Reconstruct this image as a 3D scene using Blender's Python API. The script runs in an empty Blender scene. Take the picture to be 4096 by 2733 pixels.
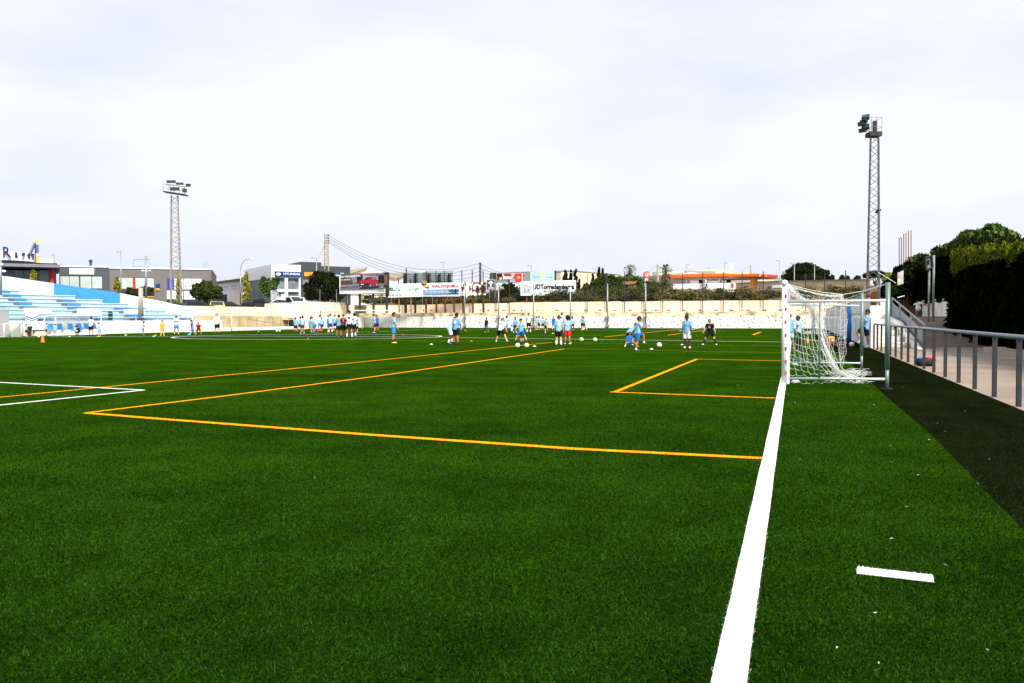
import bpy, math, random
import numpy as np
from mathutils import Vector, Matrix
random.seed(7); rng = np.random.default_rng(11)
R = math.radians
scene = bpy.context.scene
COL = scene.collection
# ------------------------------------------------------------------ camera
W0, H0, FPX, CAMH = 4096.0, 2733.0, 3300.0, 1.28
CX, CY = W0/2, H0/2
PITCH = math.atan(95.5/FPX); ROLL = 0.003
fwd = Vector((0, math.cos(PITCH), -math.sin(PITCH)))
up0 = Vector((0, math.sin(PITCH), math.cos(PITCH))); rt0 = Vector((1, 0, 0))
rt = rt0*math.cos(ROLL) - up0*math.sin(ROLL); up = up0*math.cos(ROLL) + rt0*math.sin(ROLL)
cd = bpy.data.cameras.new("camera"); cam = bpy.data.objects.new("camera", cd); COL.objects.link(cam)
cam.matrix_world = Matrix(((rt.x, up.x, -fwd.x, 0), (rt.y, up.y, -fwd.y, 0), (rt.z, up.z, -fwd.z, CAMH), (0, 0, 0, 1)))
cd.sensor_width = 36; cd.lens = FPX/W0*36; cd.clip_start = 0.05; cd.clip_end = 6000
scene.camera = cam
# ------------------------------------------------------------------ sky, sun, exposure
SUN_EL, SUN_AZ = 44, 152       # azimuth clockwise from +Y
world = bpy.data.worlds.new("World"); scene.world = world; world.use_nodes = True
nt = world.node_tree; nt.nodes.clear(); N = nt.nodes.new; L = nt.links.new
sky = N("ShaderNodeTexSky"); sky.sky_type = 'NISHITA'; sky.sun_disc = False
sky.sun_elevation = R(SUN_EL); sky.sun_rotation = R(SUN_AZ); sky.dust_density = 3
b1 = N("ShaderNodeBackground"); b1.inputs[1].default_value = 0.10; L(sky.outputs[0], b1.inputs[0])
tc = N("ShaderNodeTexCoord"); mp = N("ShaderNodeMapping"); mp.inputs['Scale'].default_value = (1.1, 1.1, 3.2); L(tc.outputs['Generated'], mp.inputs[0])
nz = N("ShaderNodeTexNoise"); nz.inputs['Scale'].default_value = 1.6; nz.inputs['Detail'].default_value = 5; nz.inputs['Roughness'].default_value = .5; L(mp.outputs[0], nz.inputs[0])
cr = N("ShaderNodeValToRGB"); cr.color_ramp.elements[0].position = .36; cr.color_ramp.elements[0].color = (.70, .775, .96, 1)
cr.color_ramp.elements[1].position = .60; cr.color_ramp.elements[1].color = (.96, .97, 1.01, 1); L(nz.outputs[0], cr.inputs[0])
b2 = N("ShaderNodeBackground"); b2.inputs[1].default_value = 0.455; L(cr.outputs[0], b2.inputs[0])
mx = N("ShaderNodeMixShader"); mx.inputs[0].default_value = .93; L(b1.outputs[0], mx.inputs[1]); L(b2.outputs[0], mx.inputs[2])
wo = N("ShaderNodeOutputWorld"); L(mx.outputs[0], wo.inputs[0])
sl = bpy.data.lights.new("sun", 'SUN'); sl.energy = 2.4; sl.angle = R(12); sl.color = (1, .945, .86)
so = bpy.data.objects.new("sun", sl); COL.objects.link(so)
sd = Vector((math.sin(R(SUN_AZ))*math.cos(R(SUN_EL)), math.cos(R(SUN_AZ))*math.cos(R(SUN_EL)), math.sin(R(SUN_EL))))
so.rotation_euler = sd.to_track_quat('Z', 'Y').to_euler(); so.location = (10, -10, 40)
scene.view_settings.view_transform = 'Standard'; scene.view_settings.look = 'None'
scene.view_settings.exposure = 1.2; scene.view_settings.gamma = 1.0
try:
    scene.cycles.transparent_max_bounces = 24; scene.cycles.max_bounces = 6
except Exception: pass
# ------------------------------------------------------------------ pixel -> world helpers
def ray(px, py): return fwd + rt*((px-CX)/FPX) + up*(-(py-CY)/FPX)
def G(px, py, z=0.0):
    d = ray(px, py); t = (z-CAMH)/d.z; return Vector((d.x*t, d.y*t, z))
def P(px, py, Y):
    d = ray(px, py); t = Y/d.y; return Vector((d.x*t, Y, CAMH+d.z*t))
TH = math.atan((3179-2048)/FPX)
A_ = Vector((math.sin(TH), math.cos(TH), 0)); R_ = Vector((math.cos(TH), -math.sin(TH), 0))   # along the touchline, to its right
def F(al, lat, z=0.0): return A_*al + R_*lat + Vector((0, 0, z))
def FL(px, py, lat):          # ray meets the vertical plane at lateral offset lat
    d = ray(px, py); t = lat/(d.dot(R_)); p = d*t; return Vector((p.x, p.y, CAMH+p.z))
# ------------------------------------------------------------------ materials
def s2l(c): return c/12.92 if c <= .04045 else ((c+.055)/1.055)**2.4
def rgb(r, g, b, k=1.0): return tuple(s2l(x/255)*k for x in (r, g, b))
MATS = {}
def mat(name, col, rough=.7, var=.12, scale=2.0, metal=0.0, bump=0.0, bscale=30.0, spec=.3, col2=None, lo=.35, hi=.65, detail=5, stretch=(1, 1, 1), alpha=None, sheen=0, emit=0, trans=0):
    if name in MATS: return MATS[name]
    m = bpy.data.materials.new(name); m.use_nodes = True; t = m.node_tree; b = t.nodes["Principled BSDF"]
    b.inputs['Roughness'].default_value = rough; b.inputs['Metallic'].default_value = metal
    b.inputs['Specular IOR Level'].default_value = spec
    tcn = t.nodes.new("ShaderNodeTexCoord"); mpn = t.nodes.new("ShaderNodeMapping"); mpn.inputs['Scale'].default_value = stretch
    t.links.new(tcn.outputs['Object'], mpn.inputs[0])
    n = t.nodes.new("ShaderNodeTexNoise"); n.inputs['Scale'].default_value = scale; n.inputs['Detail'].default_value = detail; t.links.new(mpn.outputs[0], n.inputs[0])
    r = t.nodes.new("ShaderNodeValToRGB"); r.color_ramp.elements[0].position = lo; r.color_ramp.elements[1].position = hi
    c2 = col2 if col2 else tuple(min(1, c*(1+var)) for c in col)
    c1 = col if col2 else tuple(c*(1-var) for c in col)
    r.color_ramp.elements[0].color = (*c1, 1); r.color_ramp.elements[1].color = (*c2, 1)
    t.links.new(n.outputs[0], r.inputs[0]); t.links.new(r.outputs[0], b.inputs['Base Color'])
    if bump:
        n2 = t.nodes.new("ShaderNodeTexNoise"); n2.inputs['Scale'].default_value = bscale; n2.inputs['Detail'].default_value = 4; t.links.new(mpn.outputs[0], n2.inputs[0])
        bp = t.nodes.new("ShaderNodeBump"); bp.inputs['Strength'].default_value = bump; bp.inputs['Distance'].default_value = .03
        t.links.new(n2.outputs[0], bp.inputs['Height']); t.links.new(bp.outputs[0], b.inputs['Normal'])
    if alpha is not None: b.inputs['Alpha'].default_value = alpha
    if sheen: b.inputs['Sheen Weight'].default_value = sheen
    if trans: b.inputs['Transmission Weight'].default_value = trans
    MATS[name] = m; return m
# ------------------------------------------------------------------ mesh builder
WM = {}
def _link(name, me, parent, M=None):
    o = bpy.data.objects.new(name, me); COL.objects.link(o)
    if parent is not None: o.parent = parent; WM[o.name] = WM[parent.name]
    else:
        o.matrix_world = M if M is not None else Matrix.Identity(4); WM[o.name] = M if M is not None else Matrix.Identity(4)
    return o
def tag(o, label=None, cat=None, group=None, kind=None):
    if label: o['label'] = label
    if cat: o['category'] = cat
    if group: o['group'] = group
    if kind: o['kind'] = kind
    return o
def empty(name, loc, label, cat, group=None, rz=0.0):
    o = bpy.data.objects.new(name, None); COL.objects.link(o); o.empty_display_size = .2
    M = Matrix.Translation(Vector(loc)) @ Matrix.Rotation(rz, 4, 'Z'); o.matrix_world = M; WM[o.name] = M
    return tag(o, label, cat, group)
class MB:
    def __init__(s): s.v = []; s.f = []
    def add(s, vs, fs):
        b = len(s.v); s.v += [tuple(x) for x in vs]; s.f += [tuple(b+i for i in f) for f in fs]; return s
    def box(s, x0, x1, y0, y1, z0, z1):
        vs = [(x, y, z) for z in (z0, z1) for y in (y0, y1) for x in (x0, x1)]
        return s.add(vs, [(0, 2, 3, 1), (4, 5, 7, 6), (0, 1, 5, 4), (2, 6, 7, 3), (0, 4, 6, 2), (1, 3, 7, 5)])
    def prism(s, pts, h0, h1=None, up=Vector((0, 0, 1))):
        """polygon pts extruded by vector h0 (Vector) """
        n = len(pts); pts = [Vector(p) for p in pts]
        vs = pts+[p+h0 for p in pts]
        fs = [tuple(range(n))[::-1], tuple(range(n, 2*n))]+[(i, (i+1) % n, n+(i+1) % n, n+i) for i in range(n)]
        return s.add(vs, fs)
    def tube(s, pts, rad, n=8, cap=True, ell=None):
        pts = [Vector(p) for p in pts]; k = len(pts)
        if not hasattr(rad, '__len__'): rad = [rad]*k
        vs = []; prev = None
        for i, p in enumerate(pts):
            d = (pts[min(i+1, k-1)]-pts[max(i-1, 0)])
            if d.length < 1e-9: d = Vector((0, 0, 1))
            d.normalize()
            if prev is None:
                a = Vector((0, 0, 1)) if abs(d.z) < .9 else Vector((1, 0, 0)); u = d.cross(a).normalized()
            else: u = (prev - d*prev.dot(d)).normalized()
            prev = u; w = d.cross(u)
            for j in range(n):
                t = 2*math.pi*j/n; vs.append(p+(u*math.cos(t)+w*math.sin(t))*rad[i])
        fs = [(i*n+j, i*n+(j+1) % n, (i+1)*n+(j+1) % n, (i+1)*n+j) for i in range(k-1) for j in range(n)]
        if cap: fs += [tuple(range(n))[::-1], tuple(range((k-1)*n, k*n))]
        return s.add(vs, fs)
    def loft(s, rings, n=14):
        """rings: (center, U, V) elliptical rings"""
        vs = []
        for c, U, V in rings:
            for j in range(n):
                t = 2*math.pi*j/n; vs.append(Vector(c)+Vector(U)*math.cos(t)+Vector(V)*math.sin(t))
        k = len(rings)
        fs = [(i*n+j, i*n+(j+1) % n, (i+1)*n+(j+1) % n, (i+1)*n+j) for i in range(k-1) for j in range(n)]
        fs += [tuple(range(n))[::-1], tuple(range((k-1)*n, k*n))]
        return s.add(vs, fs)
    def ell(s, c, rx, ry, rz, nu=12, nv=8, Q=None):
        vs = []; c = Vector(c)
        for i in range(nv+1):
            ph = math.pi*i/nv
            for j in range(nu):
                t = 2*math.pi*j/nu; p = Vector((rx*math.sin(ph)*math.cos(t), ry*math.sin(ph)*math.sin(t), rz*math.cos(ph)))
                if Q: p = Q @ p
                vs.append(c+p)
        fs = [(i*nu+j, (i+1)*nu+j, (i+1)*nu+(j+1) % nu, i*nu+(j+1) % nu) for i in range(nv) for j in range(nu)]
        return s.add(vs, fs)
    def lathe(s, c, prof, n=20):
        vs = []; c = Vector(c)
        for r, z in prof:
            for j in range(n):
                t = 2*math.pi*j/n; vs.append(c+Vector((r*math.cos(t), r*math.sin(t), z)))
        fs = [(i*n+j, i*n+(j+1) % n, (i+1)*n+(j+1) % n, (i+1)*n+j) for i in range(len(prof)-1) for j in range(n)]
        return s.add(vs, fs)
    def build(s, name, m, parent=None, world=False, smooth=False, loc=None, rz=0.0):
        if world and parent is not None:
            iv = WM[parent.name].inverted(); vv = [tuple(iv @ Vector(p)) for p in s.v]; M = None
        elif loc is not None:
            M = Matrix.Translation(Vector(loc)) @ Matrix.Rotation(rz, 4, 'Z'); iv = M.inverted(); vv = [tuple(iv @ Vector(p)) for p in s.v] if world else s.v
        else: vv = s.v; M = None
        me = bpy.data.meshes.new(name); me.from_pydata(vv, [], s.f); me.validate(clean_customdata=False)
        if isinstance(m, (list, tuple)):
            for q in m: me.materials.append(q)
        else: me.materials.append(m)
        if smooth: me.polygons.foreach_set('use_smooth', [True]*len(me.polygons))
        return _link(name, me, parent, M)
def npmesh(name, v, f, m, parent=None, world=True, loc=None, midx=None):
    v = np.asarray(v, dtype=np.float64); f = np.asarray(f, dtype=np.int32); k = f.shape[1]
    M = None
    if parent is not None: M_ = WM[parent.name]
    elif loc is not None: M_ = Matrix.Translation(Vector(loc)); M = M_
    else: M_ = Matrix.Identity(4)
    if world:
        iv = np.array(M_.inverted()); v = v @ iv[:3, :3].T + iv[:3, 3]
    me = bpy.data.meshes.new(name); me.vertices.add(len(v)); me.vertices.foreach_set('co', v.astype(np.float32).ravel())
    me.loops.add(f.size); me.loops.foreach_set('vertex_index', f.ravel())
    me.polygons.add(len(f)); me.polygons.foreach_set('loop_start', np.arange(0, f.size, k, dtype=np.int32)); me.polygons.foreach_set('loop_total', np.full(len(f), k, dtype=np.int32))
    for q in (m if isinstance(m, (list, tuple)) else [m]): me.materials.append(q)
    if midx is not None: me.polygons.foreach_set('material_index', np.asarray(midx, dtype=np.int32))
    me.update(calc_edges=True)
    return _link(name, me, parent, M)
def leaves(blobs, n, size, shell=.55, flat=.0, droop=0.0):
    """leaf quads through ellipsoid blobs [(cx,cy,cz,rx,ry,rz)]"""
    b = np.array(blobs, dtype=float); w = b[:, 3]*b[:, 4]+b[:, 3]*b[:, 5]+b[:, 4]*b[:, 5]; w = w/w.sum()
    i = rng.choice(len(b), n, p=w); d = rng.normal(size=(n, 3)); d /= np.linalg.norm(d, axis=1)[:, None]
    r = shell+(1-shell)*rng.random(n)**.7; r *= 1+.12*rng.normal(size=n)
    c = b[i, :3]+d*b[i, 3:6]*r[:, None]
    u = rng.normal(size=(n, 3)); u /= np.linalg.norm(u, axis=1)[:, None]
    nn = d+rng.normal(size=(n, 3))*.8; w2 = np.cross(nn, u); w2 /= np.linalg.norm(w2, axis=1)[:, None]+1e-9
    s = size*(.55+.9*rng.random(n))[:, None]; u = u*s; w2 = w2*s*.6
    v = np.stack([c-u, c-w2*.9, c+u, c+w2], axis=1).reshape(-1, 3)
    return v, np.arange(4*n).reshape(-1, 4)
TEXTS = []
def text(s, size, m, parent, x, y, z, width=None, bold=0.0, name="lettering", extr=.01, align='LEFT', height=None, shear=0, rot=0.0, spacing=1.0):
    """lettering on a facade in its local frame; x,z = lower-left of the text, y = depth in front (negative)"""
    cu = bpy.data.curves.new(name, 'FONT'); cu.body = s; cu.size = size; cu.extrude = extr; cu.offset = bold; cu.shear = shear; cu.resolution_u = 3; cu.space_character = spacing
    ob = bpy.data.objects.new("tmp_text", cu); COL.objects.link(ob)
    TEXTS.append((ob, name, m, parent, x, y, z, width, height, rot)); return ob
def flush_text():
    dg = bpy.context.evaluated_depsgraph_get(); dg.update()
    for ob, name, m, parent, x, y, z, width, height, rot in TEXTS:
        me = bpy.data.meshes.new_from_object(ob.evaluated_get(dg)); co = np.empty(len(me.vertices)*3); me.vertices.foreach_get('co', co); co = co.reshape(-1, 3)
        if len(co):
            mn = co.min(0); mxx = co.max(0); co -= mn*np.array([1, 1 if height else 0, 0]); sx = width/(mxx[0]-mn[0]) if width else 1.0; sy = height/(mxx[1]-mn[1]) if height else sx
            X = co[:, 0]*sx; Z = co[:, 1]*sy; D = co[:, 2]
            ca, sa = math.cos(rot), math.sin(rot)
            nv = np.stack([x+X*ca-Z*sa, y-D, z+X*sa+Z*ca], axis=1)
            me.vertices.foreach_set('co', nv.astype(np.float32).ravel()); me.update()
        me.materials.clear(); me.materials.append(m)
        cu = ob.data; bpy.data.objects.remove(ob); bpy.data.curves.remove(cu)
        me.name = name; _link(name, me, parent)
    TEXTS.clear()
class Facade:
    """vertical plane between two plan points; local x along it, y away from the viewer, z up"""
    def __init__(s, name, label, cat, pxL, YL, pxR, YR, group=None, base=0.0):
        a = P(pxL, 1300, YL); b = P(pxR, 1300, YR); s.a = Vector((a.x, a.y, base)); s.b = Vector((b.x, b.y, base)); s.base = base
        s.u = (s.b-s.a).normalized(); s.w = (s.b-s.a).length; rz = math.atan2(s.u.y, s.u.x)
        s.n = Vector((-s.u.y, s.u.x, 0)); s.root = empty(name, s.a, label, cat, group, rz)
    def hit(s, px, py):
        d = ray(px, py); o = Vector((0, 0, CAMH)); t = (s.a-o).dot(s.n)/d.dot(s.n); p = o+d*t; return (p-s.a).dot(s.u), p.z-s.base
    def rect(s, px0, py0, px1, py1):
        xa, za = s.hit(px0, (py0+py1)/2)[0], None; xb = s.hit(px1, (py0+py1)/2)[0]
        mxp = (px0+px1)/2; return xa, xb, s.hit(mxp, py1)[1], s.hit(mxp, py0)[1]
    def part(s, name, m, px0, py0, px1, py1, y0, y1, parent=None):
        a, b, c, d = s.rect(px0, py0, px1, py1); return MB().box(a, b, y0, y1, c, d).build(name, m, parent or s.root)
    def frame(s, name, m, px0, py0, px1, py1, y0, y1, t, parent=None, mull=0):
        a, b, c, d = s.rect(px0, py0, px1, py1); mb = MB()
        mb.box(a, a+t, y0, y1, c, d).box(b-t, b, y0, y1, c, d).box(a+t, b-t, y0, y1, c, c+t).box(a+t, b-t, y0, y1, d-t, d)
        for i in range(mull):
            x = a+(b-a)*(i+1)/(mull+1); mb.box(x-t/2, x+t/2, y0, y1, c+t, d-t)
        return mb.build(name, m, parent or s.root)
    def poly(s, name, m, pts, y0, y1, parent=None):
        q = [s.hit(*p) for p in pts]; mb = MB().prism([(x, y0, z) for x, z in q], Vector((0, y1-y0, 0))); return mb.build(name, m, parent or s.root)
    def text(s, txt, m, px0, py0, px1, py1, y, bold=0.0, name="lettering", **k):
        a, b, c, d = s.rect(px0, py0, px1, py1); rot = math.atan2(k.pop('dz', 0), 1); text(txt, 1, m, s.root if k.get('parent') is None else k['parent'], a, y, c, width=b-a, height=d-c, bold=bold, name=name, rot=rot, **{q: w for q, w in k.items() if q != 'parent'})
# common materials
WHITE = mat("white_paint", (.78, .78, .76), .6, .05, 1.5)
STEEL = mat("galvanised_steel", (.32, .36, .37), .45, .12, 6, metal=.5)
DARKM = mat("dark_metal", (.035, .035, .035), .5, .2, 5)
RUST = mat("rusty_steel", rgb(120, 66, 36), .85, .4, 7, col2=rgb(70, 40, 30))
BLACK = mat("black_matte", (.012, .012, .013), .6, .2, 5)
GLASS = mat("window_glass", (.10, .13, .14), .08, .35, .5, spec=.6)
LGLASS = mat("pale_window_glass", rgb(186, 200, 192), .15, .08, .7, spec=.6)
BARK = mat("bark", (.07, .05, .035), .9, .3, 12, bump=.5)
CONC = mat("concrete", rgb(170, 165, 155), .9, .15, 1.2, bump=.2)
# ================================================================== SETTING: turf, lines, terrain, path
TURF = mat("artificial_turf", (.030, .088, .004), .85, .3, 1.1, bump=1.0, bscale=55, spec=.0, col2=(.042, .122, .008), lo=.3, hi=.7, detail=9, sheen=.0)
def turf_nodes(m, c1, c2, c3, sheen):
    t = m.node_tree; b = t.nodes["Principled BSDF"]; tcn = [n for n in t.nodes if n.type == 'TEX_COORD'][0]
    a = t.nodes.new("ShaderNodeTexNoise"); a.inputs['Scale'].default_value = .9; a.inputs['Detail'].default_value = 6; t.links.new(tcn.outputs['Object'], a.inputs[0])
    f = t.nodes.new("ShaderNodeTexNoise"); f.inputs['Scale'].default_value = 38; f.inputs['Detail'].default_value = 6; f.inputs['Roughness'].default_value = .75; t.links.new(tcn.outputs['Object'], f.inputs[0])
    r1 = t.nodes.new("ShaderNodeValToRGB"); r1.color_ramp.elements[0].position = .36; r1.color_ramp.elements[0].color = (*c1, 1); r1.color_ramp.elements[1].position = .66; r1.color_ramp.elements[1].color = (*c2, 1); t.links.new(a.outputs[0], r1.inputs[0])
    r2 = t.nodes.new("ShaderNodeValToRGB"); r2.color_ramp.elements[0].position = .38; r2.color_ramp.elements[0].color = (*c3, 1); r2.color_ramp.elements[1].position = .62; r2.color_ramp.elements[1].color = (1.15, 1.15, 1.15, 1); t.links.new(f.outputs[0], r2.inputs[0])
    mxn = t.nodes.new("ShaderNodeMixRGB"); mxn.blend_type = 'MULTIPLY'; mxn.inputs[0].default_value = 1; t.links.new(r1.outputs[0], mxn.inputs[1]); t.links.new(r2.outputs[0], mxn.inputs[2])
    ms_ = t.nodes.new('ShaderNodeMapping'); ms_.inputs['Scale'].default_value = (.05, .55, 1); ms_.inputs['Rotation'].default_value = (0, 0, .33); t.links.new(tcn.outputs['Object'], ms_.inputs[0])
    st_ = t.nodes.new('ShaderNodeTexNoise'); st_.inputs['Scale'].default_value = 1.0; st_.inputs['Detail'].default_value = 4; t.links.new(ms_.outputs[0], st_.inputs[0])
    r3 = t.nodes.new('ShaderNodeValToRGB'); r3.color_ramp.elements[0].position = .35; r3.color_ramp.elements[0].color = (.80, .80, .80, 1); r3.color_ramp.elements[1].position = .65; r3.color_ramp.elements[1].color = (1.12, 1.12, 1.05, 1); t.links.new(st_.outputs[0], r3.inputs[0])
    mx4 = t.nodes.new('ShaderNodeMixRGB'); mx4.blend_type = 'MULTIPLY'; mx4.inputs[0].default_value = 1; t.links.new(mxn.outputs[0], mx4.inputs[1]); t.links.new(r3.outputs[0], mx4.inputs[2]); mxn = mx4
    t.links.new(mxn.outputs[0], b.inputs['Base Color'])
    b.inputs['Sheen Weight'].default_value = sheen; b.inputs['Sheen Roughness'].default_value = .45; b.inputs['Sheen Tint'].default_value = (.35, .8, .12, 1)
turf_nodes(TURF, (.020, .067, .0015), (.036, .107, .0027), (.38, .38, .38), 0)
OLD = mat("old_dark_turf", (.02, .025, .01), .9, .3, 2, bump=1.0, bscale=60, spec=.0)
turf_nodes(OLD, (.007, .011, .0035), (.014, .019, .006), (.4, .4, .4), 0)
WL = mat("white_turf_line", (.84, .86, .84), .9, .04, 3, col2=(.66, .67, .62), lo=.52, hi=.75, bump=.3, bscale=80, spec=0)
YL_ = mat("orange_turf_line", rgb(250, 160, 20), .9, .1, 20, bump=.3, bscale=80, spec=0)
YF = mat("yellow_turf_line", rgb(190, 175, 30), .9, .25, 3)
DIRT = mat("dry_ground", rgb(150, 125, 95), .95, .25, .4, bump=.4, bscale=3, col2=rgb(95, 85, 55))
PATHM = mat("path_concrete", rgb(132, 118, 104), .9, .12, .5, bump=.35, bscale=14, col2=rgb(168, 150, 134), lo=.3, hi=.7, detail=10)
ASPH = mat("asphalt", (.06, .06, .062), .9, .2, 2)
# touchline through the photograph's two ends
g0, g1 = G(2894, 2733), G(3135, 1536)
LT = (g0.dot(R_)+g1.dot(R_))/2
LAT_R = 2.93; LAT_L = -(G(300, 1339)).dot(R_)*-1
LB = F(0, LAT_L)
def line_hit(al_p, lat):  # along value where far wall crosses lateral
    pass
FW0, FW1 = G(1570, 1310.5), G(3170, 1314)
fwd_w = (FW1-FW0).normalized()
def far_at(lat):
    # point on far wall line with given lateral
    a0 = FW0.dot(R_); du = fwd_w.dot(R_); return FW0+fwd_w*((lat-a0)/du)
CORN_L, CORN_R = far_at(LAT_L), far_at(LAT_R+.0)
def ground_poly(name, pts, m, z, label=None, kind='structure'):
    mb = MB().add([(p[0], p[1], z) for p in pts], [tuple(range(len(pts)))]); o = mb.build(name, m); tag(o, kind=kind); return o
# ground sheet to the horizon
ground_poly("ground", [(-2500, -400), (2500, -400), (2500, 3500), (-2500, 3500)], DIRT, -0.06)
SPLIT = 0.45
bl, br = F(-14, LAT_L), F(-14, LT+SPLIT)
EDG = LT+1.9
# green turf: from left boundary to the dark strip
e1, e2 = G(3560, 1580), G(4096, 2130); es = (e2-e1).normalized(); lat_e = e1.dot(R_)
# boundary green/dark: follows the picked points near the camera, then parallel to the touchline
E = [G(4300, 2370), G(4060, 2085), G(3900, 1920), G(3720, 1735), G(3560, 1600), G(3400, 1452), G(3260, 1352)]
Ef = F(86, E[-1].dot(R_))
tp = [F(-14, LAT_L), F(-14, 2.2)]+[(p.x, p.y) for p in E]+[Ef, far_at(Ef.dot(R_)), CORN_L]
ground_poly("turf_pitch", [(p[0], p[1]) for p in tp], TURF, 0.0)
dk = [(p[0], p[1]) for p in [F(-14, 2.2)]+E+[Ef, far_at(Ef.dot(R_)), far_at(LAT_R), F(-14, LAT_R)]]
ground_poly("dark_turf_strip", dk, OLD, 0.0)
# path beyond the railing + ramp
ground_poly("path", [F(-14, LAT_R), F(38, LAT_R), F(38, 9.5), F(-14, 9.5)], PATHM, 0.004)
rm = MB(); rp = [F(38, LAT_R+1.2), F(38, 9.5), F(52, 9.5), F(52, LAT_R+1.2)]
rm.add([(*rp[0][:2], 0.004), (*rp[1][:2], 0.004), (*rp[2][:2], 1.28), (*rp[3][:2], 1.28)], [(0, 1, 2, 3)])
rm.add([(*rp[0][:2], -.04), (*rp[3][:2], -.04), (*rp[3][:2], 1.28)], [(0, 1, 2)])
tag(rm.build("ramp", mat("ramp_concrete", rgb(98, 84, 72), .9, .12, .6, bump=.4, bscale=10, col2=rgb(134, 116, 100), lo=.3, hi=.7, detail=9)), kind='structure')
def slab(name, pts, z0, z1, m):
    o = MB().prism([(p[0], p[1], z0) for p in pts], Vector((0, 0, z1-z0))).build(name, m); tag(o, kind='structure'); return o
slab("upper_path", [F(52, LAT_R+1.2), F(52, 30), F(95, 30), F(95, LAT_R+1.2)], -.05, 1.28, PATHM)
# raised terrain behind the walls: far side, left side, right bank
ZT = 3.1
A0 = FW0; n_f = Vector((-fwd_w.y, fwd_w.x, 0))
far_off = 2.0
cl = CORN_L + n_f*far_off - R_*3.2; crn = far_at(LAT_R)+n_f*far_off
slab("far_terrace", [cl, crn+R_*200-A_*0, F(1500, 900), F(1500, -1500), F(110, -700), cl-R_*600], -.05, ZT, DIRT)
slab("left_terrace", [F(128, LAT_L-13.5), F(128, LAT_L-600), F(-60, LAT_L-600), F(-60, LAT_L-13.5)], -.05, ZT-.01, ASPH)
slab("car_park", [F(87, LAT_L-13.45), F(87, LAT_L-3.2), cl-R_*.01, F(CORN_L.dot(A_)+1, LAT_L-13.45)], -.05, 2.33, ASPH)
slab("car_park", [F(58, LAT_L-13.45), F(70, LAT_L-3.2), F(86.99, LAT_L-3.2), F(86.99, LAT_L-13.45)], -.05, 1.84, ASPH)
# ---- painted lines
WLZ = .005
def strip(name, pts, w, m, z=WLZ, jit=0.0):
    pts = [Vector((p[0], p[1], 0)) for p in pts]; vs = []; fs = []; k = len(pts)
    if jit:
        q = []
        for i in range(k-1):
            n_ = max(1, min(220, int((pts[i+1]-pts[i]).length/jit))); q += [pts[i].lerp(pts[i+1], j/n_) for j in range(n_)]
        pts = q+[pts[-1]]; k = len(pts)
    for i, p in enumerate(pts):
        d = (pts[min(i+1, k-1)]-pts[max(i-1, 0)]).normalized(); n_ = Vector((-d.y, d.x, 0))
        ja = random.uniform(-.003, .003) if jit else 0; jb = random.uniform(-.003, .003) if jit else 0
        a = p+n_*(w/2+ja); b = p-n_*(w/2+jb); vs += [(a.x, a.y, z), (b.x, b.y, z)]
    fs = [(2*i, 2*i+1, 2*i+3, 2*i+2) for i in range(k-1)]
    o = MB().add(vs, fs).build(name, m); tag(o, kind='structure'); return o
strip("touchline", [F(-3, LT), F(86, LT)], .12, WL, .006, jit=.02)
strip("orange_area_line", [G(345, 1653), G(600, 1674), G(1499, 1742), G(2300, 1797), G(3047, 1834.6)], .12, YL_, .0045, jit=.04)
strip("orange_area_line", [G(345, 1653), G(900, 1585), G(1500, 1507), G(2259, 1396.4)], .10, YL_, .005, jit=.2)
strip("orange_area_line", [G(-1500, 1740), G(0, 1590), G(600, 1531), G(1500, 1443), G(2206, 1370)], .10, YL_, .0035)
strip("orange_goal_area_line", [G(2440, 1569), G(3102, 1594)], .12, YL_, .005, jit=.05)
strip("orange_goal_area_line", [G(2460, 1569), G(2788, 1437)], .10, YL_, .0045, jit=.05)
strip("orange_goal_area_line", [G(2780, 1437), G(3132, 1444.5)], .12, YL_, .0055)
strip("white_penalty_line", [G(-1500, 1449), G(0, 1531), G(575, 1562)], .10, WL, .0065, jit=.05)
strip("white_penalty_line", [G(575, 1562), G(0, 1622), G(-1500, 1779)], .10, WL, .006, jit=.05)
strip("halfway_line", [G(-300, 1349), G(550, 1347.5), G(1050, 1346), G(1550, 1347.5), G(1777, 1350), G(2400, 1359), G(3132, 1369)], .17, WL, .0075)
for i, (a, b, w) in enumerate([((2259, 1396.4), (3132, 1411), .05), ((2206, 1370), (3132, 1384.5), .05), ((1500, 1353), (3132, 1359.5), .05), ((1500, 1361), (2206, 1370), .05), ((2000, 1342), (3132, 1347.5), .06), ((2300, 1341), (3132, 1351), .05),
                               ((2418, 1348.5), (2735, 1316), .16), ((2672, 1341.5), (2815, 1322), .16), ((3013, 1339.5), (3043, 1328.5), .2)]):
    strip("yellow_cross_line", [G(*a), G(*b)], w, YF if i < 6 else YL_, .0025+.0006*i)
for i, (a, b, w) in enumerate([((1200, 1339), (1740, 1318), .1), ((1735, 1317.5), (2900, 1325), .10), ((2717, 1324.5), (2795, 1315), .25), ((-100, 1351), (1150, 1339), .10), ((1965, 1313), (2740, 1314), .1)]):
    strip("white_far_line", [G(*a), G(*b)], w, WL, .0085+.0006*i)
cc = G(1232, 1347.2); pts = []
for i in range(97):
    t = 2*math.pi*i/96; pts.append(cc+R_*(9.5*math.cos(t))+A_*(7.6*math.sin(t)))
strip("centre_circle", pts, .17, WL, .012)
strip("corner_mark", [G(3428, 2283), G(3734, 2318)], .13, WL, .004, jit=.02)
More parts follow.
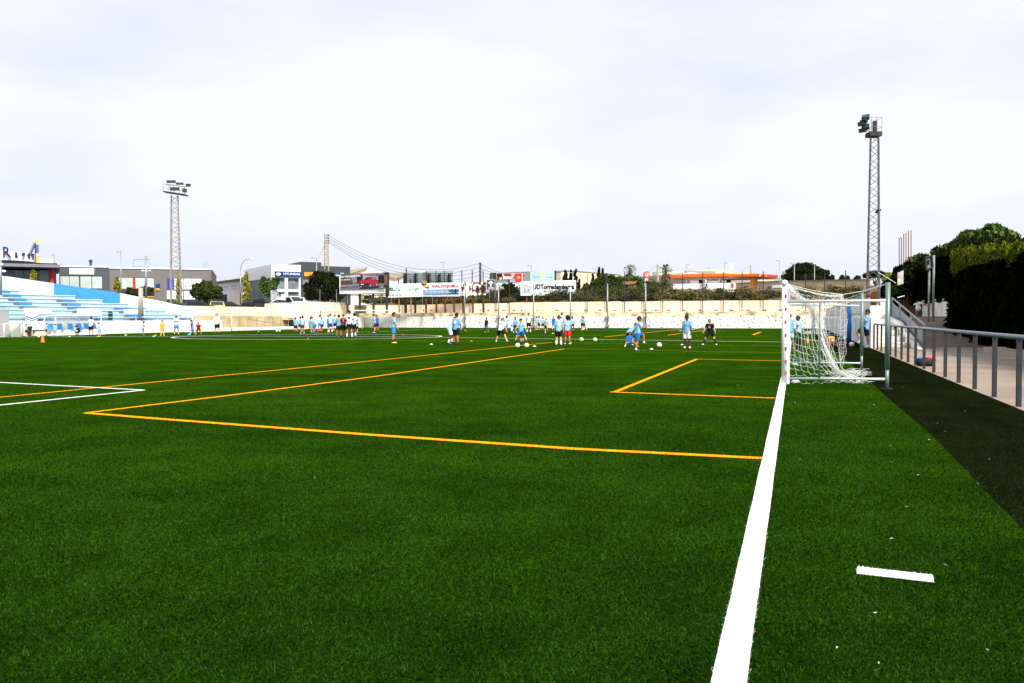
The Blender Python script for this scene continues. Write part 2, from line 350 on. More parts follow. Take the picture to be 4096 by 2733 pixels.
# ---- turf fibres close to the camera (stuff)
def fibres(n, y0, y1, hgt, wid, latmax=2.6):
    Yv = y0*(y1/y0)**(rng.random(n)**1.0); X = (rng.random(n)*1.9-.95)*Yv
    lat = X*R_.x+Yv*R_.y
    al = X*A_.x+Yv*A_.y
    return X, Yv, lat, al
def seg_mask(X, Y, a, b, w):
    a = np.array(a[:2]); b = np.array(b[:2]); d = b-a; L_ = np.linalg.norm(d); d = d/L_; s_ = (X-a[0])*d[0]+(Y-a[1])*d[1]; o = -(X-a[0])*d[1]+(Y-a[1])*d[0]
    return (s_ > 0) & (s_ < L_) & (np.abs(o) < w/2)
nb = 1150000
X, Yv, lat, al = fibres(nb, 2.3, 26, 0, 0)
kp = rng.random(nb) < np.clip((26-Yv)/20, 0, 1)
X, Yv, lat, al = [q[kp] for q in (X, Yv, lat, al)]
epoly = [Vector((p.x, p.y)) for p in E]
el = np.interp(al, [p.dot(A_) for p in E], [p.dot(R_) for p in E])
inR = lat < LAT_R-.02
X, Yv, lat, al, el = [q[inR] for q in (X, Yv, lat, al, el)]; nb = len(X)
wm = (np.abs(lat-LT) < .06) | seg_mask(X, Yv, G(3428, 2283), G(3734, 2318), .13)
wm |= seg_mask(X, Yv, G(575, 1562), G(0, 1622), .1)
om = seg_mask(X, Yv, G(345, 1653), G(1499, 1742), .12) | seg_mask(X, Yv, G(1499, 1742), G(2300, 1797), .12) | seg_mask(X, Yv, G(2300, 1797), G(3036, 1834), .12) | seg_mask(X, Yv, G(345, 1653), G(900, 1585), .1) | seg_mask(X, Yv, G(900, 1585), G(1500, 1507), .1)
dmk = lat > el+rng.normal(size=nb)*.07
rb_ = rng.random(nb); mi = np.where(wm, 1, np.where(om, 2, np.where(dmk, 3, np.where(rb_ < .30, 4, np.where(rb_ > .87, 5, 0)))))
hb = (.008+.010*rng.random(nb))*np.where((mi > 0) & (mi < 4), .8, 1); ang = rng.random(nb)*2*math.pi; wd = (.0010+.0009*rng.random(nb))*np.sqrt(Yv/2.5)
lj = np.where((mi == 1) | (mi == 2), .007, .011); lx = rng.normal(size=nb)*lj; ly = rng.normal(size=nb)*lj
c0 = np.stack([X-np.cos(ang)*wd, Yv-np.sin(ang)*wd, np.full(nb, -.001)], 1); c1 = np.stack([X+np.cos(ang)*wd, Yv+np.sin(ang)*wd, np.full(nb, -.001)], 1); c2 = np.stack([X+lx, Yv+ly, hb], 1)
vv = np.stack([c0, c1, c2], 1).reshape(-1, 3)
FIB = mat("turf_fibre", (.0026, .0138, .0009), .7, .3, 2.6, spec=.02, col2=(.012, .046, .0018), lo=.32, hi=.68, detail=12)
FIBD = mat("old_turf_fibre", (.008, .012, .0035), .8, .3, 20, spec=.02, col2=(.020, .026, .009))
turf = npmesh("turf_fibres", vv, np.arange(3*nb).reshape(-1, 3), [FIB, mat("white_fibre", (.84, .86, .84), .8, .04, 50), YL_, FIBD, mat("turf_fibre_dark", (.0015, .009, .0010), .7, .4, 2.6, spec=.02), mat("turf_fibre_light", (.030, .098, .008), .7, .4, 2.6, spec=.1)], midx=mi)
tag(turf, kind='stuff', label="short green artificial turf fibres in the foreground", cat="turf")
# scattered litter flecks on the turf
LIT = mat("litter_paper", (.5, .52, .45), .8, .3, 30)
lit_pts = [(3485, 1585, 'w'), (3610, 1553, 'w'), (3548, 1525, 'w'), (3495, 1625, 'w'), (3560, 1792, 'w'), (3567, 1858, 'w'), (3716, 1767, 'w'), (3780, 1733, 'w'), (3957, 1846, 'w'), (3672, 1910, 'w'), (3625, 2039, 'w'), (3912, 1945, 'w'), (3448, 1712, 'o'), (3016, 2547, 'o'), (3780, 2275, 'w'), (3500, 2470, 'w'), (3347, 2611, 'w'), (3514, 2674, 'w'), (3565, 2168, 'w'), (2946, 1600, 'w'), (3180, 1615, 'w'), (2737, 1417, 'o'), (3860, 1650, 'w'), (3750, 1700, 'w'), (1560, 1575, 'w'), (1258, 1921, 'w'), (2100, 1395, 'w'), (3950, 2621, 'w'), (2950, 1545, 'w'), (3200, 1846, 'w')]
for i, (a, b, c) in enumerate(lit_pts):
    g = G(a, b); s_ = .0032*(1+g.y*.12); an = random.random()*3; mb = MB()
    u = Vector((math.cos(an), math.sin(an), .1))*s_*2.0; w_ = Vector((-math.sin(an), math.cos(an), .2))*s_*.7; q = g+Vector((0, 0, .02))
    mb.prism([q-u-w_*.4, q+u*.3-w_, q+u, q+w_], Vector((0, 0, .002)))
    o = mb.build("litter_fleck", mat("litter_orange", rgb(190, 110, 50), .8) if c == 'o' else LIT, world=True, loc=g)
    tag(o, "tiny orange scrap of litter lying on the turf" if c == 'o' else "tiny pale scrap of litter lying on the turf", "litter", "orange scraps of litter on the turf" if c == 'o' else "pale scraps of litter on the turf")
# dusty patch at the right edge
# ================================================================== WALLS ROUND THE PITCH
PEEL = mat("peeling_white_wall", (.90, .88, .83), .9, .1, 5.0, col2=rgb(120, 98, 66), lo=.57, hi=.64, detail=11, bump=.2, stretch=(1, 1, 1.1))
CREAM = mat("cream_render", rgb(255, 236, 208), .9, .1, .35, col2=rgb(240, 205, 165), lo=.45, hi=.8, detail=8, bump=.15)
DIRTY = mat("dirty_ledge", rgb(235, 215, 180), .95, .2, .8, col2=rgb(130, 115, 85), lo=.5, hi=.68, detail=9, bump=.3, stretch=(1, 1, 2.5))
BLOCK = mat("block_wall", rgb(222, 200, 160), .95, .15, .6, col2=rgb(180, 155, 115), detail=8, bump=.3)
class Fac2(Facade):
    def __init__(s, name, label, cat, a, b, group=None, base=0.0):
        s.a = Vector((a[0], a[1], base)); s.b = Vector((b[0], b[1], base)); s.base = base
        s.u = (s.b-s.a).normalized(); s.w = (s.b-s.a).length; rz = math.atan2(s.u.y, s.u.x)
        s.n = Vector((-s.u.y, s.u.x, 0)); s.root = empty(name, s.a, label, cat, group, rz)
    def off(s, d):   # same frame, plane shifted d metres away
        import copy
        c = copy.copy(s); c.a = s.a+s.n*d; return c
FWR = Fac2("boundary_wall", "long low white wall with peeling paint at the far end of the pitch, stepped cream wall above", "wall", CORN_L, CORN_R+fwd_w*1.0)
LW = FWR.w
MB().box(0, LW, 0, .35, -.05, 1.45).build("lower_wall", PEEL, FWR.root)
lw2 = FWR.off(.9); MB().box(-1.5, LW, .9, 1.3, -.05, 1.93).build("ledge_wall", DIRTY, FWR.root)
MB().box(-1.5, LW, .35, .9, 1.2, 1.40).build("ledge_floor", CONC, FWR.root)
jx = [-2.2]+[FWR.off(1.9).hit(p, 1230)[0] for p in (1700, 1790, 2040, 2480, 2975)]+[LW+25]
for i in range(len(jx)-1):
    zt = [3.02, 3.08, 3.14, 3.22, 3.18, 3.16][i]
    MB().box(jx[i]+.004, jx[i+1], 1.9, 2.25, -.05, zt).build("upper_wall_panel", CREAM, FWR.root)
MB().box(-1.5, LW+20, 1.3, 1.9, 1.5, 1.88).build("ledge_floor", CONC, FWR.root)
HOLE = mat("dark_opening", (.01, .009, .008), .9, .1, 3)
fv = FWR.off(1.9)
for p in (1987, 2014, 2056, 2228, 2285, 2342, 2400, 2460, 2520, 2581, 2626, 2674, 2736, 2800, 2864, 2928, 2993, 3059, 3121, 3192, 3254):
    x, z = fv.hit(p, 1241.5)
    MB().box(x-.19, x-.03, 1.885, 1.899, z-.06, z+.07).box(x+.03, x+.19, 1.885, 1.899, z-.06, z+.07).build("vent_hole", HOLE, FWR.root)
for p in (1546, 1600, 1637, 1694, 1725, 1786, 1849, 1880, 1921, 1953, 2086, 2120, 2149, 2175):
    x, z = fv.hit(p, 1242); r_ = random.uniform(.05, .11); MB().tube([(x, 1.885, z), (x, 1.899, z)], r_, 8).build("vent_hole", HOLE, FWR.root)
# weathered vertical stains belong to the wall paint
STAIN = mat("wall_stain", rgb(238, 200, 150), .95, .1, 1)
# weeds on the ledge
WEED = mat("weed_green", (.06, .10, .015), .8, .4, 5)
for p, s_ in ((2756, 1.0), (2880, .55), (2610, .5), (2706, .4), (2990, .4)):
    x, z = FWR.off(1.1).hit(p, 1261); g = FWR.a+FWR.u*x+FWR.n*1.0; n_ = 160
    c = np.array([[g.x, g.y, 1.45]]); d = rng.normal(size=(n_, 3))*np.array([.32, .12, .2])*s_; d[:, 2] = abs(d[:, 2])*1.4; b = c+d*np.array([.2, .2, 0]); t_ = c+d+np.array([0, 0, .15*s_]); w_ = np.array([.03, 0, 0])*s_
    v = np.stack([b-w_, b+w_, t_], 1).reshape(-1, 3); o = npmesh("weed", v, np.arange(3*n_).reshape(-1, 3), WEED, loc=(g.x, g.y, 1.4))
    tag(o, {2756: "bushy bright green weed growing on the far wall ledge, the largest one", 2880: "small weed on the ledge left of the leaning goal frame", 2610: "low weed tuft on the ledge behind the kicking boy", 2706: "tiny dry weed tuft at the foot of the upper wall", 2990: "dry weed on the ledge under the leaning goal frame"}[p], "weed", "weeds on the far wall ledge")
# ------------------------------------------------------------------ left side wall (towards the far corner)
def alpx(px, lat): return FL(px, 1300, lat).dot(A_)
a_c = CORN_L.dot(A_)
a890, a1190 = alpx(890, LAT_L), alpx(1190, LAT_L)
sw = empty("side_wall", F(a1190, LAT_L), "plain white low wall on the left of the pitch near the far corner, behind the large group", "wall")
def lbox(mb, a0, a1, l0, l1, z0, z1):   # box in touchline frame, world coordinates
    q = [F(a0, l0), F(a1, l0), F(a1, l1), F(a0, l1)]; return mb.prism([(p.x, p.y, z0) for p in q], Vector((0, 0, z1-z0)))
WCR = mat("whitish_render", rgb(255, 246, 228), .9, .06, .5, bump=.1)
lbox(MB(), a1190, a_c-.1, LAT_L-.35, LAT_L, -.05, 1.42).build("wall_body", WCR, sw, world=True)
kb = empty("kerb_wall", F(a890, LAT_L), "low white kerb wall under the mesh fence on the left", "wall")
lbox(MB(), a890, a1190-.02, LAT_L-.5, LAT_L, -.05, .33).build("kerb_body", WCR, kb, world=True)
bw = empty("block_wall", F(a890, LAT_L-2), "tan block wall behind the mesh fence left of the large group", "wall")
lbox(MB(), a890-3, a1190+1, LAT_L-2.4, LAT_L-2.1, -.05, 1.6).build("wall_body", BLOCK, bw, world=True)
mf = empty("mesh_fence", F(a890, LAT_L-.2, .33), "grey mesh fence with a sagging bent top rail on the white kerb", "fence")
mb = MB(); k = 9
for i in range(k+1):
    a_ = a890+(a1190-a890)*i/k; p = F(a_, LAT_L-.25, .33); mb.tube([p, p+Vector((0, 0, 1.02))], .035, 6)
p0, p1 = F(a890, LAT_L-.25, 1.33), F(a1190, LAT_L-.25, 1.33); mb.tube([p0, p1], .03, 6); mb.build("fence_post", STEEL, mf, world=True)
pb = [F(a1190-9, LAT_L-.22, 1.2), F(a1190-4, LAT_L-.22, .7), F(a1190-3, LAT_L-.22, .62)]; MB().tube(pb, .04, 6).tube([F(a1190-9, LAT_L-.22, .4), F(a1190-1.5, LAT_L-.22, .5)], .03, 6).build("bent_rail", STEEL, mf, world=True)
def wire_mat(name, col, sp, w, solid=None):
    m = bpy.data.materials.new(name); m.use_nodes = True; t = m.node_tree; b = t.nodes["Principled BSDF"]; b.inputs['Base Color'].default_value = (*col, 1); b.inputs['Roughness'].default_value = .8
    tcn = t.nodes.new("ShaderNodeTexCoord"); sx = t.nodes.new("ShaderNodeSeparateXYZ"); t.links.new(tcn.outputs['Object'], sx.inputs[0]); outs = []
    for ax in (0, 2):
        md = t.nodes.new("ShaderNodeMath"); md.operation = 'PINGPONG'; md.inputs[1].default_value = sp/2; t.links.new(sx.outputs[ax], md.inputs[0])
        lt = t.nodes.new("ShaderNodeMath"); lt.operation = 'LESS_THAN'; lt.inputs[1].default_value = w/2; t.links.new(md.outputs[0], lt.inputs[0]); outs.append(lt)
    mxx = t.nodes.new("ShaderNodeMath"); mxx.operation = 'MAXIMUM'; t.links.new(outs[0].outputs[0], mxx.inputs[0]); t.links.new(outs[1].outputs[0], mxx.inputs[1]); t.links.new(mxx.outputs[0], b.inputs['Alpha'])
    return m
MESHW = wire_mat("fence_wire", (.12, .12, .11), .12, .022)
# upper cream wall on the left, three heights
uw = empty("retaining_wall", F(a890, LAT_L-2.6), "tall cream retaining wall left of the billboards with cars parked behind it", "wall")
lat_u = LAT_L-2.7
def useg(pa, pb_, ytop, nm):
    aa, ab = alpx(pa, lat_u), alpx(pb_, lat_u); z = (FL(pa, ytop, lat_u).z+FL(pb_, ytop, lat_u).z)/2
    lbox(MB(), aa+.003, ab, lat_u-.35, lat_u, -.05, z).build(nm, CREAM, uw, world=True); return z
useg(700, 1070, 1226.5, "wall_segment"); useg(1070, 1190, 1216.5, "wall_segment"); ZW = useg(1190, 1381, 1208.5, "wall_segment")
lbox(MB(), alpx(1381, lat_u)+.003, a_c+4, lat_u-.36, lat_u-.01, -.05, 3.05).build("wall_segment", CREAM, uw, world=True)
lbox(MB(), a1190, alpx(1381, lat_u), LAT_L-2.65, LAT_L-.5, 1.1, 1.36).build("wall_ledge", DIRTY, uw, world=True)
# ================================================================== THE STAND
ZS = 1.12
PALE = mat("pale_blue_concrete", rgb(212, 228, 234), .8, .06, .6, col2=rgb(190, 212, 220), detail=7)
RISER = mat("riser_paint", rgb(172, 196, 210), .8, .08, .8, detail=7)
BLUE = mat("bright_blue_paint", rgb(62, 140, 222), .7, .06, .6)
LBLUE = mat("light_blue_metal", rgb(150, 200, 225), .5, .08, 3)
st = empty("grandstand", F(alpx(400, LAT_L), LAT_L), "pale blue and white concrete grandstand with bright blue aisle steps on the left", "grandstand")
lbox(MB(), -12, a890-.02, LAT_L-.3, LAT_L, -.05, ZS).build("front_wall", WCR, st, world=True)
ends = {8: 35, 7: 265, 6: 376, 5: 480, 4: 557, 3: 634, 2: 697, 1: 746}
lat = lambda k: LAT_L-.3-.75*(k-1)-(.5 if k > 0 else 0)
lbox(MB(), -12, alpx(770, LAT_L-.8), LAT_L-.82, LAT_L-.3, -.05, ZS-.14).build("walkway", PALE, st, world=True)
rise = .33
for k in range(1, 9):
    l0 = lat(k); ae = alpx(ends[k], l0)+1.0; zt = ZS+rise*k-.06
    lbox(MB(), -14, ae, l0-.75, l0, -.05, zt-.07).build("step_riser", RISER, st, world=True)
    lbox(MB(), -14, ae, l0-.75, l0+.07, zt-.068, zt).build("seat_slab", PALE, st, world=True)
    lbox(MB(), -14, ae, l0-.004, l0+.045, zt-.098, zt-.069).build("painted_step_shadow", mat("nosing_shadow_grey", rgb(105, 115, 120), .9), st, world=True)  # solid grey strip painted as the shadow under each slab nosing
AIS = [[(-30, 8, 1165), (15, 7, 1180), (37, 6, 1195), (58, 5, 1211), (80, 4, 1227), (105, 3, 1243), (150, 1, 1275)], [(228, 6, 1184), (248, 5, 1199), (270, 4, 1214), (292, 3, 1229), (314, 2, 1245), (372, 1, 1273)],
       [(455, 4, 1216), (476, 3, 1231), (497, 2, 1245), (520, 1, 1258), (543, 1, 1273)], [(697, 1, 1273)]]
for ai, arr in enumerate(AIS):
    for p, k, y in arr:
        l0 = lat(k); a0 = alpx(p+10, l0); zt = ZS+rise*k-.06
        lbox(MB(), a0, a0+ (2.3 if ai == 0 else 2.9)*.5, l0+.001, l0+.34, ZS+rise*(k-1)-.06 if k > 1 else ZS-.14, zt-.16).build("aisle_step", BLUE, st, world=True)
        lbox(MB(), a0-.28, a0-.002, l0+.001, l0+.36, ZS+rise*(k-1)-.06 if k > 1 else ZS-.14, zt-.17).build("painted_step_shade", mat("step_shade_grey", (.10, .13, .15), .8), st, world=True)  # dark box beside the step, the shade of its side put into the colour
bpts = [(-330, 8.6, 1068), (-60, 8.6, 1098), (28, 8.5, 1106), (215, 7.35, 1133.5), (265, 7, 1141), (376, 6, 1157), (480, 5, 1173), (557, 4, 1188), (634, 3, 1203), (697, 2, 1217), (746, 1, 1227), (772, .35, 1232)]
wallq = []
for p, k, y in bpts:
    w_ = FL(p, y, lat(k)-.75); wallq.append(w_)
colr = [mat("grey_blue_paint", rgb(190, 208, 225), .8, .05, .5)]*2+[PALE]+[BLUE]*3+[PALE]*5
for i in range(len(wallq)-1):
    a, b = wallq[i], wallq[i+1]; d = (b-a); d.z = 0; n_ = Vector((-d.y, d.x, 0)).normalized()*.22
    if n_.dot(R_) > 0: n_ = -n_
    q = [(a.x, a.y, -.05), (b.x, b.y, -.05), (b.x, b.y, b.z), (a.x, a.y, a.z)]
    MB().prism(q, n_).build("back_wall", colr[i], st, world=True)
# railing in front of the rows
mb = MB(); a0, a1 = 4, alpx(790, LAT_L); n_ = int((a1-a0)/2.6)
for i in range(n_+1):
    p = F(a0+(a1-a0)*i/n_, LAT_L-.15, ZS); mb.tube([p, p+Vector((0, 0, .95))], .03, 6)
for z in (.94, .62, .3): mb.tube([F(a0, LAT_L-.15, ZS+z), F(a1, LAT_L-.15, ZS+z)], .028, 6)
mb.build("handrail", LBLUE, st, world=True)
# printed banners on the railing
def banner(px0, px1, z0, z1, m, label, nm="railing_banner"):
    aa, ab = alpx(px0, LAT_L-.08), alpx(px1, LAT_L-.08); o = empty(nm, F(aa, LAT_L-.09, ZS+z0), label, "banner", "banners on the grandstand railing")
    lbox(MB(), aa, ab, LAT_L-.11, LAT_L-.085, ZS+z0, ZS+z1).build("cloth", m, o, world=True); return o, aa, ab
WHB = mat("white_cloth", (.78, .80, .80), .8, .04, 2)
banner(97, 208, .55, 1.02, WHB, "plain white banner on the grandstand railing above the chevron flag")
banner(310, 408, .55, 1.02, WHB, "plain white banner on the grandstand railing above the dugout")
banner(497, 580, .6, 1.0, WHB, "plain white banner on the grandstand railing right of the green gate")
o, aa, ab = banner(103, 152, -.02, .52, WHB, "white banner with dark blue chevron stripes on the grandstand railing")
mb = MB(); NB = mat("navy_print", rgb(60, 75, 130), .8)
for i in range(3):
    z = ZS+.42-i*.17; am = (aa+ab)/2
    for s_ in (0, 1):
        q = [F(aa if s_ == 0 else ab, LAT_L-.08, z), F(am, LAT_L-.08, z-.2), F(am, LAT_L-.08, z-.27), F(aa if s_ == 0 else ab, LAT_L-.08, z-.07)]; mb.prism(q, R_*.006)
mb.build("chevron_print", NB, o, world=True)
gg = empty("green_gate", F(alpx(436, LAT_L-.2), LAT_L-.2, ZS), "small dark green gate in the grandstand railing", "gate")
lbox(MB(), alpx(436, LAT_L-.2), alpx(456, LAT_L-.2), LAT_L-.28, LAT_L-.24, ZS-.1, ZS+.8).build("gate_panel", mat("dark_green_paint", rgb(20, 80, 75), .6), gg, world=True)
# concrete stair block at the far left
sb = empty("concrete_block", F(alpx(5, LAT_L+1), LAT_L+1), "grey concrete entrance block with a slanted side at the left edge of the pitch", "entrance block")
lbox(MB(), 6, alpx(28, LAT_L+.6), LAT_L+.02, LAT_L+.8, -.02, 1.9).build("block_body", mat("grey_concrete", rgb(175, 175, 172), .85, .1, .7), sb, world=True)
q = [F(alpx(30, LAT_L+.4), LAT_L+.4, .0), F(alpx(92, LAT_L+.4), LAT_L+.4, 0), F(alpx(92, LAT_L+.4), LAT_L+.4, 1.15)]
MB().prism(q, R_*-.3).build("stair_flank", mat("grey_concrete", (1, 1, 1)), sb, world=True)
# ================================================================== BUILDINGS ON THE LEFT
GREY = mat("grey_cladding", rgb(118, 114, 112), .7, .05, .6, detail=3)
DGREY = mat("dark_grey_cladding", rgb(84, 84, 92), .7, .06, .6)
SLATE = mat("slate_cladding", rgb(62, 72, 78), .6, .08, 8, stretch=(3, 1, .05), detail=2)
BLKG = mat("dark_glass", (.03, .035, .04), .1, .3, .6, spec=.5)
WSH = mat("white_shed_wall", (.9, .9, .9), .7, .04, .4)
ROOFG = mat("grey_metal_roof", rgb(165, 168, 170), .6, .06, .5)
RED = mat("red_paint", rgb(205, 40, 40), .6, .08, 2); NAVY = mat("navy_sign_blue", rgb(22, 58, 120), .5, .06, 2)
SIGNW = mat("sign_white", (.85, .85, .85), .5, .03, 2); ORANGE = mat("orange_sign", rgb(245, 160, 30), .6, .05, 2)
# restaurant with the curved sign
f = Facade("restaurant_building", "dark glass restaurant under a white curved rooftop sign at the far left", "building", -160, 96, 240, 101, base=ZT)
a, z = f.hit(240, 1075); a2 = a
x0, _ = f.hit(-160, 1075)
MB().box(x0, a-.4, 2.5, 14, -.1, f.hit(40, 1078)[1]).build("glazed_wall", BLKG, f.root)
MB().box(x0, a, -1.2, 15, f.hit(120, 1070)[1], f.hit(120, 1058)[1]).build("roof_slab", mat("fascia_grey", rgb(128, 128, 138), .6), f.root)
MB().box(x0, a-.3, -.6, 14.5, f.hit(120, 1058)[1]+.002, f.hit(120, 1052)[1]).build("roof_parapet", BLACK, f.root)
for p0, p1 in ((5, 52), (55, 90), (97, 120), (156, 196)):
    f.part("window", mat("grey_blue_glass", rgb(110, 132, 145), .15, .3, .5), p0, 1078, p1, 1140, 2.40, 2.49)
rx, _ = f.hit(208, 1100); MB().lathe((rx, .5, 0), [(.22, 0), (.28, 1.5), (.22, f.hit(208, 1075)[1])], 12).build("red_column", RED, f.root, smooth=True)
# curved drum and sign
cx_, cz0 = f.hit(40, 1055); _, cz1 = f.hit(40, 1040); rad = f.hit(150, 1055)[0]-f.hit(40, 1055)[0]
def drum(r, za, zb, m, nm, parent, t0=math.pi*1.02, t1=math.pi*1.98, th=.15, tilt=0):
    mb = MB(); n_ = 28; vs = []
    for i in range(n_+1):
        t = t0+(t1-t0)*i/n_
        for rr in (r, r-th):
            x = cx_+rr*math.cos(t)*1.0; y = 3.2+rr*.8*math.sin(t); dz = -tilt*math.cos(t); vs += [(x, y, za+dz*.6), (x, y, zb+dz)]
    fs = []
    for i in range(n_):
        b = 4*i; fs += [(b, b+4, b+5, b+1), (b+2, b+3, b+7, b+6), (b+1, b+5, b+7, b+3), (b, b+2, b+6, b+4)]
    fs += [(0, 1, 3, 2), (4*n_, 4*n_+2, 4*n_+3, 4*n_+1)]
    return mb.add(vs, fs).build(nm, m, parent)
zt0 = f.hit(40, 1052)[1]+.003; drum(rad*.98, zt0, cz1+.02, BLACK, "drum_base", f.root)
sg = drum(rad, cz1+.05, f.hit(75, 1003)[1], SIGNW, "curved_sign", f.root, tilt=.22)
LN = mat("letter_navy", rgb(25, 40, 100), .5)
def rtxt(s_, p0, y0, p1, y1, m=LN):
    # letters follow the drum's front: place at the drum depth there
    xm = f.hit((p0+p1)/2, 1020)[0]; c = max(-1, min(1, (xm-cx_)/rad)); dep = 3.2-rad*.8*math.sqrt(max(0, 1-c*c))-.12
    fo = f.off(dep) if hasattr(f, 'off') else f
    import copy
    fo = copy.copy(f); fo.a = f.a+f.n*dep
    a_, b_, c_, d_ = fo.rect(p0, y0, p1, y1); text(s_, 1, m, f.root, a_, dep, c_, width=b_-a_, height=d_-c_, bold=.02, name="sign_letter", extr=.03); return fo, dep
rtxt("R", 12, 988, 42, 1029); rtxt("a", 59, 1009, 72, 1031); rtxt("g", 85, 1011, 101, 1039); rtxt("e", 109, 1014, 121, 1033); rtxt("s", 126, 1016, 137, 1037)
fo, dep = rtxt(".", 14, 1023, 20, 1028)
q = [fo.hit(*p) for p in ((12, 1011), (30, 1012), (40, 1020), (47, 1034), (36, 1026), (24, 1018))]
MB().prism([(x, dep-.05, z) for x, z in q], Vector((0, .04, 0))).build("red_swoosh", mat("swoosh_red", rgb(200, 50, 60), .5), f.root)
q = [fo.hit(*p) for p in ((24, 1020), (36, 1028), (44, 1036), (34, 1036), (27, 1027))]
MB().prism([(x, dep-.05, z) for x, z in q], Vector((0, .04, 0))).build("blue_swoosh", mat("swoosh_blue", rgb(120, 190, 230), .5), f.root)
fp = f
for (y0, y1, c) in ((950, 976, rgb(255, 205, 120)), (976, 1011, rgb(60, 100, 170)), (1012, 1020, rgb(220, 225, 230)), (1020, 1050, rgb(240, 180, 90))):
    f.part("sign_mast_panel", mat("mast_%d" % y0, c, .6, .05), 143 if y0 > 960 else 144, y0, 154, y1-.4, 1.0, 1.5)
f.part("sign_mast_edge", BLACK, 139, 978, 143, 1052, 1.05, 1.6)
q0, q1 = f.hit(120, 1010), f.hit(141, 968); MB().tube([(q0[0], 1.4, q0[1]), (q1[0], 1.3, q1[1])], .16, 4).build("mast_strut", mat("fascia_grey", (1, 1, 1)), f.root)
f.part("roof_box", SIGNW, 153, 1032, 212, 1060, 2, 6)
# grey commercial building
f = Fac2("commercial_building", "long grey flat-roofed commercial block behind the grandstand", "building", P(232, 1300, 112), P(845, 1300, 118), base=ZT)
xl, zl = f.hit(236, 1068); xm, zm = f.hit(436, 1071); xr, zr = f.hit(845, 1080)
MB().box(xl, xm, 0, 22, -.1, zl).build("wall", DGREY, f.root)
MB().box(xm+.002, xr, .15, 22, -.1, zr).build("wall", GREY, f.root)
MB().box(xl-.1, xm, -.1, 22.2, zl+.002, zl+.2).box(xm+.002, xr+.1, .02, 22.2, zr+.002, zr+.2).build("roof_coping", SIGNW, f.root)
f.part("blank_sign", SIGNW, 278, 1073.5, 377, 1098, -.12, -.005)
for p0, p1 in ((242, 277), (279, 316), (322, 366), (369, 408)):
    f.part("window", LGLASS, p0, 1106, p1, 1154, -.04, -.004)
f.part("window_band", DARKM, 240, 1104, 410, 1106, -.05, -.004)
for p0, p1 in ((470, 531), (541, 580), (584, 615)):
    f.part("window", LGLASS, p0, 1111, p1, 1155, .10, .146)
f.part("window_frame", DARKM, 466, 1109, 618, 1111, .08, .146)
f.part("red_trim", RED, 531, 1111, 540, 1156, .05, .146); f.part("red_trim", RED, 470, 1157, 617, 1161, .05, .146); f.part("orange_trim", ORANGE, 470, 1185, 617, 1189, .05, .146)
f.part("glass_front", BLKG, 470, 1161.5, 617, 1184.5, .08, .146)
lo = f.part("wall_logo", NAVY, 623, 1136, 640, 1154, .0, .146); f.part("wall_logo_base", ORANGE, 623, 1154.2, 640, 1162, .0, .146)
f.part("blue_panel", mat("royal_blue_panel", rgb(50, 70, 170), .5), 669, 1114, 697, 1159, .02, .146)
f.part("white_panel", SIGNW, 697.5, 1115, 733, 1159, .02, .146); f.part("white_panel", SIGNW, 736, 1116, 806, 1158, .02, .146)
f.part("white_panel", SIGNW, 668, 1163, 732, 1197, .02, .146); f.part("white_panel", SIGNW, 737, 1164, 780, 1199, .02, .146)
f.part("panel_mark", NAVY, 741, 1144, 746, 1149, .0, .019); f.part("panel_mark", NAVY, 756, 1144, 760, 1149, .0, .019); f.part("panel_trim", NAVY, 736, 1158.5, 806, 1162, .02, .146)
f.part("glass_front", BLKG, 668, 1198, 845, 1218, .02, .146)
f.part("wall_sign_orange", ORANGE, 722, 1128, 728, 1146, .0, .019)
x, z = f.hit(337, 1067); MB().lathe((x, 5, z), [(.12, 0), (.16, .4), (.16, .8), (.27, 1.1), (.14, 1.3), (0, 1.32)], 10).build("roof_vent", DARKM, f.root)
for p, y in ((786, 1060), (812, 1048), (822, 1040)):
    x, z = f.hit(p, y); MB().tube([(x, 3, zr), (x, 3, z)], .04, 5).build("roof_aerial", STEEL, f.root)
# white shed with grey roof
f = Fac2("warehouse", "white warehouse with a long sloping grey metal roof left of the car dealer", "warehouse", P(846, 1300, 150), P(1086, 1300, 127), base=ZT)
pts = [(840, 1230), (1086, 1230), (1086, 1112), (972, 1117), (840, 1130)]
q = [f.hit(*p) for p in [(846, 1240), (1086, 1240), (1086, 1108), (846, 1133)]]
MB().prism([(x, 0, z) for x, z in q], Vector((0, 5, 0))).build("wall", WSH, f.root)
ra, rb, rc, rd = f.hit(838, 1132), f.hit(1086, 1104), f.hit(1086, 1078), f.hit(965, 1094)
MB().prism([(ra[0], -.4, ra[1]), (rb[0], -.4, rb[1]), (rc[0], 4, rc[1]+.8), (rd[0], 4, rd[1]+.7)], Vector((0, .1, -.25))).build("roof", ROOFG, f.root)
q = [f.hit(*p) for p in [(846, 1137), (1042, 1111), (1042, 1105), (846, 1131)]]
MB().prism([(x, -.5, z) for x, z in q], Vector((0, .45, 0))).build("eave", DARKM, f.root)
f.part("wall_sign", NAVY, 1016, 1118, 1046, 1133, -.1, -.003)
f.text("HYUNDAI", SIGNW, 1024, 1123, 1043, 1128, -.13)
for i, (p, y) in enumerate(((880, 1153), (904, 1150), (935, 1147), (965, 1143), (1000, 1141), (1032, 1138))):
    fr = f.part("window", mat("pale_pane", rgb(215, 222, 225), .4), p-10, y-2, p+10, y+8, -.04, -.003); f.part("window_sill", GREY, p-10, y-4, p+10, y-2.4, -.06, -.003)
f.part("dark_fence_panel", mat("dark_panel", rgb(70, 75, 85), .7), 858, 1182, 960, 1222, -2.2, -2.1)
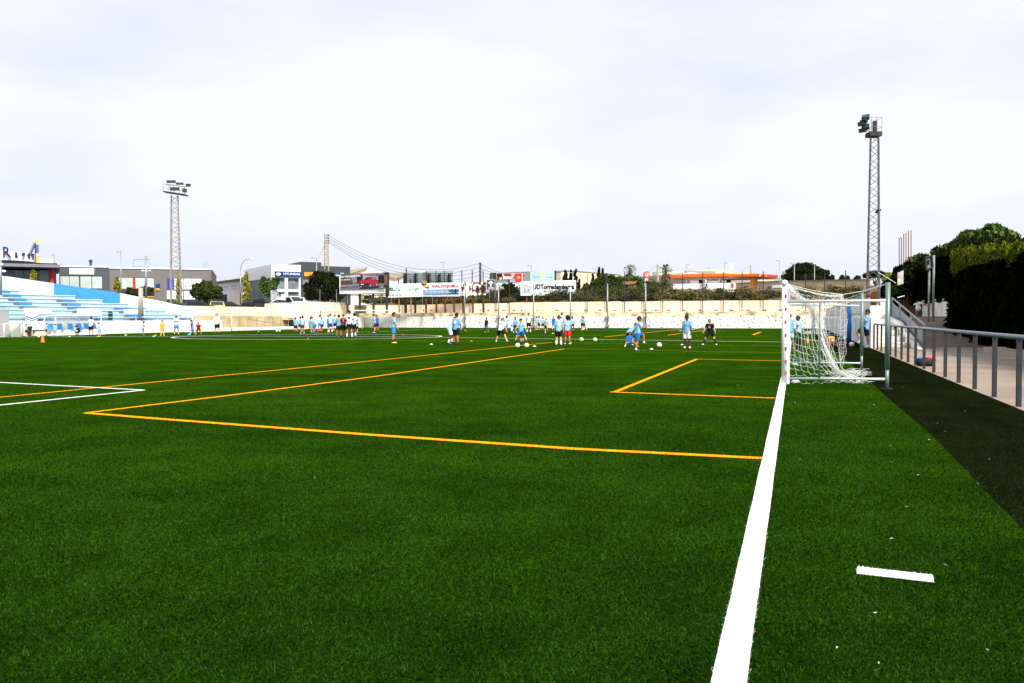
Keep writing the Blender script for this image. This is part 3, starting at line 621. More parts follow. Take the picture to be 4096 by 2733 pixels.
# car dealer: white block + slate block
f = Fac2("car_dealer_building", "white car dealer showroom with blue sign, joined to a dark slate clad block", "building", P(1086, 1300, 118), P(1396, 1300, 124), base=ZT)
zb = -.2
x0, z0 = f.hit(1086, 1057); x1, z1 = f.hit(1203, 1060); x2, z2 = f.hit(1285, 1050); x3, z3 = f.hit(1400, 1068)
DLW = mat("dealer_white", (.85, .85, .84), .6, .03, 1)
MB().box(x0, x1, 0, 16, f.hit(1150, 1112)[1], z0).build("upper_wall", DLW, f.root)
MB().box(x0+.1, x1, .5, 16, zb, f.hit(1150, 1112)[1]-.002).build("glazed_front", mat("showroom_glass", rgb(120, 135, 135), .12, .25, .4), f.root)
for p0, p1 in ((1086, 1094), (1140, 1152), (1196, 1203)): f.part("pillar", DLW, p0, 1111.5, p1, 1225, 0, .49)
f.part("floor_band", DLW, 1094.3, 1158, 1139.7, 1168, .1, .49); f.part("floor_band", DLW, 1152.3, 1158, 1195.7, 1168, .1, .49)
f.part("side_door", DLW, 1127, 1177, 1139.7, 1215, .2, .45)
sgn = f.part("sign_board", NAVY, 1098, 1087, 1202, 1107.5, -.2, -.003)
f.text("HYUNDAI", SIGNW, 1132, 1092, 1197, 1101, -.26, bold=.02)
q = [f.hit(1106+6*math.cos(t)*1.6+6, 1097+6*math.sin(t)) for t in np.linspace(0, 2*math.pi, 20)[:-1]]
MB().prism([(x, -.24, z) for x, z in q], Vector((0, .03, 0))).build("oval_emblem", SIGNW, f.root)
f.text("H", NAVY, 1107, 1094, 1117, 1100, -.27, bold=.02, shear=.5, name="emblem_letter")
f.text("VEHICLE", SIGNW, 1164, 1120, 1181, 1124, .46); f.text("D'OCASIO", SIGNW, 1162, 1126, 1183, 1130, .46)
MB().box(x1+.003, x2, -.05, 16, zb, z2).build("slate_wall", SLATE, f.root)
MB().box(x2+.003, x3, -.03, 16, zb, z3).build("slate_wall", SLATE, f.root)
f.part("orange_sign_board", ORANGE, 1216, 1090, 1262, 1106, -.2, -.053)
f.part("side_window", mat("showroom_glass", (1, 1, 1)), 1209, 1120, 1262, 1152, -.09, -.053)
f.text("VEHICLES", SIGNW, 1224, 1121, 1250, 1125, -.13)
f.text("Casino", SIGNW, 1333, 1097, 1362, 1105, -.10, bold=.02)
f.part("blue_lit_sign", mat("sky_blue_sign", rgb(110, 190, 230), .4), 1360, 1092, 1374, 1098, -.2, -.04)
# two white gabled sheds behind the billboards
SHC = mat("shed_cream", rgb(252, 248, 238), .8, .04, .3); SHR = mat("shed_roof", rgb(168, 160, 146), .85, .12, .3)
f = Fac2("gabled_shed", "white gabled shed rising behind the red car billboard", "shed", P(1400, 1300, 165), P(1560, 1300, 165), base=ZT)
q = [f.hit(*p) for p in [(1405, 1240), (1600, 1240), (1600, 1134), (1471, 1072), (1405, 1092)]]
MB().prism([(x, 0, z) for x, z in q], Vector((0, 20, 0))).build("gable_wall", SHC, f.root)
q = [f.hit(*p) for p in [(1396, 1081), (1471, 1069.5), (1471, 1073), (1404, 1096), (1396, 1095)]]
MB().prism([(x, -.6, z) for x, z in q], Vector((0, .55, 0))).build("roof", SHR, f.root)
f.part("green_pillar", mat("lime_paint", rgb(150, 175, 70), .7), 1443, 1180, 1456, 1197, -.3, -.01); f.part("green_pillar", mat("lime_paint", (1, 1, 1)), 1489, 1180, 1497, 1197, -.3, -.01); f.part("dark_doorway", HOLE, 1457, 1181, 1487, 1196, -.1, -.01)
f = Fac2("gabled_shed", "second white shed with a valley roof, right of the red car billboard", "shed", P(1540, 1300, 160), P(1700, 1300, 160), base=ZT)
q = [f.hit(*p) for p in [(1535, 1240), (1700, 1240), (1700, 1080), (1612, 1106), (1584, 1114), (1535, 1092)]]
MB().prism([(x, 0, z) for x, z in q], Vector((0, 20, 0))).build("gable_wall", SHC, f.root)
q = [f.hit(*p) for p in [(1535, 1096), (1620, 1090), (1640, 1094), (1612, 1106), (1584, 1115), (1535, 1101)]]
MB().prism([(x, -.6, z) for x, z in q], Vector((0, .55, 0))).build("roof", SHR, f.root)
# ================================================================== BILLBOARDS AND SIGNS ON THE FAR BANK
def post_mesh(px, y0, y1, Y, r, m, parent=None, nm="post", z0=None):
    a = P(px, y1, Y); b = P(px, y0, Y)
    if z0 is not None: a.z = z0
    return MB().tube([a, b], r, 8).build(nm, m, parent, world=True, smooth=True)
def bb(name, label, pxL, pxR, Y0, Y1, base=1.93, cat="billboard", group=None): return Fac2(name, label, cat, P(pxL, 1300, Y0), P(pxR, 1300, Y1), group, base=base)
def posts(f, pl, y0, y1, r, m, yoff=.3, nm="post", cross=None):
    for p in pl:
        x, z1 = f.hit(p, y0); z = f.hit(p, y1)[1]; MB().tube([(x, yoff, z), (x+random.uniform(-.03, .03), yoff, z1)], r, 6).build(nm, m, f.root)
YB = 107.5
# big red car billboard
f = bb("billboard", "large black-framed billboard advertising a red car on a city street", 1350, 1550, 111, 107)
f.part("backing_board", DARKM, 1356, 1094, 1551, 1178, 0, .35)
def quadp(f, nm, m, pts, y, parent=None, t=.01): return f.poly(nm, m, pts, y, y+t, parent)
def Z(x, y, s=10.68, ox=1340, oy=1070): return (ox+x/s, oy+y/s)
quadp(f, "white_border", SIGNW, [Z(185, 318), Z(2145, 255), Z(2150, 1100), Z(195, 1135)], -.02)
PN = lambda n, c: mat("print_"+n, c, .6, .25, 3, detail=8)
quadp(f, "street_picture", PN("street", rgb(110, 98, 100)), [Z(250, 318), Z(2140, 262), Z(2140, 920), Z(255, 965)], -.035)
q = [("wall_left", rgb(92, 72, 66), [(255, 325), (520, 320), (520, 740), (255, 745)]), ("wall_mid", rgb(150, 142, 150), [(730, 320), (940, 315), (940, 640), (770, 650), (730, 560)]), ("doorway", rgb(38, 36, 42), [(950, 330), (1195, 325), (1195, 620), (1050, 700), (950, 690)]),
     ("wall_right", rgb(165, 155, 160), [(1200, 330), (1860, 380), (1860, 560), (1200, 560)]), ("awning", rgb(160, 100, 95), [(1150, 285), (1860, 360), (1860, 385), (1190, 320)]), ("arch_gate", rgb(32, 28, 32), [(1870, 400), (1900, 350), (1990, 325), (2080, 340), (2125, 400), (2125, 665), (1880, 670)]),
     ("low_wall", rgb(72, 72, 78), [(525, 565), (780, 560), (780, 690), (525, 700)]), ("pavement", rgb(140, 125, 125), [(255, 770), (950, 700), (2140, 690), (2140, 740), (1080, 790), (255, 850)]), ("kerb", rgb(42, 42, 50), [(255, 855), (1080, 782), (1080, 800), (255, 880)]),
     ("road", rgb(100, 104, 118), [(255, 882), (1080, 802), (2140, 745), (2140, 915), (255, 960)]), ("car_shadow", rgb(40, 40, 55), [(1050, 910), (1150, 850), (1900, 800), (2140, 800), (1750, 900), (1150, 935)])]
for i, (n_, c, pts) in enumerate(q): quadp(f, "picture_"+n_, PN(n_, c), [Z(*p) for p in pts], -.05-.012*i)
CR = mat("print_car_red", rgb(170, 35, 50), .5, .15, 4)
quadp(f, "picture_car_body", CR, [Z(*p) for p in [(1075, 600), (1150, 565), (1260, 535), (1380, 430), (1600, 405), (1740, 420), (1830, 520), (1875, 620), (1870, 700), (1790, 760), (1480, 810), (1120, 790), (1070, 700)]], -.20)
quadp(f, "picture_car_glass", PN("carglass", rgb(50, 52, 62)), [Z(*p) for p in [(1260, 530), (1370, 440), (1590, 420), (1450, 520)]], -.215)
quadp(f, "picture_car_glass", PN("carglass2", rgb(110, 125, 160)), [Z(*p) for p in [(1620, 530), (1640, 440), (1740, 430), (1800, 520)]], -.215)
quadp(f, "picture_car_bumper", PN("bumper", rgb(45, 42, 48)), [Z(*p) for p in [(1070, 665), (1500, 680), (1480, 800), (1120, 830), (1080, 760)]], -.215)
quadp(f, "picture_plate", SIGNW, [Z(*p) for p in [(1150, 710), (1275, 715), (1275, 745), (1150, 740)]], -.228)
for (a_, b_, r_) in ((1570, 780, 85), (1835, 745, 70), (1165, 830, 55)):
    pts = [Z(a_+r_*.7*math.cos(t), b_+r_*1.15*math.sin(t)) for t in np.linspace(0, 2*math.pi, 15)[:-1]]; quadp(f, "picture_wheel", BLACK, pts, -.24)
    pts = [Z(a_+r_*.4*math.cos(t), b_+r_*.75*math.sin(t)) for t in np.linspace(0, 2*math.pi, 13)[:-1]]; quadp(f, "picture_wheel_rim", PN("rim", rgb(150, 150, 155)), pts, -.252)
f.text("Nou Hyundai KONA", SIGNW, *Z(280, 350), *Z(1150, 455), -.27, bold=.012, dz=.015)
f.text("Live unlimited.", SIGNW, *Z(280, 500), *Z(720, 555), -.27)
f.text("HYUNDAI", DARKM, *Z(1890, 1003), *Z(2130, 1035), -.06, bold=.02); f.text("H", DARKM, *Z(1780, 1005), *Z(1830, 1045), -.06, shear=.4)
f.part("picture_blue_badge", mat("badge_blue", rgb(60, 130, 190), .5), 1522, 1146, 1528, 1153, -.235, -.225); f.part("picture_green_badge", mat("badge_green", rgb(130, 180, 110), .5), 1530, 1146, 1537, 1153, -.235, -.225)
posts(f, (1384, 1433, 1488, 1541), 1176, 1252, .16, DARKM)
MB().box(f.hit(1345, 1183)[0], f.hit(1545, 1183)[0], .1, .7, f.hit(1450, 1184)[1], f.hit(1450, 1181)[1]).build("service_walkway", DARKM, f.root)
f.part("side_support", mat("brown_plank", rgb(120, 85, 70), .8), 1543, 1100, 1549, 1140, -.3, -.01); f.part("side_frame", DARKM, 1538, 1090, 1550, 1094, -.2, .2)
# Cerca Rapid board
f = bb("billboard", "white and pale green fencing company billboard with phone number, wire mesh drawing", 1540, 1690, YB, YB)
MINT = mat("mint_board", rgb(238, 250, 242), .6, .03, 1)
b_ = f.poly("board", MINT, [(1541, 1137), (1689, 1134), (1689, 1187), (1542, 1191)], 0, .08)
def Z2(x, y): return (1530+x/7.121, 1060+y/7.121)
GL = mat("green_line", rgb(150, 205, 180), .6)
def line2(f, nm, m, pts, w, y, zz=Z2, parent=None):
    q = [f.hit(*zz(*p)) for p in pts]; mb = MB()
    for (xa, za), (xb, zb) in zip(q[:-1], q[1:]):
        d = Vector((xb-xa, 0, zb-za)); n_ = Vector((-d.z, 0, d.x)).normalized()*w/2; mb.prism([(xa+n_.x, y, za+n_.z), (xb+n_.x, y, zb+n_.z), (xb-n_.x, y, zb-n_.z), (xa-n_.x, y, za-n_.z)], Vector((0, .008, 0)))
    return mb.build(nm, m, parent or f.root)
ms = []
for (x0_, y0_) in ((600, 730), (770, 730), (925, 730), (1070, 730)):
    line2(f, "mesh_drawing", GL, [(x0_, y0_), (x0_+90, 600), (x0_+30, 560)] if x0_ < 1000 else [(x0_, y0_), (1120, 660)], .05, -.02); line2(f, "mesh_drawing", GL, [(x0_, y0_), (x0_+95, 850), (x0_+55, 905)] if x0_ < 1000 else [(x0_, y0_), (1120, 800)], .05, -.03)
line2(f, "mesh_drawing", GL, [(640, 560), (700, 620), (860, 620), (880, 570)][:2], .05, -.02); line2(f, "mesh_drawing", GL, [(760, 570), (850, 640), (1000, 780), (1120, 900)], .05, -.04); line2(f, "mesh_drawing", GL, [(1000, 620), (840, 850)], .05, -.045)
line2(f, "logo_frame", GL, [(180, 600), (550, 600), (520, 700)], .09, -.02); line2(f, "logo_frame", DARKM, [(155, 600), (135, 715), (400, 722)], .14, -.022); line2(f, "logo_frame", DARKM, [(440, 722), (510, 720)], .14, -.022)
f.text("Cerca", DARKM, *Z2(160, 625), *Z2(315, 690), -.03, bold=.03, shear=.2); f.text("Ràpid", GL, *Z2(350, 615), *Z2(520, 690), -.03, bold=.02, shear=.3)
f.text("636 58 06 09", DARKM, *Z2(137, 840), *Z2(530, 890), -.03, bold=.01, spacing=1.1); line2(f, "rule", DARKM, [(135, 823), (530, 820)], .04, -.02); f.text("www.cercarapid.com", GL, *Z2(137, 778), *Z2(528, 800), -.03)
f.text("Tanques de Langues", DARKM, *Z2(665, 700), *Z2(1075, 745), -.06, shear=.3, dz=.18); line2(f, "underline", DARKM, [(890, 770), (960, 715), (1075, 685)], .04, -.055)
line2(f, "board_seam", STEEL, [(252, 560), (252, 920)], .03, -.015); line2(f, "board_seam", STEEL, [(432, 650), (432, 915)], .03, -.015)
posts(f, (1547, 1595, 1643), 1189, 1252, .10, mat("brown_rust", rgb(150, 105, 70), .9, .3, 5)); posts(f, (1593, 1641), 1116, 1138, .09, BLACK)
# restaurant board
f = bb("billboard", "white and blue seafood restaurant billboard with crimson lettering and a round number emblem", 1688, 1842, YB, YB)
f.poly("board", SIGNW, [(1690, 1134), (1839, 1130), (1839, 1186), (1690, 1187)], 0, .08)
SB = mat("sea_blue", rgb(30, 100, 170), .5, .06, 1); CRIM = mat("crimson_letter", rgb(175, 40, 90), .5)
f.poly("blue_band", SB, [Z2(1160, 708), Z2(2180, 690), Z2(2180, 775), Z2(1160, 790)], -.02, -.004); f.poly("blue_band", SB, [Z2(1160, 805), Z2(2180, 790), Z2(2180, 850), Z2(1160, 862)], -.02, -.004)
f.text("XALOQUELL", CRIM, *Z2(1393, 570), *Z2(2180, 660), -.03, bold=.045, spacing=1.05, dz=.015)
f.text("TAPES ARROSSOS MARISC PEIX", SIGNW, *Z2(1172, 730), *Z2(1882, 770), -.035, bold=.03)
f.text("Obrim la cuina a partir de les 9 del matí", SIGNW, *Z2(1165, 810), *Z2(1830, 828), -.035); f.text("Gaudeix del producte bon a dos de la fusta i a peu de platja", SIGNW, *Z2(1165, 832), *Z2(2175, 850), -.035)
f.text("Passeig marítim Torredembarra tel", DARKM, *Z2(1165, 872), *Z2(2180, 888), -.03)
def disc(f, px, py, rpx, y, m, nm, parent=None, sx=1.0):
    pts = [(px+rpx*sx*math.cos(t), py+rpx*math.sin(t)) for t in np.linspace(0, 2*math.pi, 25)[:-1]]; return f.poly(nm, m, pts, y, y+.02, parent)
e_ = disc(f, 1696.5, 1132.5, 11.8, -.08, mat("emblem_gold", rgb(190, 140, 90), .5), "round_emblem"); disc(f, 1696.5, 1132.5, 9.3, -.105, BLACK, "emblem_face", e_)
f.text("70", SIGNW, 1690, 1127.5, 1703, 1137, -.12, bold=.0, parent=e_)
f.poly("gold_ribbon", mat("ribbon_gold", rgb(250, 200, 90), .5), [Z2(1145, 600), Z2(1260, 590), Z2(1350, 560), Z2(1355, 600), Z2(1200, 635)], -.06, -.04)
f.poly("blue_wave", SB, [Z2(1190, 640), Z2(1270, 600), Z2(1365, 660), Z2(1290, 672)], -.055, -.035)
for x_ in (1985, 2080): f.poly("bottle_print", BLACK if x_ > 2000 else mat("bottle_green", rgb(30, 110, 40), .5), [Z2(x_-15, 675), Z2(x_+15, 675), Z2(x_+40, 810), Z2(x_-40, 815)], -.06, -.04)
posts(f, (1703, 1745, 1780, 1816), 1186, 1252, .15, RUST); posts(f, (1704, 1743, 1776), 1083, 1133, .07, DARKM, .25)
# bare black trusses seen below the grey boards
f = bb("billboard", "grey backs of two large billboards carried on black steel trusses", 1610, 1816, 112, 112, cat="billboard")
f.poly("back_panel", mat("zinc_sheet", rgb(150, 165, 168), .5, .15, .5, metal=.2), [(1612, 1091), (1692, 1088.5), (1692, 1134), (1612, 1134)], 0, .15)
f.poly("back_panel", mat("zinc_sheet_dark", rgb(122, 124, 124), .6, .1, .5), [(1692.4, 1088.5), (1711, 1087), (1711, 1134), (1692.4, 1134)], .02, .15)
f.poly("back_panel", mat("zinc_sheet", (1, 1, 1)), [(1711.4, 1086), (1812, 1083), (1812, 1132), (1711.4, 1132)], 0, .15)
for p in (1622, 1663, 1716, 1757, 1797):
    x, z0 = f.hit(p, 1255); _, z1 = f.hit(p, 1094); mb = MB().tube([(x, -.35, z0), (x, -.35, z1)], .13, 6).tube([(x+.3, -.9, f.hit(p, 1140)[1]), (x+.3, -.9, z1)], .06, 5)
    for k in range(5):
        za = z1-(k+.2)*.38; mb.tube([(x, -.35, za), (x+.3, -.9, za-.3)], .04, 4)
    mb.build("truss", BLACK, f.root)
mb = MB()
for y in (1098, 1106, 1129): 
    a, b = f.hit(1612, y), f.hit(1812, y-2.5); mb.tube([(a[0], -.5, a[1]), (b[0], -.5, b[1])], .06, 5)
mb.build("cross_rail", BLACK, f.root)
# torn rusty board
f = bb("billboard", "rusty billboard with torn peeling white paper left of the arrow sign", 1838, 1947, YB, YB)
TORN = mat("torn_poster", rgb(240, 238, 232), .9, .05, 2.2, col2=rgb(75, 38, 22), lo=.49, hi=.53, detail=10, stretch=(1.4, 1, .8)); TORN2 = mat("torn_poster_dark", rgb(235, 232, 225), .9, .05, 1.8, col2=rgb(70, 32, 18), lo=.44, hi=.48, detail=10)
f.poly("board", TORN, [(1840, 1131), (1891, 1130), (1891, 1184), (1840, 1184)], 0, .08); f.poly("board", TORN2, [(1891.3, 1130), (1944, 1129), (1944, 1184), (1891.3, 1184)], .01, .08)
f.poly("loose_paper", SIGNW, [(1862, 1150), (1870, 1140), (1871, 1185), (1866, 1194), (1863, 1180)], -.15, -.13)
posts(f, (1852, 1891, 1934), 1184, 1252, .14, RUST); posts(f, (1847, 1888, 1932), 1080, 1131, .07, RUST)
# arrow sign
f = bb("direction_sign", "dark grey square sign with a white upward arrow", 1945, 1982, YB+1, YB+1, cat="sign")
f.part("board_edge", SIGNW, 1946, 1119, 1981, 1160, 0, .06); f.part("board", mat("sign_grey", rgb(72, 72, 78), .6), 1947.2, 1120.2, 1979.5, 1158.5, -.02, -.003)
f.poly("arrow", SIGNW, [(1963.5, 1123), (1974, 1133), (1972, 1136), (1966.5, 1131.5), (1966.5, 1147.5), (1960.5, 1147.5), (1960.5, 1131.5), (1955, 1136), (1953, 1133)], -.04, -.024)
f.part("caption_box", SIGNW, 1953.5, 1150, 1974, 1156, -.03, -.022); f.text("Pla de la mar", DARKM, 1955, 1151.5, 1972, 1154.5, -.035)
posts(f, (1958, 1979), 1160, 1250, .05, STEEL)
# red cinema board + grey back + blue poster further behind
f = bb("billboard", "poster billboard of laughing faces with a bright red panel on the right", 1982, 2092, 122, 122, base=ZT)
def Z3(x, y): return (1960+x/6.528, 1060+y/6.528)
f.poly("board", SIGNW, [Z3(170, 210), Z3(848, 207), Z3(848, 470), Z3(175, 475)], 0, .1)
f.poly("crowd_picture", PN("crowd", rgb(120, 75, 62)), [Z3(178, 218), Z3(655, 216), Z3(655, 460), Z3(180, 462)], -.02, -.004)
for i, (c, pts) in enumerate([(rgb(30, 24, 24), [(180, 220), (330, 220), (300, 330), (200, 400)]), (rgb(225, 180, 150), [(240, 330), (310, 320), (315, 380), (250, 390)]), (rgb(95, 150, 150), [(195, 400), (470, 405), (440, 455), (200, 460)]), (rgb(150, 40, 45), [(410, 222), (520, 222), (510, 285), (400, 290)]), (rgb(205, 170, 140), [(540, 225), (640, 220), (640, 290), (560, 290)]), (rgb(160, 165, 172), [(520, 380), (654, 370), (654, 458), (520, 458)]), (rgb(235, 195, 165), [(320, 240), (355, 235), (360, 290), (325, 295)])]):
    f.poly("crowd_patch", PN("patch%d" % i, c), [Z3(*p) for p in pts], -.03-.01*i, -.025-.01*i)
f.text("ENDAVANT", SIGNW, *Z3(342, 295), *Z3(615, 380), -.13, bold=.05)
f.poly("red_panel", mat("vivid_red", rgb(240, 50, 40), .5, .04, 1), [Z3(657, 218), Z3(832, 216), Z3(832, 460), Z3(657, 462)], -.02, -.004)
f.text("VOTA", SIGNW, *Z3(705, 300), *Z3(780, 340), -.05, bold=.03); f.text("PSC.PM", SIGNW, *Z3(706, 345), *Z3(780, 365), -.05)
posts(f, (2000, 2040, 2080), 1131, 1200, .12, DARKM)
f = bb("billboard", "bare grey metal billboard back next to the pale blue poster", 2090, 2122, 124, 124, base=ZT)
f.poly("back_panel", mat("grey_slats", rgb(135, 135, 132), .7, .12, 6, stretch=(.1, 1, 4)), [(2090, 1090.5), (2121, 1088), (2121, 1125), (2090, 1125)], 0, .2); posts(f, (2098, 2116), 1124, 1200, .1, DARKM)
disc(f, 2094.5, 1103, 2.4, -.03, BLACK, "lamp_hole")
f = bb("billboard", "pale blue poster billboard with a yellow column and blurred lettering", 2122, 2220, 120, 120, base=ZT)
f.poly("board", mat("white_frame", (.8, .8, .8), .5), [(2122, 1088), (2217, 1083.5), (2217, 1124), (2122, 1124)], 0, .1)
f.poly("blue_poster", mat("poster_blue", rgb(160, 215, 238), .6, .12, 1.2, detail=6), [(2125, 1089), (2215.5, 1085), (2215.5, 1123.5), (2125, 1123.5)], -.02, -.004)
YEL = mat("poster_yellow", rgb(245, 215, 130), .6, .1, 2); f.poly("yellow_column", YEL, [(2165, 1094), (2176, 1094), (2177, 1122), (2164, 1122)], -.04, -.024); f.poly("yellow_column", YEL, [(2158, 1087.5), (2182, 1086.5), (2180, 1091), (2161, 1091.5)], -.04, -.024)
for (a, b, c, d) in ((2128, 1091, 2156, 1095), (2186, 1090, 2210, 1094)): f.text("Festes Majors", YEL, a, b, c, d, -.03)
PP = mat("poster_pink", rgb(215, 120, 160), .6)
f.text("MARINADA", PP, 2127, 1102, 2164, 1106.5, -.03, bold=.02); f.text("PEIX BLAU", YEL, 2181, 1101, 2212, 1106, -.03, bold=.02)
f.text("a Port del Juliol", NAVY, 2131, 1109, 2159, 1112, -.03); f.text("al 7 d'agost", NAVY, 2186, 1108.5, 2211, 1111, -.03)
f.part("post", DARKM, 2140, 1124.3, 2142, 1200, .1, .3); f.part("post", DARKM, 2195, 1124.3, 2197, 1200, .1, .3)
# white wall board with AN...AT / 900
f = bb("billboard", "old white billboard with large serif letters and digits behind a bush", 1980, 2084, 112, 112)
f.poly("board", SIGNW, [(1982, 1134), (2083, 1132), (2083, 1172), (1984, 1166)], 0, .1)
f.text("AN", DARKM, 1991, 1141, 2014, 1152, -.02); f.text("AT", DARKM, 2062, 1141, 2083, 1152, -.02); f.text("900", DARKM, 1989, 1158, 2018, 1169, -.02, bold=.02); f.text("809", DARKM, 2056, 1158, 2083, 1170, -.02, bold=.02)
posts(f, (1992, 2030, 2070), 1172, 1215, .07, STEEL)
# UDTorredembarra banner
f = bb("billboard", "big white club banner with black lettering and a blue and yellow crest", 2080, 2306, YB-.5, YB-.5)
WB = mat("banner_white", (.86, .87, .88), .6, .02, 1)
f.poly("board", WB, [(2081.5, 1126), (2304, 1121), (2304, 1180), (2082, 1183)], 0, .06)
f.text("UDTorredembarra", BLACK, 2131.5, 1137, 2297, 1158, -.02, bold=.045, dz=.0)
f.text("#somcentenaris", DARKM, 2174, 1160, 2254, 1170.5, -.02)
CB = mat("crest_blue", rgb(50, 130, 200), .5)
cr_ = f.poly("crest", CB, [Z3(870, 510), Z3(915, 520), Z3(960, 515), Z3(1043, 478), Z3(1015, 560), Z3(1015, 640), Z3(1040, 722), Z3(950, 730), Z3(862, 725), Z3(890, 640), Z3(885, 570)], -.02, -.004)
f.poly("crest_field", WB, [Z3(885, 525), Z3(950, 528), Z3(1025, 500), Z3(1002, 565), Z3(1005, 640), Z3(1025, 712), Z3(950, 720), Z3(880, 715), Z3(902, 640), Z3(895, 570)], -.03, -.021, cr_)
f.poly("crest_yellow", mat("crest_yellow", rgb(235, 215, 60), .5), [Z3(900, 572), Z3(1005, 572), Z3(1005, 618), Z3(900, 618)], -.04, -.031, cr_)
for i in range(4): f.poly("crest_stripe", CB, [Z3(893+i*34, 625), Z3(910+i*34, 625), Z3(914+i*34, 712), Z3(893+i*34, 712)], -.045, -.031, cr_)
f.text("UDT", NAVY, *Z3(903, 532), *Z3(1000, 560), -.045, parent=cr_, bold=.02)
f.poly("crest_ribbon", CB, [Z3(848, 545), Z3(862, 570), Z3(872, 660), Z3(855, 620)], -.02, -.004); f.poly("crest_ribbon", CB, [Z3(1035, 560), Z3(1058, 520), Z3(1058, 640), Z3(1045, 675), Z3(1035, 640)], -.02, -.004)
ORR = mat("orange_rust", rgb(185, 85, 50), .8, .25, 5)
posts(f, (2108, 2167, 2223), 1182, 1252, .08, ORR)
# loose steel poles on the upper wall
k = 0
for p, y0, y1, m in [(1630, 1074, 1252, "dark"), (1987.5, 1090, 1252, "r"), (2041, 1118, 1252, "r"), (2351, 1098, 1252, "d"), (2428, 1096, 1252, "d"), (2500.5, 1092, 1252, "d"), (2577.5, 1092, 1252, "d"), (2653, 1078, 1252, "d"), (2732, 1091, 1252, "d"), (2812, 1090, 1252, "d"), (2894, 1088, 1252, "d"), (2969, 1087, 1252, "d"), (3053, 1086, 1252, "d"), (3132, 1086, 1240, "d"), (3222, 1095, 1245, "d"), (3298, 1092, 1240, "d"), (3381, 1082, 1240, "d")]:
    x_, z_ = fv.hit(p, y1); g = fv.a+fv.u*x_-fv.n*.25; tz = P(p, y0, g.y).z
    lab = {1630: "tallest dark pole crossing the pale green fence company billboard", 1987.5: "rusty pole in front of the laughing faces poster", 2041: "rusty pole standing by the bush left of the club banner", 2351: "thin brown pole right of the club banner before the cypress group", 2428: "dark pole just left of the ruined stone house, behind a net pole", 2500.5: "leaning dark pole standing in front of the ruined stone house", 2577.5: "dark pole crossing the round red and white sign", 2653: "dark pole in front of the right-hand fan palm", 2732: "dark pole at the left end of the orange petrol station canopy", 2812: "dark pole crossing the left part of the orange canopy, above the boy in white shorts", 2894: "dark pole in front of the middle of the orange canopy", 2969: "dark pole in front of the canopy, left of its orange pillar", 3053: "dark pole at the right tip of the orange canopy", 3132: "dark pole right beside the near goal post, before the pine", 3222: "dark pole behind the near goal net, left one", 3298: "dark pole behind the near goal net, middle one", 3381: "dark pole behind the near goal net, rightmost before the lattice mast"}[p]
    o = MB().tube([(g.x, g.y, 1.9), (g.x, g.y, tz)], .055 if p != 1630 else .09, 6).build("steel_pole", RUST if m == "r" else DARKM, world=True, loc=(g.x, g.y, 1.9)); tag(o, lab, "pole", "bare poles along the far wall")
# ------------------------------------------------------------------ ball-stop net with grey poles
npx = (1862, 1997, 2137, 2283.5, 2432, 2584)
names = ["leftmost grey ball-stop pole, beside the torn billboard", "grey ball-stop pole at the old serif letter billboard", "grey ball-stop pole crossing the first letter of the club banner", "grey ball-stop pole crossing the last letters of the club banner", "grey ball-stop pole left of the ruined house", "rightmost grey ball-stop pole, below the round red sign"]
np_pts = []
for p, nm in zip(npx, names):
    x, z = FWR.hit(p, 1305); g = FWR.a+FWR.u*x-FWR.n*.2; top = P(p, {1862: 1120, 1997: 1137, 2137: 1137, 2283.5: 1137, 2432: 1135, 2584: 1135}[p], g.y).z; np_pts.append((g, top))
    r_ = empty("net_pole", g, nm, "pole", "grey poles of the ball-stop net")
    MB().tube([g, g+Vector((0, 0, top))], .075, 8).build("pole_shaft", STEEL, r_, world=True, smooth=True)
    for z_ in (.3, 1.35): MB().box(-.18, .18, -.12, .16, z_-.12, z_+.12).build("wall_bracket", STEEL, r_)
NETD = wire_mat("ball_net", (.02, .025, .02), .2, .014)
nf = empty("ball_stop_net", np_pts[0][0], "dark ball-stop netting stretched between the tall grey poles", "net")
for (g, t), (g2, t2) in zip(np_pts[:-1], np_pts[1:]):
    # build each span in the frame of the wall so the mesh pattern runs along it
    mb = MB(); n_ = 8
    for i in range(n_):
        for j in range(2):
            pass
    vs = []; 
    for i in range(n_+1):
        s_ = i/n_; q = g.lerp(g2, s_); sag = .5*4*s_*(1-s_)*.5; vs += [(q.x, q.y, 3.15), (q.x, q.y, t*(1-s_)+t2*s_-.05-sag)]
    mb.add(vs, [(2*i, 2*i+2, 2*i+3, 2*i+1) for i in range(n_)])
    M_ = FWR.root.matrix_world; o = mb.build("net_span", NETD, nf, world=True)
# fence panels on the bank
fb = Fac2("bank_fence", "low fence of framed grey panels along the scrub bank above the far wall", "fence", P(2380, 1300, 112), P(3160, 1300, 96), base=3.1)
mb = MB(); W_ = fb.w; n_ = 10
for i in range(n_):
    x0 = W_*i/n_+.12; x1 = W_*(i+1)/n_-.12; z1 = fb.hit(2380+78*(i+.5), 1161)[1]
    mb.tube([(x0, 0, 0), (x0, 0, z1), (x1, 0, z1), (x1, 0, 0)], .035, 5); mb.tube([(x0-.24, 0, z1-.25), (x0, 0, z1-.25)], .025, 4)
mb.build("panel_frame", STEEL, fb.root)
mb = MB()
mb.add([(0, .02, .1), (W_, .02, .1), (W_, .02, 1.75), (0, .02, 1.75)], [(0, 1, 2, 3)]); mb.build("wire_mesh", wire_mat("panel_wire", (.08, .08, .08), .3, .02), fb.root)
fb2 = Fac2("bank_fence", "dark wire fence in front of the scrub below the billboards", "fence", P(1240, 1300, 110), P(2390, 1300, 112), base=3.1)
mb = MB()
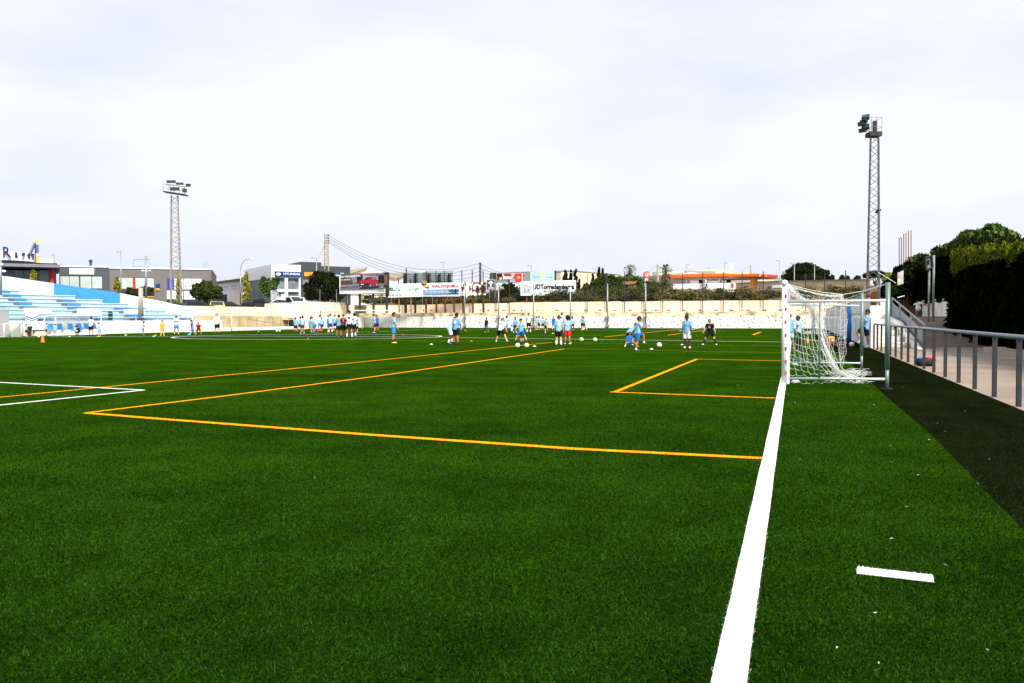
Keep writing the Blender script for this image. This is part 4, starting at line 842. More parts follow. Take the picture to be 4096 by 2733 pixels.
for i, p in enumerate((1280, 1346, 1390, 1435, 1480, 1525, 1565, 1690, 1730, 1790, 1845, 1905, 1980, 2015, 2055, 2120, 2205, 2287, 2330)):
    x = fb2.hit(p, 1200)[0]; z1 = fb2.hit(p, 1158 if p < 1600 else 1168)[1]; mb.tube([(x, 0, 0), (x, 0, z1)], .04, 5)
mb.build("fence_post", STEEL, fb2.root)
MB().add([(0, .03, 0), (fb2.w, .03, 0), (fb2.w, .03, 1.5), (0, .03, 1.5)], [(0, 1, 2, 3)]).build("wire_mesh", wire_mat("panel_wire", (0, 0, 0), .3, .02), fb2.root)
# ================================================================== VEGETATION
LEAF = mat("dark_foliage", (.022, .038, .008), .7, .4, 1.5, spec=.1, col2=(.06, .085, .015), lo=.35, hi=.7, detail=8)
LEAFG = mat("green_foliage", (.035, .075, .012), .7, .4, 1.5, spec=.1, col2=(.10, .17, .03), lo=.35, hi=.7, detail=8)
PINE = mat("pine_foliage", (.012, .018, .006), .8, .3, 1, spec=.05, col2=(.035, .045, .014), lo=.4, hi=.75, detail=8)
POP = mat("poplar_foliage", rgb(110, 120, 35), .7, .3, 2, spec=.1, col2=rgb(160, 150, 50))
SCR = mat("scrub_foliage", (.045, .045, .018), .8, .3, .5, spec=.05, col2=(.16, .135, .05), lo=.4, hi=.68, detail=9)
SCG = mat("scrub_green", (.03, .045, .012), .8, .3, .5, spec=.05, col2=(.09, .105, .03), lo=.4, hi=.68, detail=9)
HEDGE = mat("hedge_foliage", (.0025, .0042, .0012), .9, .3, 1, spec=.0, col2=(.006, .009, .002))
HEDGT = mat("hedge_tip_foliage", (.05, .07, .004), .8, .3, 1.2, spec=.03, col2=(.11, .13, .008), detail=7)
def tree(name, label, px, Y, zb, blobs, n, leaf, m, cat="tree", group=None, trunk=(.18, .1), limbs=5, shell=.35):
    """blobs in pixel space: (px, py, rpx, rpy)"""
    k = FPX/Y; b3 = []; ex = []
    for (a, b, ra, rb) in blobs:
        if ra > 9:
            for q_ in range(4):
                t_ = random.uniform(-.4, math.pi+.4); sz = random.uniform(.18, .38); ex.append((a+ra*.95*math.cos(t_), b-rb*.95*math.sin(t_), ra*sz, rb*sz))
    for (a, b, ra, rb) in list(blobs)+ex:
        c = P(a, b, Y+random.uniform(-.4, .4)*ra/k); b3.append((c.x, c.y, c.z, ra/k, ra/k*.9, rb/k))
    base = P(px, 1200, Y); base.z = zb; r = empty(name, base, label, cat, group)
    v, f_ = leaves(b3, int(n*1.25), leaf, shell); npmesh("crown", v, f_, m, parent=r)
    mb = MB(); top = max(b3, key=lambda q: q[2]); t_ = Vector(top[:3]); mid = base.lerp(Vector((t_.x*.3+base.x*.7, base.y, t_.z)), .55)
    mb.tube([base, base.lerp(mid, .5)+Vector((.05, 0, 0)), mid, t_], [trunk[0], trunk[0]*.85, trunk[0]*.7, trunk[1]*.3], 8)
    for q in b3[:limbs]: mb.tube([mid.lerp(base, random.random()*.4), Vector(q[:3])], [trunk[1], .03], 6)
    mb.build("trunk", BARK, r, world=True); return r
tree("street_tree", "dark spreading tree behind the end of the grandstand wall", 827, 103, 2.0, [(827, 1165, 30, 26), (800, 1180, 28, 18), (850, 1178, 28, 20), (870, 1160, 16, 14), (790, 1150, 18, 14), (826, 1140, 22, 16), (775, 1172, 14, 12), (880, 1183, 12, 10)], 5200, .16, LEAF)
tree("street_tree", "bright green round tree in front of the white car dealer", 1078, 108, ZT, [(1062, 1145, 22, 26), (1085, 1150, 22, 26), (1100, 1128, 14, 18), (1055, 1122, 12, 14), (1075, 1170, 22, 14), (1114, 1116, 7, 8)], 4200, .15, LEAFG)
tree("street_tree", "large dark tree behind the lattice pylon next to the car dealer", 1300, 112, ZT, [(1265, 1120, 30, 26), (1300, 1115, 34, 28), (1330, 1150, 34, 34), (1255, 1165, 36, 22), (1235, 1145, 20, 14), (1290, 1180, 50, 22), (1345, 1125, 16, 16), (1270, 1098, 16, 12), (1350, 1185, 25, 18), (1240, 1190, 25, 12)], 9500, .17, PINE)
tree("street_tree", "low dark tree in front of the grey commercial block", 545, 100, ZT, [(545, 1170, 28, 12), (520, 1165, 16, 12), (575, 1158, 14, 12), (560, 1176, 30, 10), (600, 1160, 12, 10)], 2600, .13, LEAF)
def poplar(label, px, y0, y1, Y, w):
    n_ = 9; bl = [(px+random.uniform(-.25, .25)*w, y0+(y1-y0)*(i+.5)/n_, w*(.45+.55*math.sin(math.pi*(i+.9)/(n_+1.5))), (y1-y0)/n_*.8) for i in range(n_)]
    tree("poplar_tree", label, px, Y, ZT-.3, bl, 2000, .13, POP, group="narrow yellow-green poplars along the road", trunk=(.1, .05), limbs=2)
poplar("narrow yellow-green poplar in front of the white warehouse", 984, 1092, 1222, 104, 13)
poplar("narrow yellowish poplar growing behind the left floodlight mast", 716, 1108, 1218, 106, 10)
poplar("small narrow poplar in front of the restaurant windows", 134, 1084, 1125, 86, 9)
poplar("narrow poplar left of the low dark tree by the grey block", 468, 1112, 1170, 98, 10)
# cypresses, scrub, pines, palms
def cypress(label, px, y0, y1, Y, w, grp="dark cypresses on the far bank"):
    n_ = 7; bl = [(px+random.uniform(-.2, .2)*w, y0+(y1-y0)*(i+.5)/n_, w*(.25+.75*(i+1)/n_), (y1-y0)/n_*.8) for i in range(n_)]
    tree("cypress_tree", label, px, Y, ZT, bl, 1900, .13, PINE, group=grp, trunk=(.1, .05), limbs=2)
cypress("left cypress of the trio above the right end of the club banner", 2262, 1082, 1125, 128, 11); cypress("middle cypress of the trio above the club banner", 2284, 1082, 1125, 128, 9); cypress("right cypress with a forked top, tallest of the trio", 2301, 1079, 1170, 127, 13)
cypress("thin cypress at the right edge of the club banner", 2316, 1118, 1170, 126, 7)
cypress("tall spiky cypress left of the thick shrub group", 2395, 1071, 1135, 122, 9); cypress("thin spire cypress right of the tall spiky one", 2411, 1075, 1115, 123, 5); cypress("bushy cypress at the left of the thick shrub group", 2372, 1098, 1150, 124, 8)
tree("shrub_tree", "wide dark thicket of shrubs between the club banner and the ruined house", 2420, 118, ZT, [(2400, 1140, 36, 26), (2435, 1130, 30, 26), (2365, 1160, 34, 20), (2460, 1150, 36, 24), (2345, 1150, 14, 14), (2415, 1110, 20, 16), (2330, 1175, 20, 12), (2470, 1120, 14, 10)], 8000, .16, LEAF, cat="shrub")
tree("shrub_tree", "thin-needled dark bush in front of the old serif letter billboard", 2042, 109, ZT-.6, [(2040, 1150, 20, 14), (2028, 1165, 18, 12), (2055, 1160, 16, 12), (2018, 1142, 10, 6), (2042, 1138, 10, 6)], 1500, .13, PINE, cat="shrub")
# ivy roofed ruin
f = Fac2("ruined_house", "small ruined stone house with a tiled roof covered in ivy", "house", P(2440, 1300, 118), P(2556, 1300, 120), base=ZT)
STONE = mat("rough_stone", rgb(165, 145, 112), .95, .2, 1.2, col2=rgb(120, 105, 80), bump=.6, bscale=6)
q = [f.hit(*p) for p in [(2445, 1215), (2556, 1215), (2556, 1136), (2545, 1124), (2510, 1138), (2445, 1140)]]; MB().prism([(x, 0, z) for x, z in q], Vector((0, 6, 0))).build("wall", STONE, f.root)
q = [f.hit(*p) for p in [(2440, 1139), (2447, 1129), (2538, 1125), (2548, 1122), (2536, 1135), (2508, 1139)]]; MB().prism([(x, -.35, z) for x, z in q], Vector((0, .33, 0))).build("roof", mat("old_roof_tiles", rgb(140, 100, 72), .9, .35, 3, bump=.5), f.root)
f.part("doorway", HOLE, 2461, 1144, 2470, 1164, -.03, -.01); f.part("window_hole", HOLE, 2501, 1138, 2510, 1148, -.03, -.01)
iv = []
for i in range(14): c = P(2440+i*9.2, 1119+3*math.sin(i)+(9 if i == 13 else 0), 121); iv.append((c.x, c.y, c.z, .55, .8, .42))
for y in (1125, 1138, 1150): c = P(2560, y, 119.5); iv.append((c.x, c.y, c.z, .45, .5, .5))
v, f_ = leaves(iv, 5200, .12, .3); o = npmesh("ivy", v, f_, LEAFG, parent=f.root)
# palms
def palm(label, px, ytop, ybot, Y, kind):
    k = FPX/Y; base = P(px, 1200, Y); base.z = ZT; c = P(px, (ytop+ybot)/2 if kind == 'fan' else ytop, Y); r = empty("palm_tree", base, label, "palm tree", None)
    if kind == 'fan':
        H_ = (ybot-ytop)/k; 
        MB().tube([base, base.lerp(c, .5)+Vector((.08, 0, 0)), c], [.28, .2, .2], 10).build("trunk", BARK, r, world=True)
        mb = MB(); vs = []
        for i in range(60):
            t = random.random()*2*math.pi; el_ = random.uniform(-1.1, 1.35); dr = Vector((math.cos(t)*math.cos(el_), math.sin(t)*math.cos(el_), math.sin(el_))); L_ = H_*.40*random.uniform(.8, 1.1)
            tip = c+dr*L_; mb.tube([c, tip], [.03, .015], 4)
            u = dr.cross(Vector((0, 0, 1))).normalized(); w_ = dr.cross(u)
            for j in range(11):
                a_ = (j/10-.5)*2.6; d2 = (dr*math.cos(a_)+u*math.sin(a_)).normalized(); e_ = tip+d2*H_*.16+Vector((0, 0, -.25*H_*.12*abs(a_))); p_ = w_*.03+u*.04
                mb.add([tip-p_, tip+p_, e_], [(0, 1, 2)])
        mb.build("crown", LEAFG, r, world=True)
        mb = MB()
        for i in range(70):
            t = random.random()*2*math.pi; s_ = random.random(); p0 = c+Vector((.25*math.cos(t), .25*math.sin(t), -H_*.1-s_*H_*.3)); mb.add([p0, p0+Vector((math.cos(t)*.5, math.sin(t)*.5, -.7)), p0+Vector((math.cos(t+.4)*.5, math.sin(t+.4)*.5, -.8))], [(0, 1, 2)])
        mb.build("dead_fronds", mat("dead_frond", rgb(120, 100, 60), .9, .3, 4), r, world=True)
    else:
        MB().tube([base, Vector((base.x, base.y, c.z))], [.4, .35], 10).build("trunk", BARK, r, world=True); c0 = Vector((base.x, base.y, c.z)); mb = MB()
        for i in range(46):
            t = random.random()*2*math.pi; el_ = random.uniform(.0, 1.4); L_ = random.uniform(2.0, 2.9); pts = []
            for j in range(7):
                s_ = j/6; h_ = Vector((math.cos(t), math.sin(t), 0)); pts.append(c0+h_*(L_*s_*math.cos(el_*.8))+Vector((0, 0, L_*s_*math.sin(el_)-1.5*s_*s_)))
            mb.tube(pts, [.04]*6+[.01], 4)
            for j in range(1, 7):
                dd = (pts[j]-pts[j-1]).normalized(); sd_ = dd.cross(Vector((0, 0, 1))).normalized()
                for q_ in (0, .33, .66):
                    b_ = pts[j-1].lerp(pts[j], q_)
                    for sg_ in (-1, 1):
                        e_ = b_+sd_*sg_*.42+dd*.25+Vector((0, 0, -.12)); mb.add([b_-dd*.04, b_+dd*.04, e_], [(0, 1, 2)])
        mb.build("crown", LEAF, r, world=True)
palm("shaggy fan palm rising behind the ivy-covered ruin", 2520, 1058, 1115, 150, 'fan')
palm("shaggy fan palm on a thin trunk left of the orange canopy", 2663, 1055, 1112, 130, 'fan')
palm("low wide feathery palm under the right fan palm", 2640, 1152, 0, 116, 'feather')
palm("second feathery palm to the left, half hidden behind the first", 2612, 1158, 0, 119, 'feather')
# pines and distant trees at right
tree("pine_tree", "massive dark umbrella pine above the far retaining wall, behind the near post", 3205, 175, 5.5, [(3205, 1085, 42, 30), (3170, 1100, 30, 22), (3148, 1112, 20, 14), (3235, 1080, 26, 24), (3262, 1090, 28, 26), (3290, 1100, 24, 20), (3195, 1070, 24, 16), (3300, 1112, 20, 12), (3225, 1112, 60, 14), (3305, 1090, 12, 10)], 14000, .22, PINE, group="pines on the skyline", trunk=(.5, .25))
for i, (p, y0, y1, w, lb) in enumerate([(3328, 1101, 1124, 9, "small round-topped conifer right of the massive pine"), (3368, 1102, 1122, 9, "small pointed conifer on the retaining wall skyline"), (3390, 1104, 1122, 8, "second small conifer beside the pointed one"), (3430, 1105, 1122, 12, "low round tree left of the right floodlight mast")]):
    tree("pine_tree", lb, p, 180, 6, [(p, (y0+y1)/2, w, (y1-y0)/2), (p, y0+5, w*.5, 6), (p-3, y1-4, w, 5)], 900, .2, PINE, group="pines on the skyline")
tree("pine_tree", "wide dark pine partly behind the right floodlight mast", 3500, 150, 5, [(3470, 1103, 18, 12), (3500, 1098, 26, 14), (3525, 1100, 18, 12)], 2600, .2, PINE, group="pines on the skyline")
# scrub bank: slope + many tufts (nobody could count them)
bank = MB(); cols_ = 60; vs = []; b0 = FWR.off(2.4); L1 = FWR.w+45
def bank_top(s): # height of the bank crest along the wall
    return 4.1+.35*math.sin(s*.35)+.5*max(0, (s-18)/30)
for i in range(cols_+1):
    s_ = -1+L1*i/cols_
    for j, (o_, z_) in enumerate(((2.3, 3.0), (4.5, 3.5), (8, 1), (13, 1.0))):
        q = FWR.a+FWR.u*s_+FWR.n*o_; z = z_ if j < 2 else bank_top(s_); vs.append((q.x, q.y, z+(random.uniform(-.12, .12) if j else 0)))
fs = [(4*i+j, 4*i+4+j, 4*i+5+j, 4*i+1+j) for i in range(cols_) for j in range(3)]
tag(bank.add(vs, fs).build("bank", mat("stony_bank", rgb(125, 108, 80), .95, .3, 1.5, col2=rgb(70, 65, 38), bump=.5, bscale=4)), kind='structure')
def scrub(nm, label, s0, s1, n, m, o0, o1, h, size=.13):
    bl = []
    for i in range(n):
        s_ = random.uniform(s0, s1); o_ = random.uniform(o0, o1); q = FWR.a+FWR.u*s_+FWR.n*o_; hh = h*random.uniform(.5, 1.1); zz = 3.1+(o_-2.3)*.17
        bl.append((q.x, q.y, zz+hh*.45, random.uniform(.6, 1.3), random.uniform(.5, .9), hh*.6))
    v, f_ = leaves(bl, int(n*170), size, .25); o = npmesh(nm, v, f_, m, loc=(bl[0][0], bl[0][1], 3.1)); tag(o, label, "scrub", kind='stuff'); return o
scrub("scrub_undergrowth", "dry brown scrub covering the bank behind the right part of the far wall", 24, 62, 130, SCR, 2.8, 7, 1.15)
scrub("scrub_undergrowth", "dense dark green scrub on the bank below the ruin and palms", 17, 40, 120, SCG, 4, 8, 1.5)
scrub("scrub_undergrowth", "thin dry grass and brush under the billboards", -2, 20, 75, SCR, 2.8, 6.5, .7)
scrub("scrub_undergrowth", "dark brush behind the billboard legs", 3, 20, 55, SCG, 5, 8.5, 1.0)
# stones at the foot of the bank
# ================================================================== PETROL STATION AND BUILDINGS AT RIGHT
CAN = mat("canopy_orange", rgb(238, 110, 32), .5, .05, .5); BEI = mat("beige_wall", rgb(205, 190, 168), .9, .1, .4, col2=rgb(180, 165, 145)); WHW = mat("white_block", rgb(245, 243, 238), .8, .04, .5)
TAUPE = mat("taupe_roof", rgb(158, 148, 138), .8, .05, .3); BLS = mat("club_blue", rgb(30, 80, 180), .5, .05, .5)
f = Fac2("industrial_hall", "long taupe industrial hall behind the palms", "hall", P(2535, 1300, 165), P(2760, 1300, 150), base=ZT)
q = [f.hit(*p) for p in [(2535, 1180), (2760, 1180), (2760, 1100), (2655, 1103), (2535, 1108)]]; MB().prism([(x, 0, z) for x, z in q], Vector((0, 15, 0))).build("wall", TAUPE, f.root)
f.part("roof_unit", SIGNW, 2692, 1091, 2720, 1099, 2, 4)
f.part("white_roof_strip", SIGNW, 2655, 1098, 2760, 1102, 1, 3)
f = Fac2("sports_hall", "large cream hall with blue club signs behind the petrol station", "hall", P(2735, 1300, 165), P(3120, 1300, 175), base=ZT)
q = [f.hit(*p) for p in [(2735, 1180), (3120, 1180), (3120, 1125), (3000, 1112), (3000, 1092), (2880, 1079), (2860, 1079), (2750, 1083), (2735, 1092)]]
MB().prism([(x, 0, z) for x, z in q], Vector((0, 15, 0))).build("wall", mat("cream_metal", rgb(232, 210, 170), .8, .05, .3), f.root)
f.part("roof_front", TAUPE, 2738, 1084, 2856, 1097, -.4, -.01)
f.part("blue_sign_band", BLS, 2744, 1117, 2890, 1130, -.3, -.005); f.poly("blue_sign_band", BLS, [(2892, 1117), (3050, 1126), (3050, 1131), (2892, 1130)], -.3, -.005)
f.text("CAP", SIGNW, 2784, 1120, 2808, 1127, -.34, bold=.02, spacing=1.6); f.text("C", SIGNW, 2773, 1119, 2780, 1127, -.34, bold=.03)
f.text("CLUB ESPORTIU", SIGNW, 2920, 1121, 2957, 1128, -.34, bold=.02); f.text("CLUB", SIGNW, 2993, 1124.5, 3020, 1129, -.34, bold=.01); f.text("O", SIGNW, 2856, 1118, 2864, 1125, -.34, bold=.02)
f = Fac2("service_building", "low white service building with air conditioners under the orange canopy", "building", P(2692, 1300, 128), P(2932, 1300, 124), base=ZT)
f.part("wall", WHW, 2692, 1134, 2932, 1190, 0, 8)
for p, y in ((2820, 1125), (2829, 1140)): u_ = f.part("air_conditioner", SIGNW, p-6, y-5, p+6, y+5, -.5, -.01); disc(f, p, y, 4, -.53, DARKM, "fan", u_)
for p in (2707, 2730, 2756, 2840, 2871, 2872+2): f.part("wall_vent", BEI, p-5, 1153, p+5, 1159, -.02, -.004)
f.part("awning", DARKM, 2792, 1156, 2820, 1158.5, -.6, -.01); rs = f.part("red_sign", mat("coral_sign", rgb(230, 80, 50), .5), 2927, 1134, 2937, 1153, -.8, -.5)
f.part("gate_frame", STEEL, 2768, 1158, 2780, 1161, -.3, -.2)
f = Fac2("petrol_station_canopy", "long orange petrol station canopy on orange and white pillars", "canopy", P(2676, 1300, 134), P(3079, 1300, 122), base=ZT)
def cpoly(nm, pts, m, y, t): return f.poly(nm, m, pts, y, y+t)
cpoly("fascia", [(2677, 1106), (2740, 1102), (2740, 1113), (2684, 1114)], CAN, -.3, 6.0)
cpoly("fascia", [(2740.3, 1097), (2911, 1094.5), (2911, 1106.5), (2740.3, 1109)], CAN, -.32, 6.1)
cpoly("fascia", [(2911.3, 1094.5), (2932, 1097.5), (2932, 1110), (2911.3, 1106.5)], mat("canopy_orange_side", rgb(240, 125, 50), .5), -.3, 6)
cpoly("fascia", [(2932.3, 1097.5), (3043, 1095), (3040, 1107), (2932.3, 1107.5)], CAN, -.34, 6.1)
cpoly("white_stripe", [(3043.4, 1095.4), (3049, 1096), (3045, 1107), (3040.4, 1107)], SIGNW, -.33, .5)
cpoly("fascia", [(3049.3, 1097), (3078, 1101), (3073, 1111), (3045.4, 1108)], mat("canopy_coral", rgb(225, 90, 60), .5), -.3, 3)
f.text("c", SIGNW, 3066, 1102, 3072, 1107, -.36, bold=.03)
cpoly("soffit", [(2684, 1114.3), (2740, 1110), (2932, 1110.3), (3072, 1111.3), (2990, 1114), (2932, 1116), (2760, 1119), (2700, 1118)], mat("soffit_grey", rgb(150, 145, 140), .7), .2, 5.5)
for p0, p1, y1, m in ((2808, 1, 1134, WHW), (2863, 1, 1134, WHW)): f.part("pillar", m, p0-3, 1112, p0+3, 1134, 1.0, 1.6)
f.part("pillar", DARKM, 2762, 1113, 2772, 1134, 2.5, 3.1); f.part("pillar", DARKM, 2873, 1113, 2884, 1131, 2.5, 3.1)
f.part("pillar", mat("pillar_ochre", rgb(215, 150, 55), .6), 2991, 1113, 3005, 1156, .8, 2.0)
fr = Fac2("retaining_wall", "long beige retaining wall with a grey coping on the slope above the scrub at the right", "wall", P(2930, 1300, 150), P(3480, 1300, 120), base=2.8)
fr.poly("wall_face", BEI, [(2930, 1136), (3110, 1125), (3480, 1119), (3480, 1180), (3110, 1190), (2930, 1200)], 0, .5); fr.poly("coping", GREY, [(2930, 1134), (3110, 1123), (3480, 1116), (3480, 1119.4), (3110, 1125.6), (2930, 1136.6)], -.2, .6)
for p, y in ((2983, 1146), (3041, 1145), (3285, 1139), (3349, 1138), (3414, 1136)): fr.part("wall_hole", HOLE, p-2.5, y-1.6, p+2.5, y+1.6, -.03, -.01); 
for p, y in ((3285, 1152), (3349, 1151), (3414, 1150)): fr.part("wall_patch", WHW, p-3, y-9, p+3, y+3, -.02, -.004)
mb = MB(); a, b = fr.hit(3120, 1152), fr.hit(3480, 1143); a2, b2 = fr.hit(3120, 1160), fr.hit(3480, 1154); mb.tube([(a[0], -.5, a[1]), (b[0], -.5, b[1])], .05, 5).tube([(a2[0], -.5, a2[1]), (b2[0], -.5, b2[1])], .05, 5); mb.build("guard_rail", GREY, fr.root)
f = Fac2("truck_box", "white lorry box parked behind the scrub left of the near goal post", "lorry", P(3088, 1300, 118), P(3124, 1300, 117), base=ZT)
f.part("cargo_box", SIGNW, 3088, 1141, 3124, 1152, 0, 2); f.part("undercarriage", DARKM, 3096, 1152.3, 3118, 1157, .1, 1.8); f.part("cab", WHW, 3077, 1147, 3087.5, 1157, .3, 1.8)
f = Fac2("cream_warehouse", "large cream and grey warehouse behind the cypresses", "warehouse", P(2218, 1300, 150), P(2482, 1300, 175), base=ZT)
q = [f.hit(*p) for p in [(2245, 1190), (2482, 1190), (2482, 1100), (2380, 1090), (2290, 1084), (2245, 1083)]]; MB().prism([(x, 0, z) for x, z in q], Vector((0, 15, 0))).build("wall", mat("cream_panel", rgb(240, 226, 192), .8, .06, .6, stretch=(2, 1, .1)), f.root)
f.part("grey_wing", mat("concrete_panel", rgb(165, 162, 155), .8, .08, 1.0, stretch=(.2, 1, 3)), 2226, 1084, 2245, 1190, .1, 14); f.part("dark_end", DARKM, 2218, 1083.5, 2226, 1190, .05, 14)
q = [f.hit(*p) for p in [(2218, 1083), (2290, 1083), (2482, 1099), (2482, 1100), (2290, 1084.2), (2218, 1084.2)]]; MB().prism([(x, -.2, z) for x, z in q], Vector((0, .18, 0))).build("roof_trim", TAUPE, f.root)
# round sign on a mast
f = Fac2("round_sign", "round red and white sign above a pale box sign and a dark emblem panel", "sign", P(2570, 1300, 128), P(2600, 1300, 128), base=ZT)
disc(f, 2586, 1098, 13.3, -.1, mat("sign_coral", rgb(225, 95, 70), .5), "round_panel"); 
f.poly("white_rhomb", SIGNW, [(2578, 1098), (2583, 1092), (2589, 1092), (2595, 1097), (2589, 1106), (2585, 1106)], -.13, -.105)
line2(f, "hook_emblem", DARKM, [(2587, 1093), (2584, 1097), (2584, 1100), (2586, 1101.5), (2588, 1100), (2587.5, 1097.5)], .09, -.16, zz=lambda x, y: (x, y))
f.part("box_sign", mat("grey_white", rgb(205, 212, 215), .5), 2579, 1114, 2592, 1126, -.1, .1); f.part("mast", SIGNW, 2579, 1126.3, 2582, 1170, 0, .2)
f.part("emblem_panel", mat("dark_teal", rgb(38, 44, 50), .5), 2582.4, 1127, 2600, 1152, -.1, .1)
disc(f, 2590, 1140, 5.2, -.13, SIGNW, "emblem_ring"); disc(f, 2590, 1140, 4.4, -.15, mat("dark_teal", (0, 0, 0)), "emblem_disc"); f.poly("emblem_mark", SIGNW, [(2587, 1138), (2590, 1140), (2593, 1138), (2590, 1143.5)], -.18, -.16)
# telegraph poles, wires, street lamps
WOODP = mat("weathered_pole", rgb(150, 145, 128), .9, .15, 3)
def pole(name, label, px, y0, y1, Y, r, m=WOODP, cat="pole", group=None, zb=ZT):
    g = P(px, y1, Y); t = P(px, y0, Y); r_ = empty(name, (g.x, g.y, zb), label, cat, group); MB().tube([(g.x, g.y, zb), (t.x, t.y, t.z)], [r*1.2, r], 8).build("shaft", m, r_, world=True, smooth=True); return r_, t
tp1, tA = pole("telegraph_pole", "pale wooden telegraph pole left of the right-hand fan palm", 2631, 1058, 1150, 124, .17); pole("telegraph_pole", "grey telegraph pole rising behind the orange canopy's right pillar", 3003, 1062, 1100, 165, .15)
tp3, tB = pole("telegraph_pole", "slightly leaning telegraph pole right of the torn billboard where wires meet", 1921, 1051, 1130, 124, .15, DARKM)
mb = MB(); [mb.box(tB.x-.25, tB.x+.02, tB.y-.03, tB.y+.03, tB.z-.2-.6*i, tB.z-.1-.6*i) for i in range(4)]; mb.build("insulator", DARKM, tp3, world=True)
sp = empty("loudspeaker_box", P(2618, 1096, 123), "small grey box on a short mast between the round sign and the telegraph pole", "sign box"); q = P(2618, 1096, 123); MB().box(-.3, .3, -.2, .2, -.25, .25).build("box_body", STEEL, sp); MB().tube([(.35, 0, -2.5), (.35, 0, .2)], .07, 6).build("mast", WOODP, sp)
def lamp(label, px, y0, Y, arm=-8, kind='flat', y1=1180):
    r_, t = pole("street_lamp", label, px, y0, y1, Y, .06, STEEL, "street lamp", "street lamps along the road"); k = FPX/Y; e_ = t+Vector((arm/k, 0, -.05 if kind == 'flat' else .25))
    if kind == 'curve': MB().tube([t, t+Vector((arm/k*.15, 0, .7)), t+Vector((arm/k*.5, 0, 1.2)), t+Vector((arm/k, 0, 1.35))], [.05, .05, .045, .04], 6).build("curved_arm", STEEL, r_, world=True); e_ = t+Vector((arm/k, 0, 1.35))
    else: MB().tube([t, e_], .035, 6).build("arm", STEEL, r_, world=True)
    s_ = 1 if arm > 0 else -1; MB().ell(e_+Vector((s_*.2, 0, 0)), .26, .10, .06, 10, 6).build("lamp_head", SIGNW if kind == 'curve' else STEEL, r_, world=True, smooth=True)
lamp("tall curved street lamp in front of the white warehouse", 962, 1078, 106, 36, 'curve', 1225); lamp("street lamp with a flat head above the slate block of the car dealer", 1266, 1031, 115, -10); lamp("thin street lamp above the big grey billboard backs", 1774, 1048, 135, -6); lamp("thin street lamp between the red panel poster and the blue poster", 2126.5, 1061, 128, -6)
lamp("street lamp in front of the cream warehouse, by the spiky cypress", 2382, 1073, 150, -4); lamp("street lamp at the left end of the white service building", 2745.5, 1057.5, 140, 3); lamp("street lamp above the gabled end of the cream hall", 2836, 1071, 150, -1); lamp("street lamp crossing the orange canopy near its middle", 2898.5, 1050.5, 130, 3)
lamp("tallest thin street lamp just left of the near goal post", 3118.5, 1041.5, 130, -4); lamp("street lamp in front of the massive pine, left one", 3177.5, 1053, 135, -5, y1=1135); lamp("street lamp in front of the massive pine, right one", 3258, 1056, 138, -2, y1=1145)
lamp("white street lamp standing behind the grey commercial block", 483, 1006, 108, -4, y1=1120); lamp("faint short street lamp beside the white roof box", 217, 1018, 118, -1, y1=1070); lamp("curved small street lamp right of the torn billboard", 1969, 1112, 150, -8, 'curve')
lamp("thin grey lamp post rising in front of the club banner's cypress trio", 2291, 1090, 118, -1)
# lamp pole with two spot lights by the grey block
r_, t = pole("floodlight_pole", "grey pole with cross bars and two round white lamps behind the stand", 584, 1024, 1200, 84, .1, STEEL); k = FPX/84
MB().tube([t+Vector((-1.25, 0, -.35)), t+Vector((.35, 0, -.35)), t+Vector((.35, 0, -1.1)), t+Vector((-1.35, 0, -1.1)), t+Vector((-1.25, 0, -.35))], .025, 4).tube([t+Vector((-.4, 0, -1.5)), t+Vector((.4, 0, -1.5))], .03, 4).build("cross_bar", STEEL, r_, world=True)
for s_ in (-1, 1): MB().ell(t+Vector((s_*.33, -.05, -1.52)), .2, .12, .1, 10, 6).build("round_lamp", SIGNW, r_, world=True, smooth=True)
r_, t = pole("floodlight_pole", "pole with two round white lamps at the very left edge, partly cut off", 2, 1040, 1200, 62, .1, STEEL)
for a_, b_ in ((.12, -.35), (.3, -.85), (-.3, -.8)): MB().ell(t+Vector((a_, -.1, b_)), .17, .1, .09, 10, 6).build("round_lamp", SIGNW, r_, world=True, smooth=True)
r_, t = pole("concrete_post", "plain grey concrete post standing on the back wall of the grandstand", 563, 1152, 1235, 74, .2, CONC, zb=1.5)
# lattice masts
def lattice(root, c, z0, z1, w0, w1, nseg, m, rz=.4, rr=.045, rd=.022, part="lattice"):
    def corner(i, z): w = (w0+(w1-w0)*(z-z0)/(z1-z0))/2; a = rz+math.pi/4+i*math.pi/2; return Vector((c.x+w*1.414*math.cos(a), c.y+w*1.414*math.sin(a), z))
    mb = MB()
    for i in range(4): mb.tube([corner(i, z0), corner(i, z1)], rr, 6)
    mb.build("mast_leg", m, root, world=True); mb = MB()
    for k in range(nseg):
        za = z0+(z1-z0)*k/nseg; zb = z0+(z1-z0)*(k+1)/nseg; zm = (za+zb)/2
        for i in range(4):
            j = (i+1) % 4; mb.tube([corner(i, za), corner(j, zm)], rd, 4).tube([corner(j, zm), corner(i, zb)], rd, 4)
    mb.build("lattice_brace", m, root, world=True); return corner
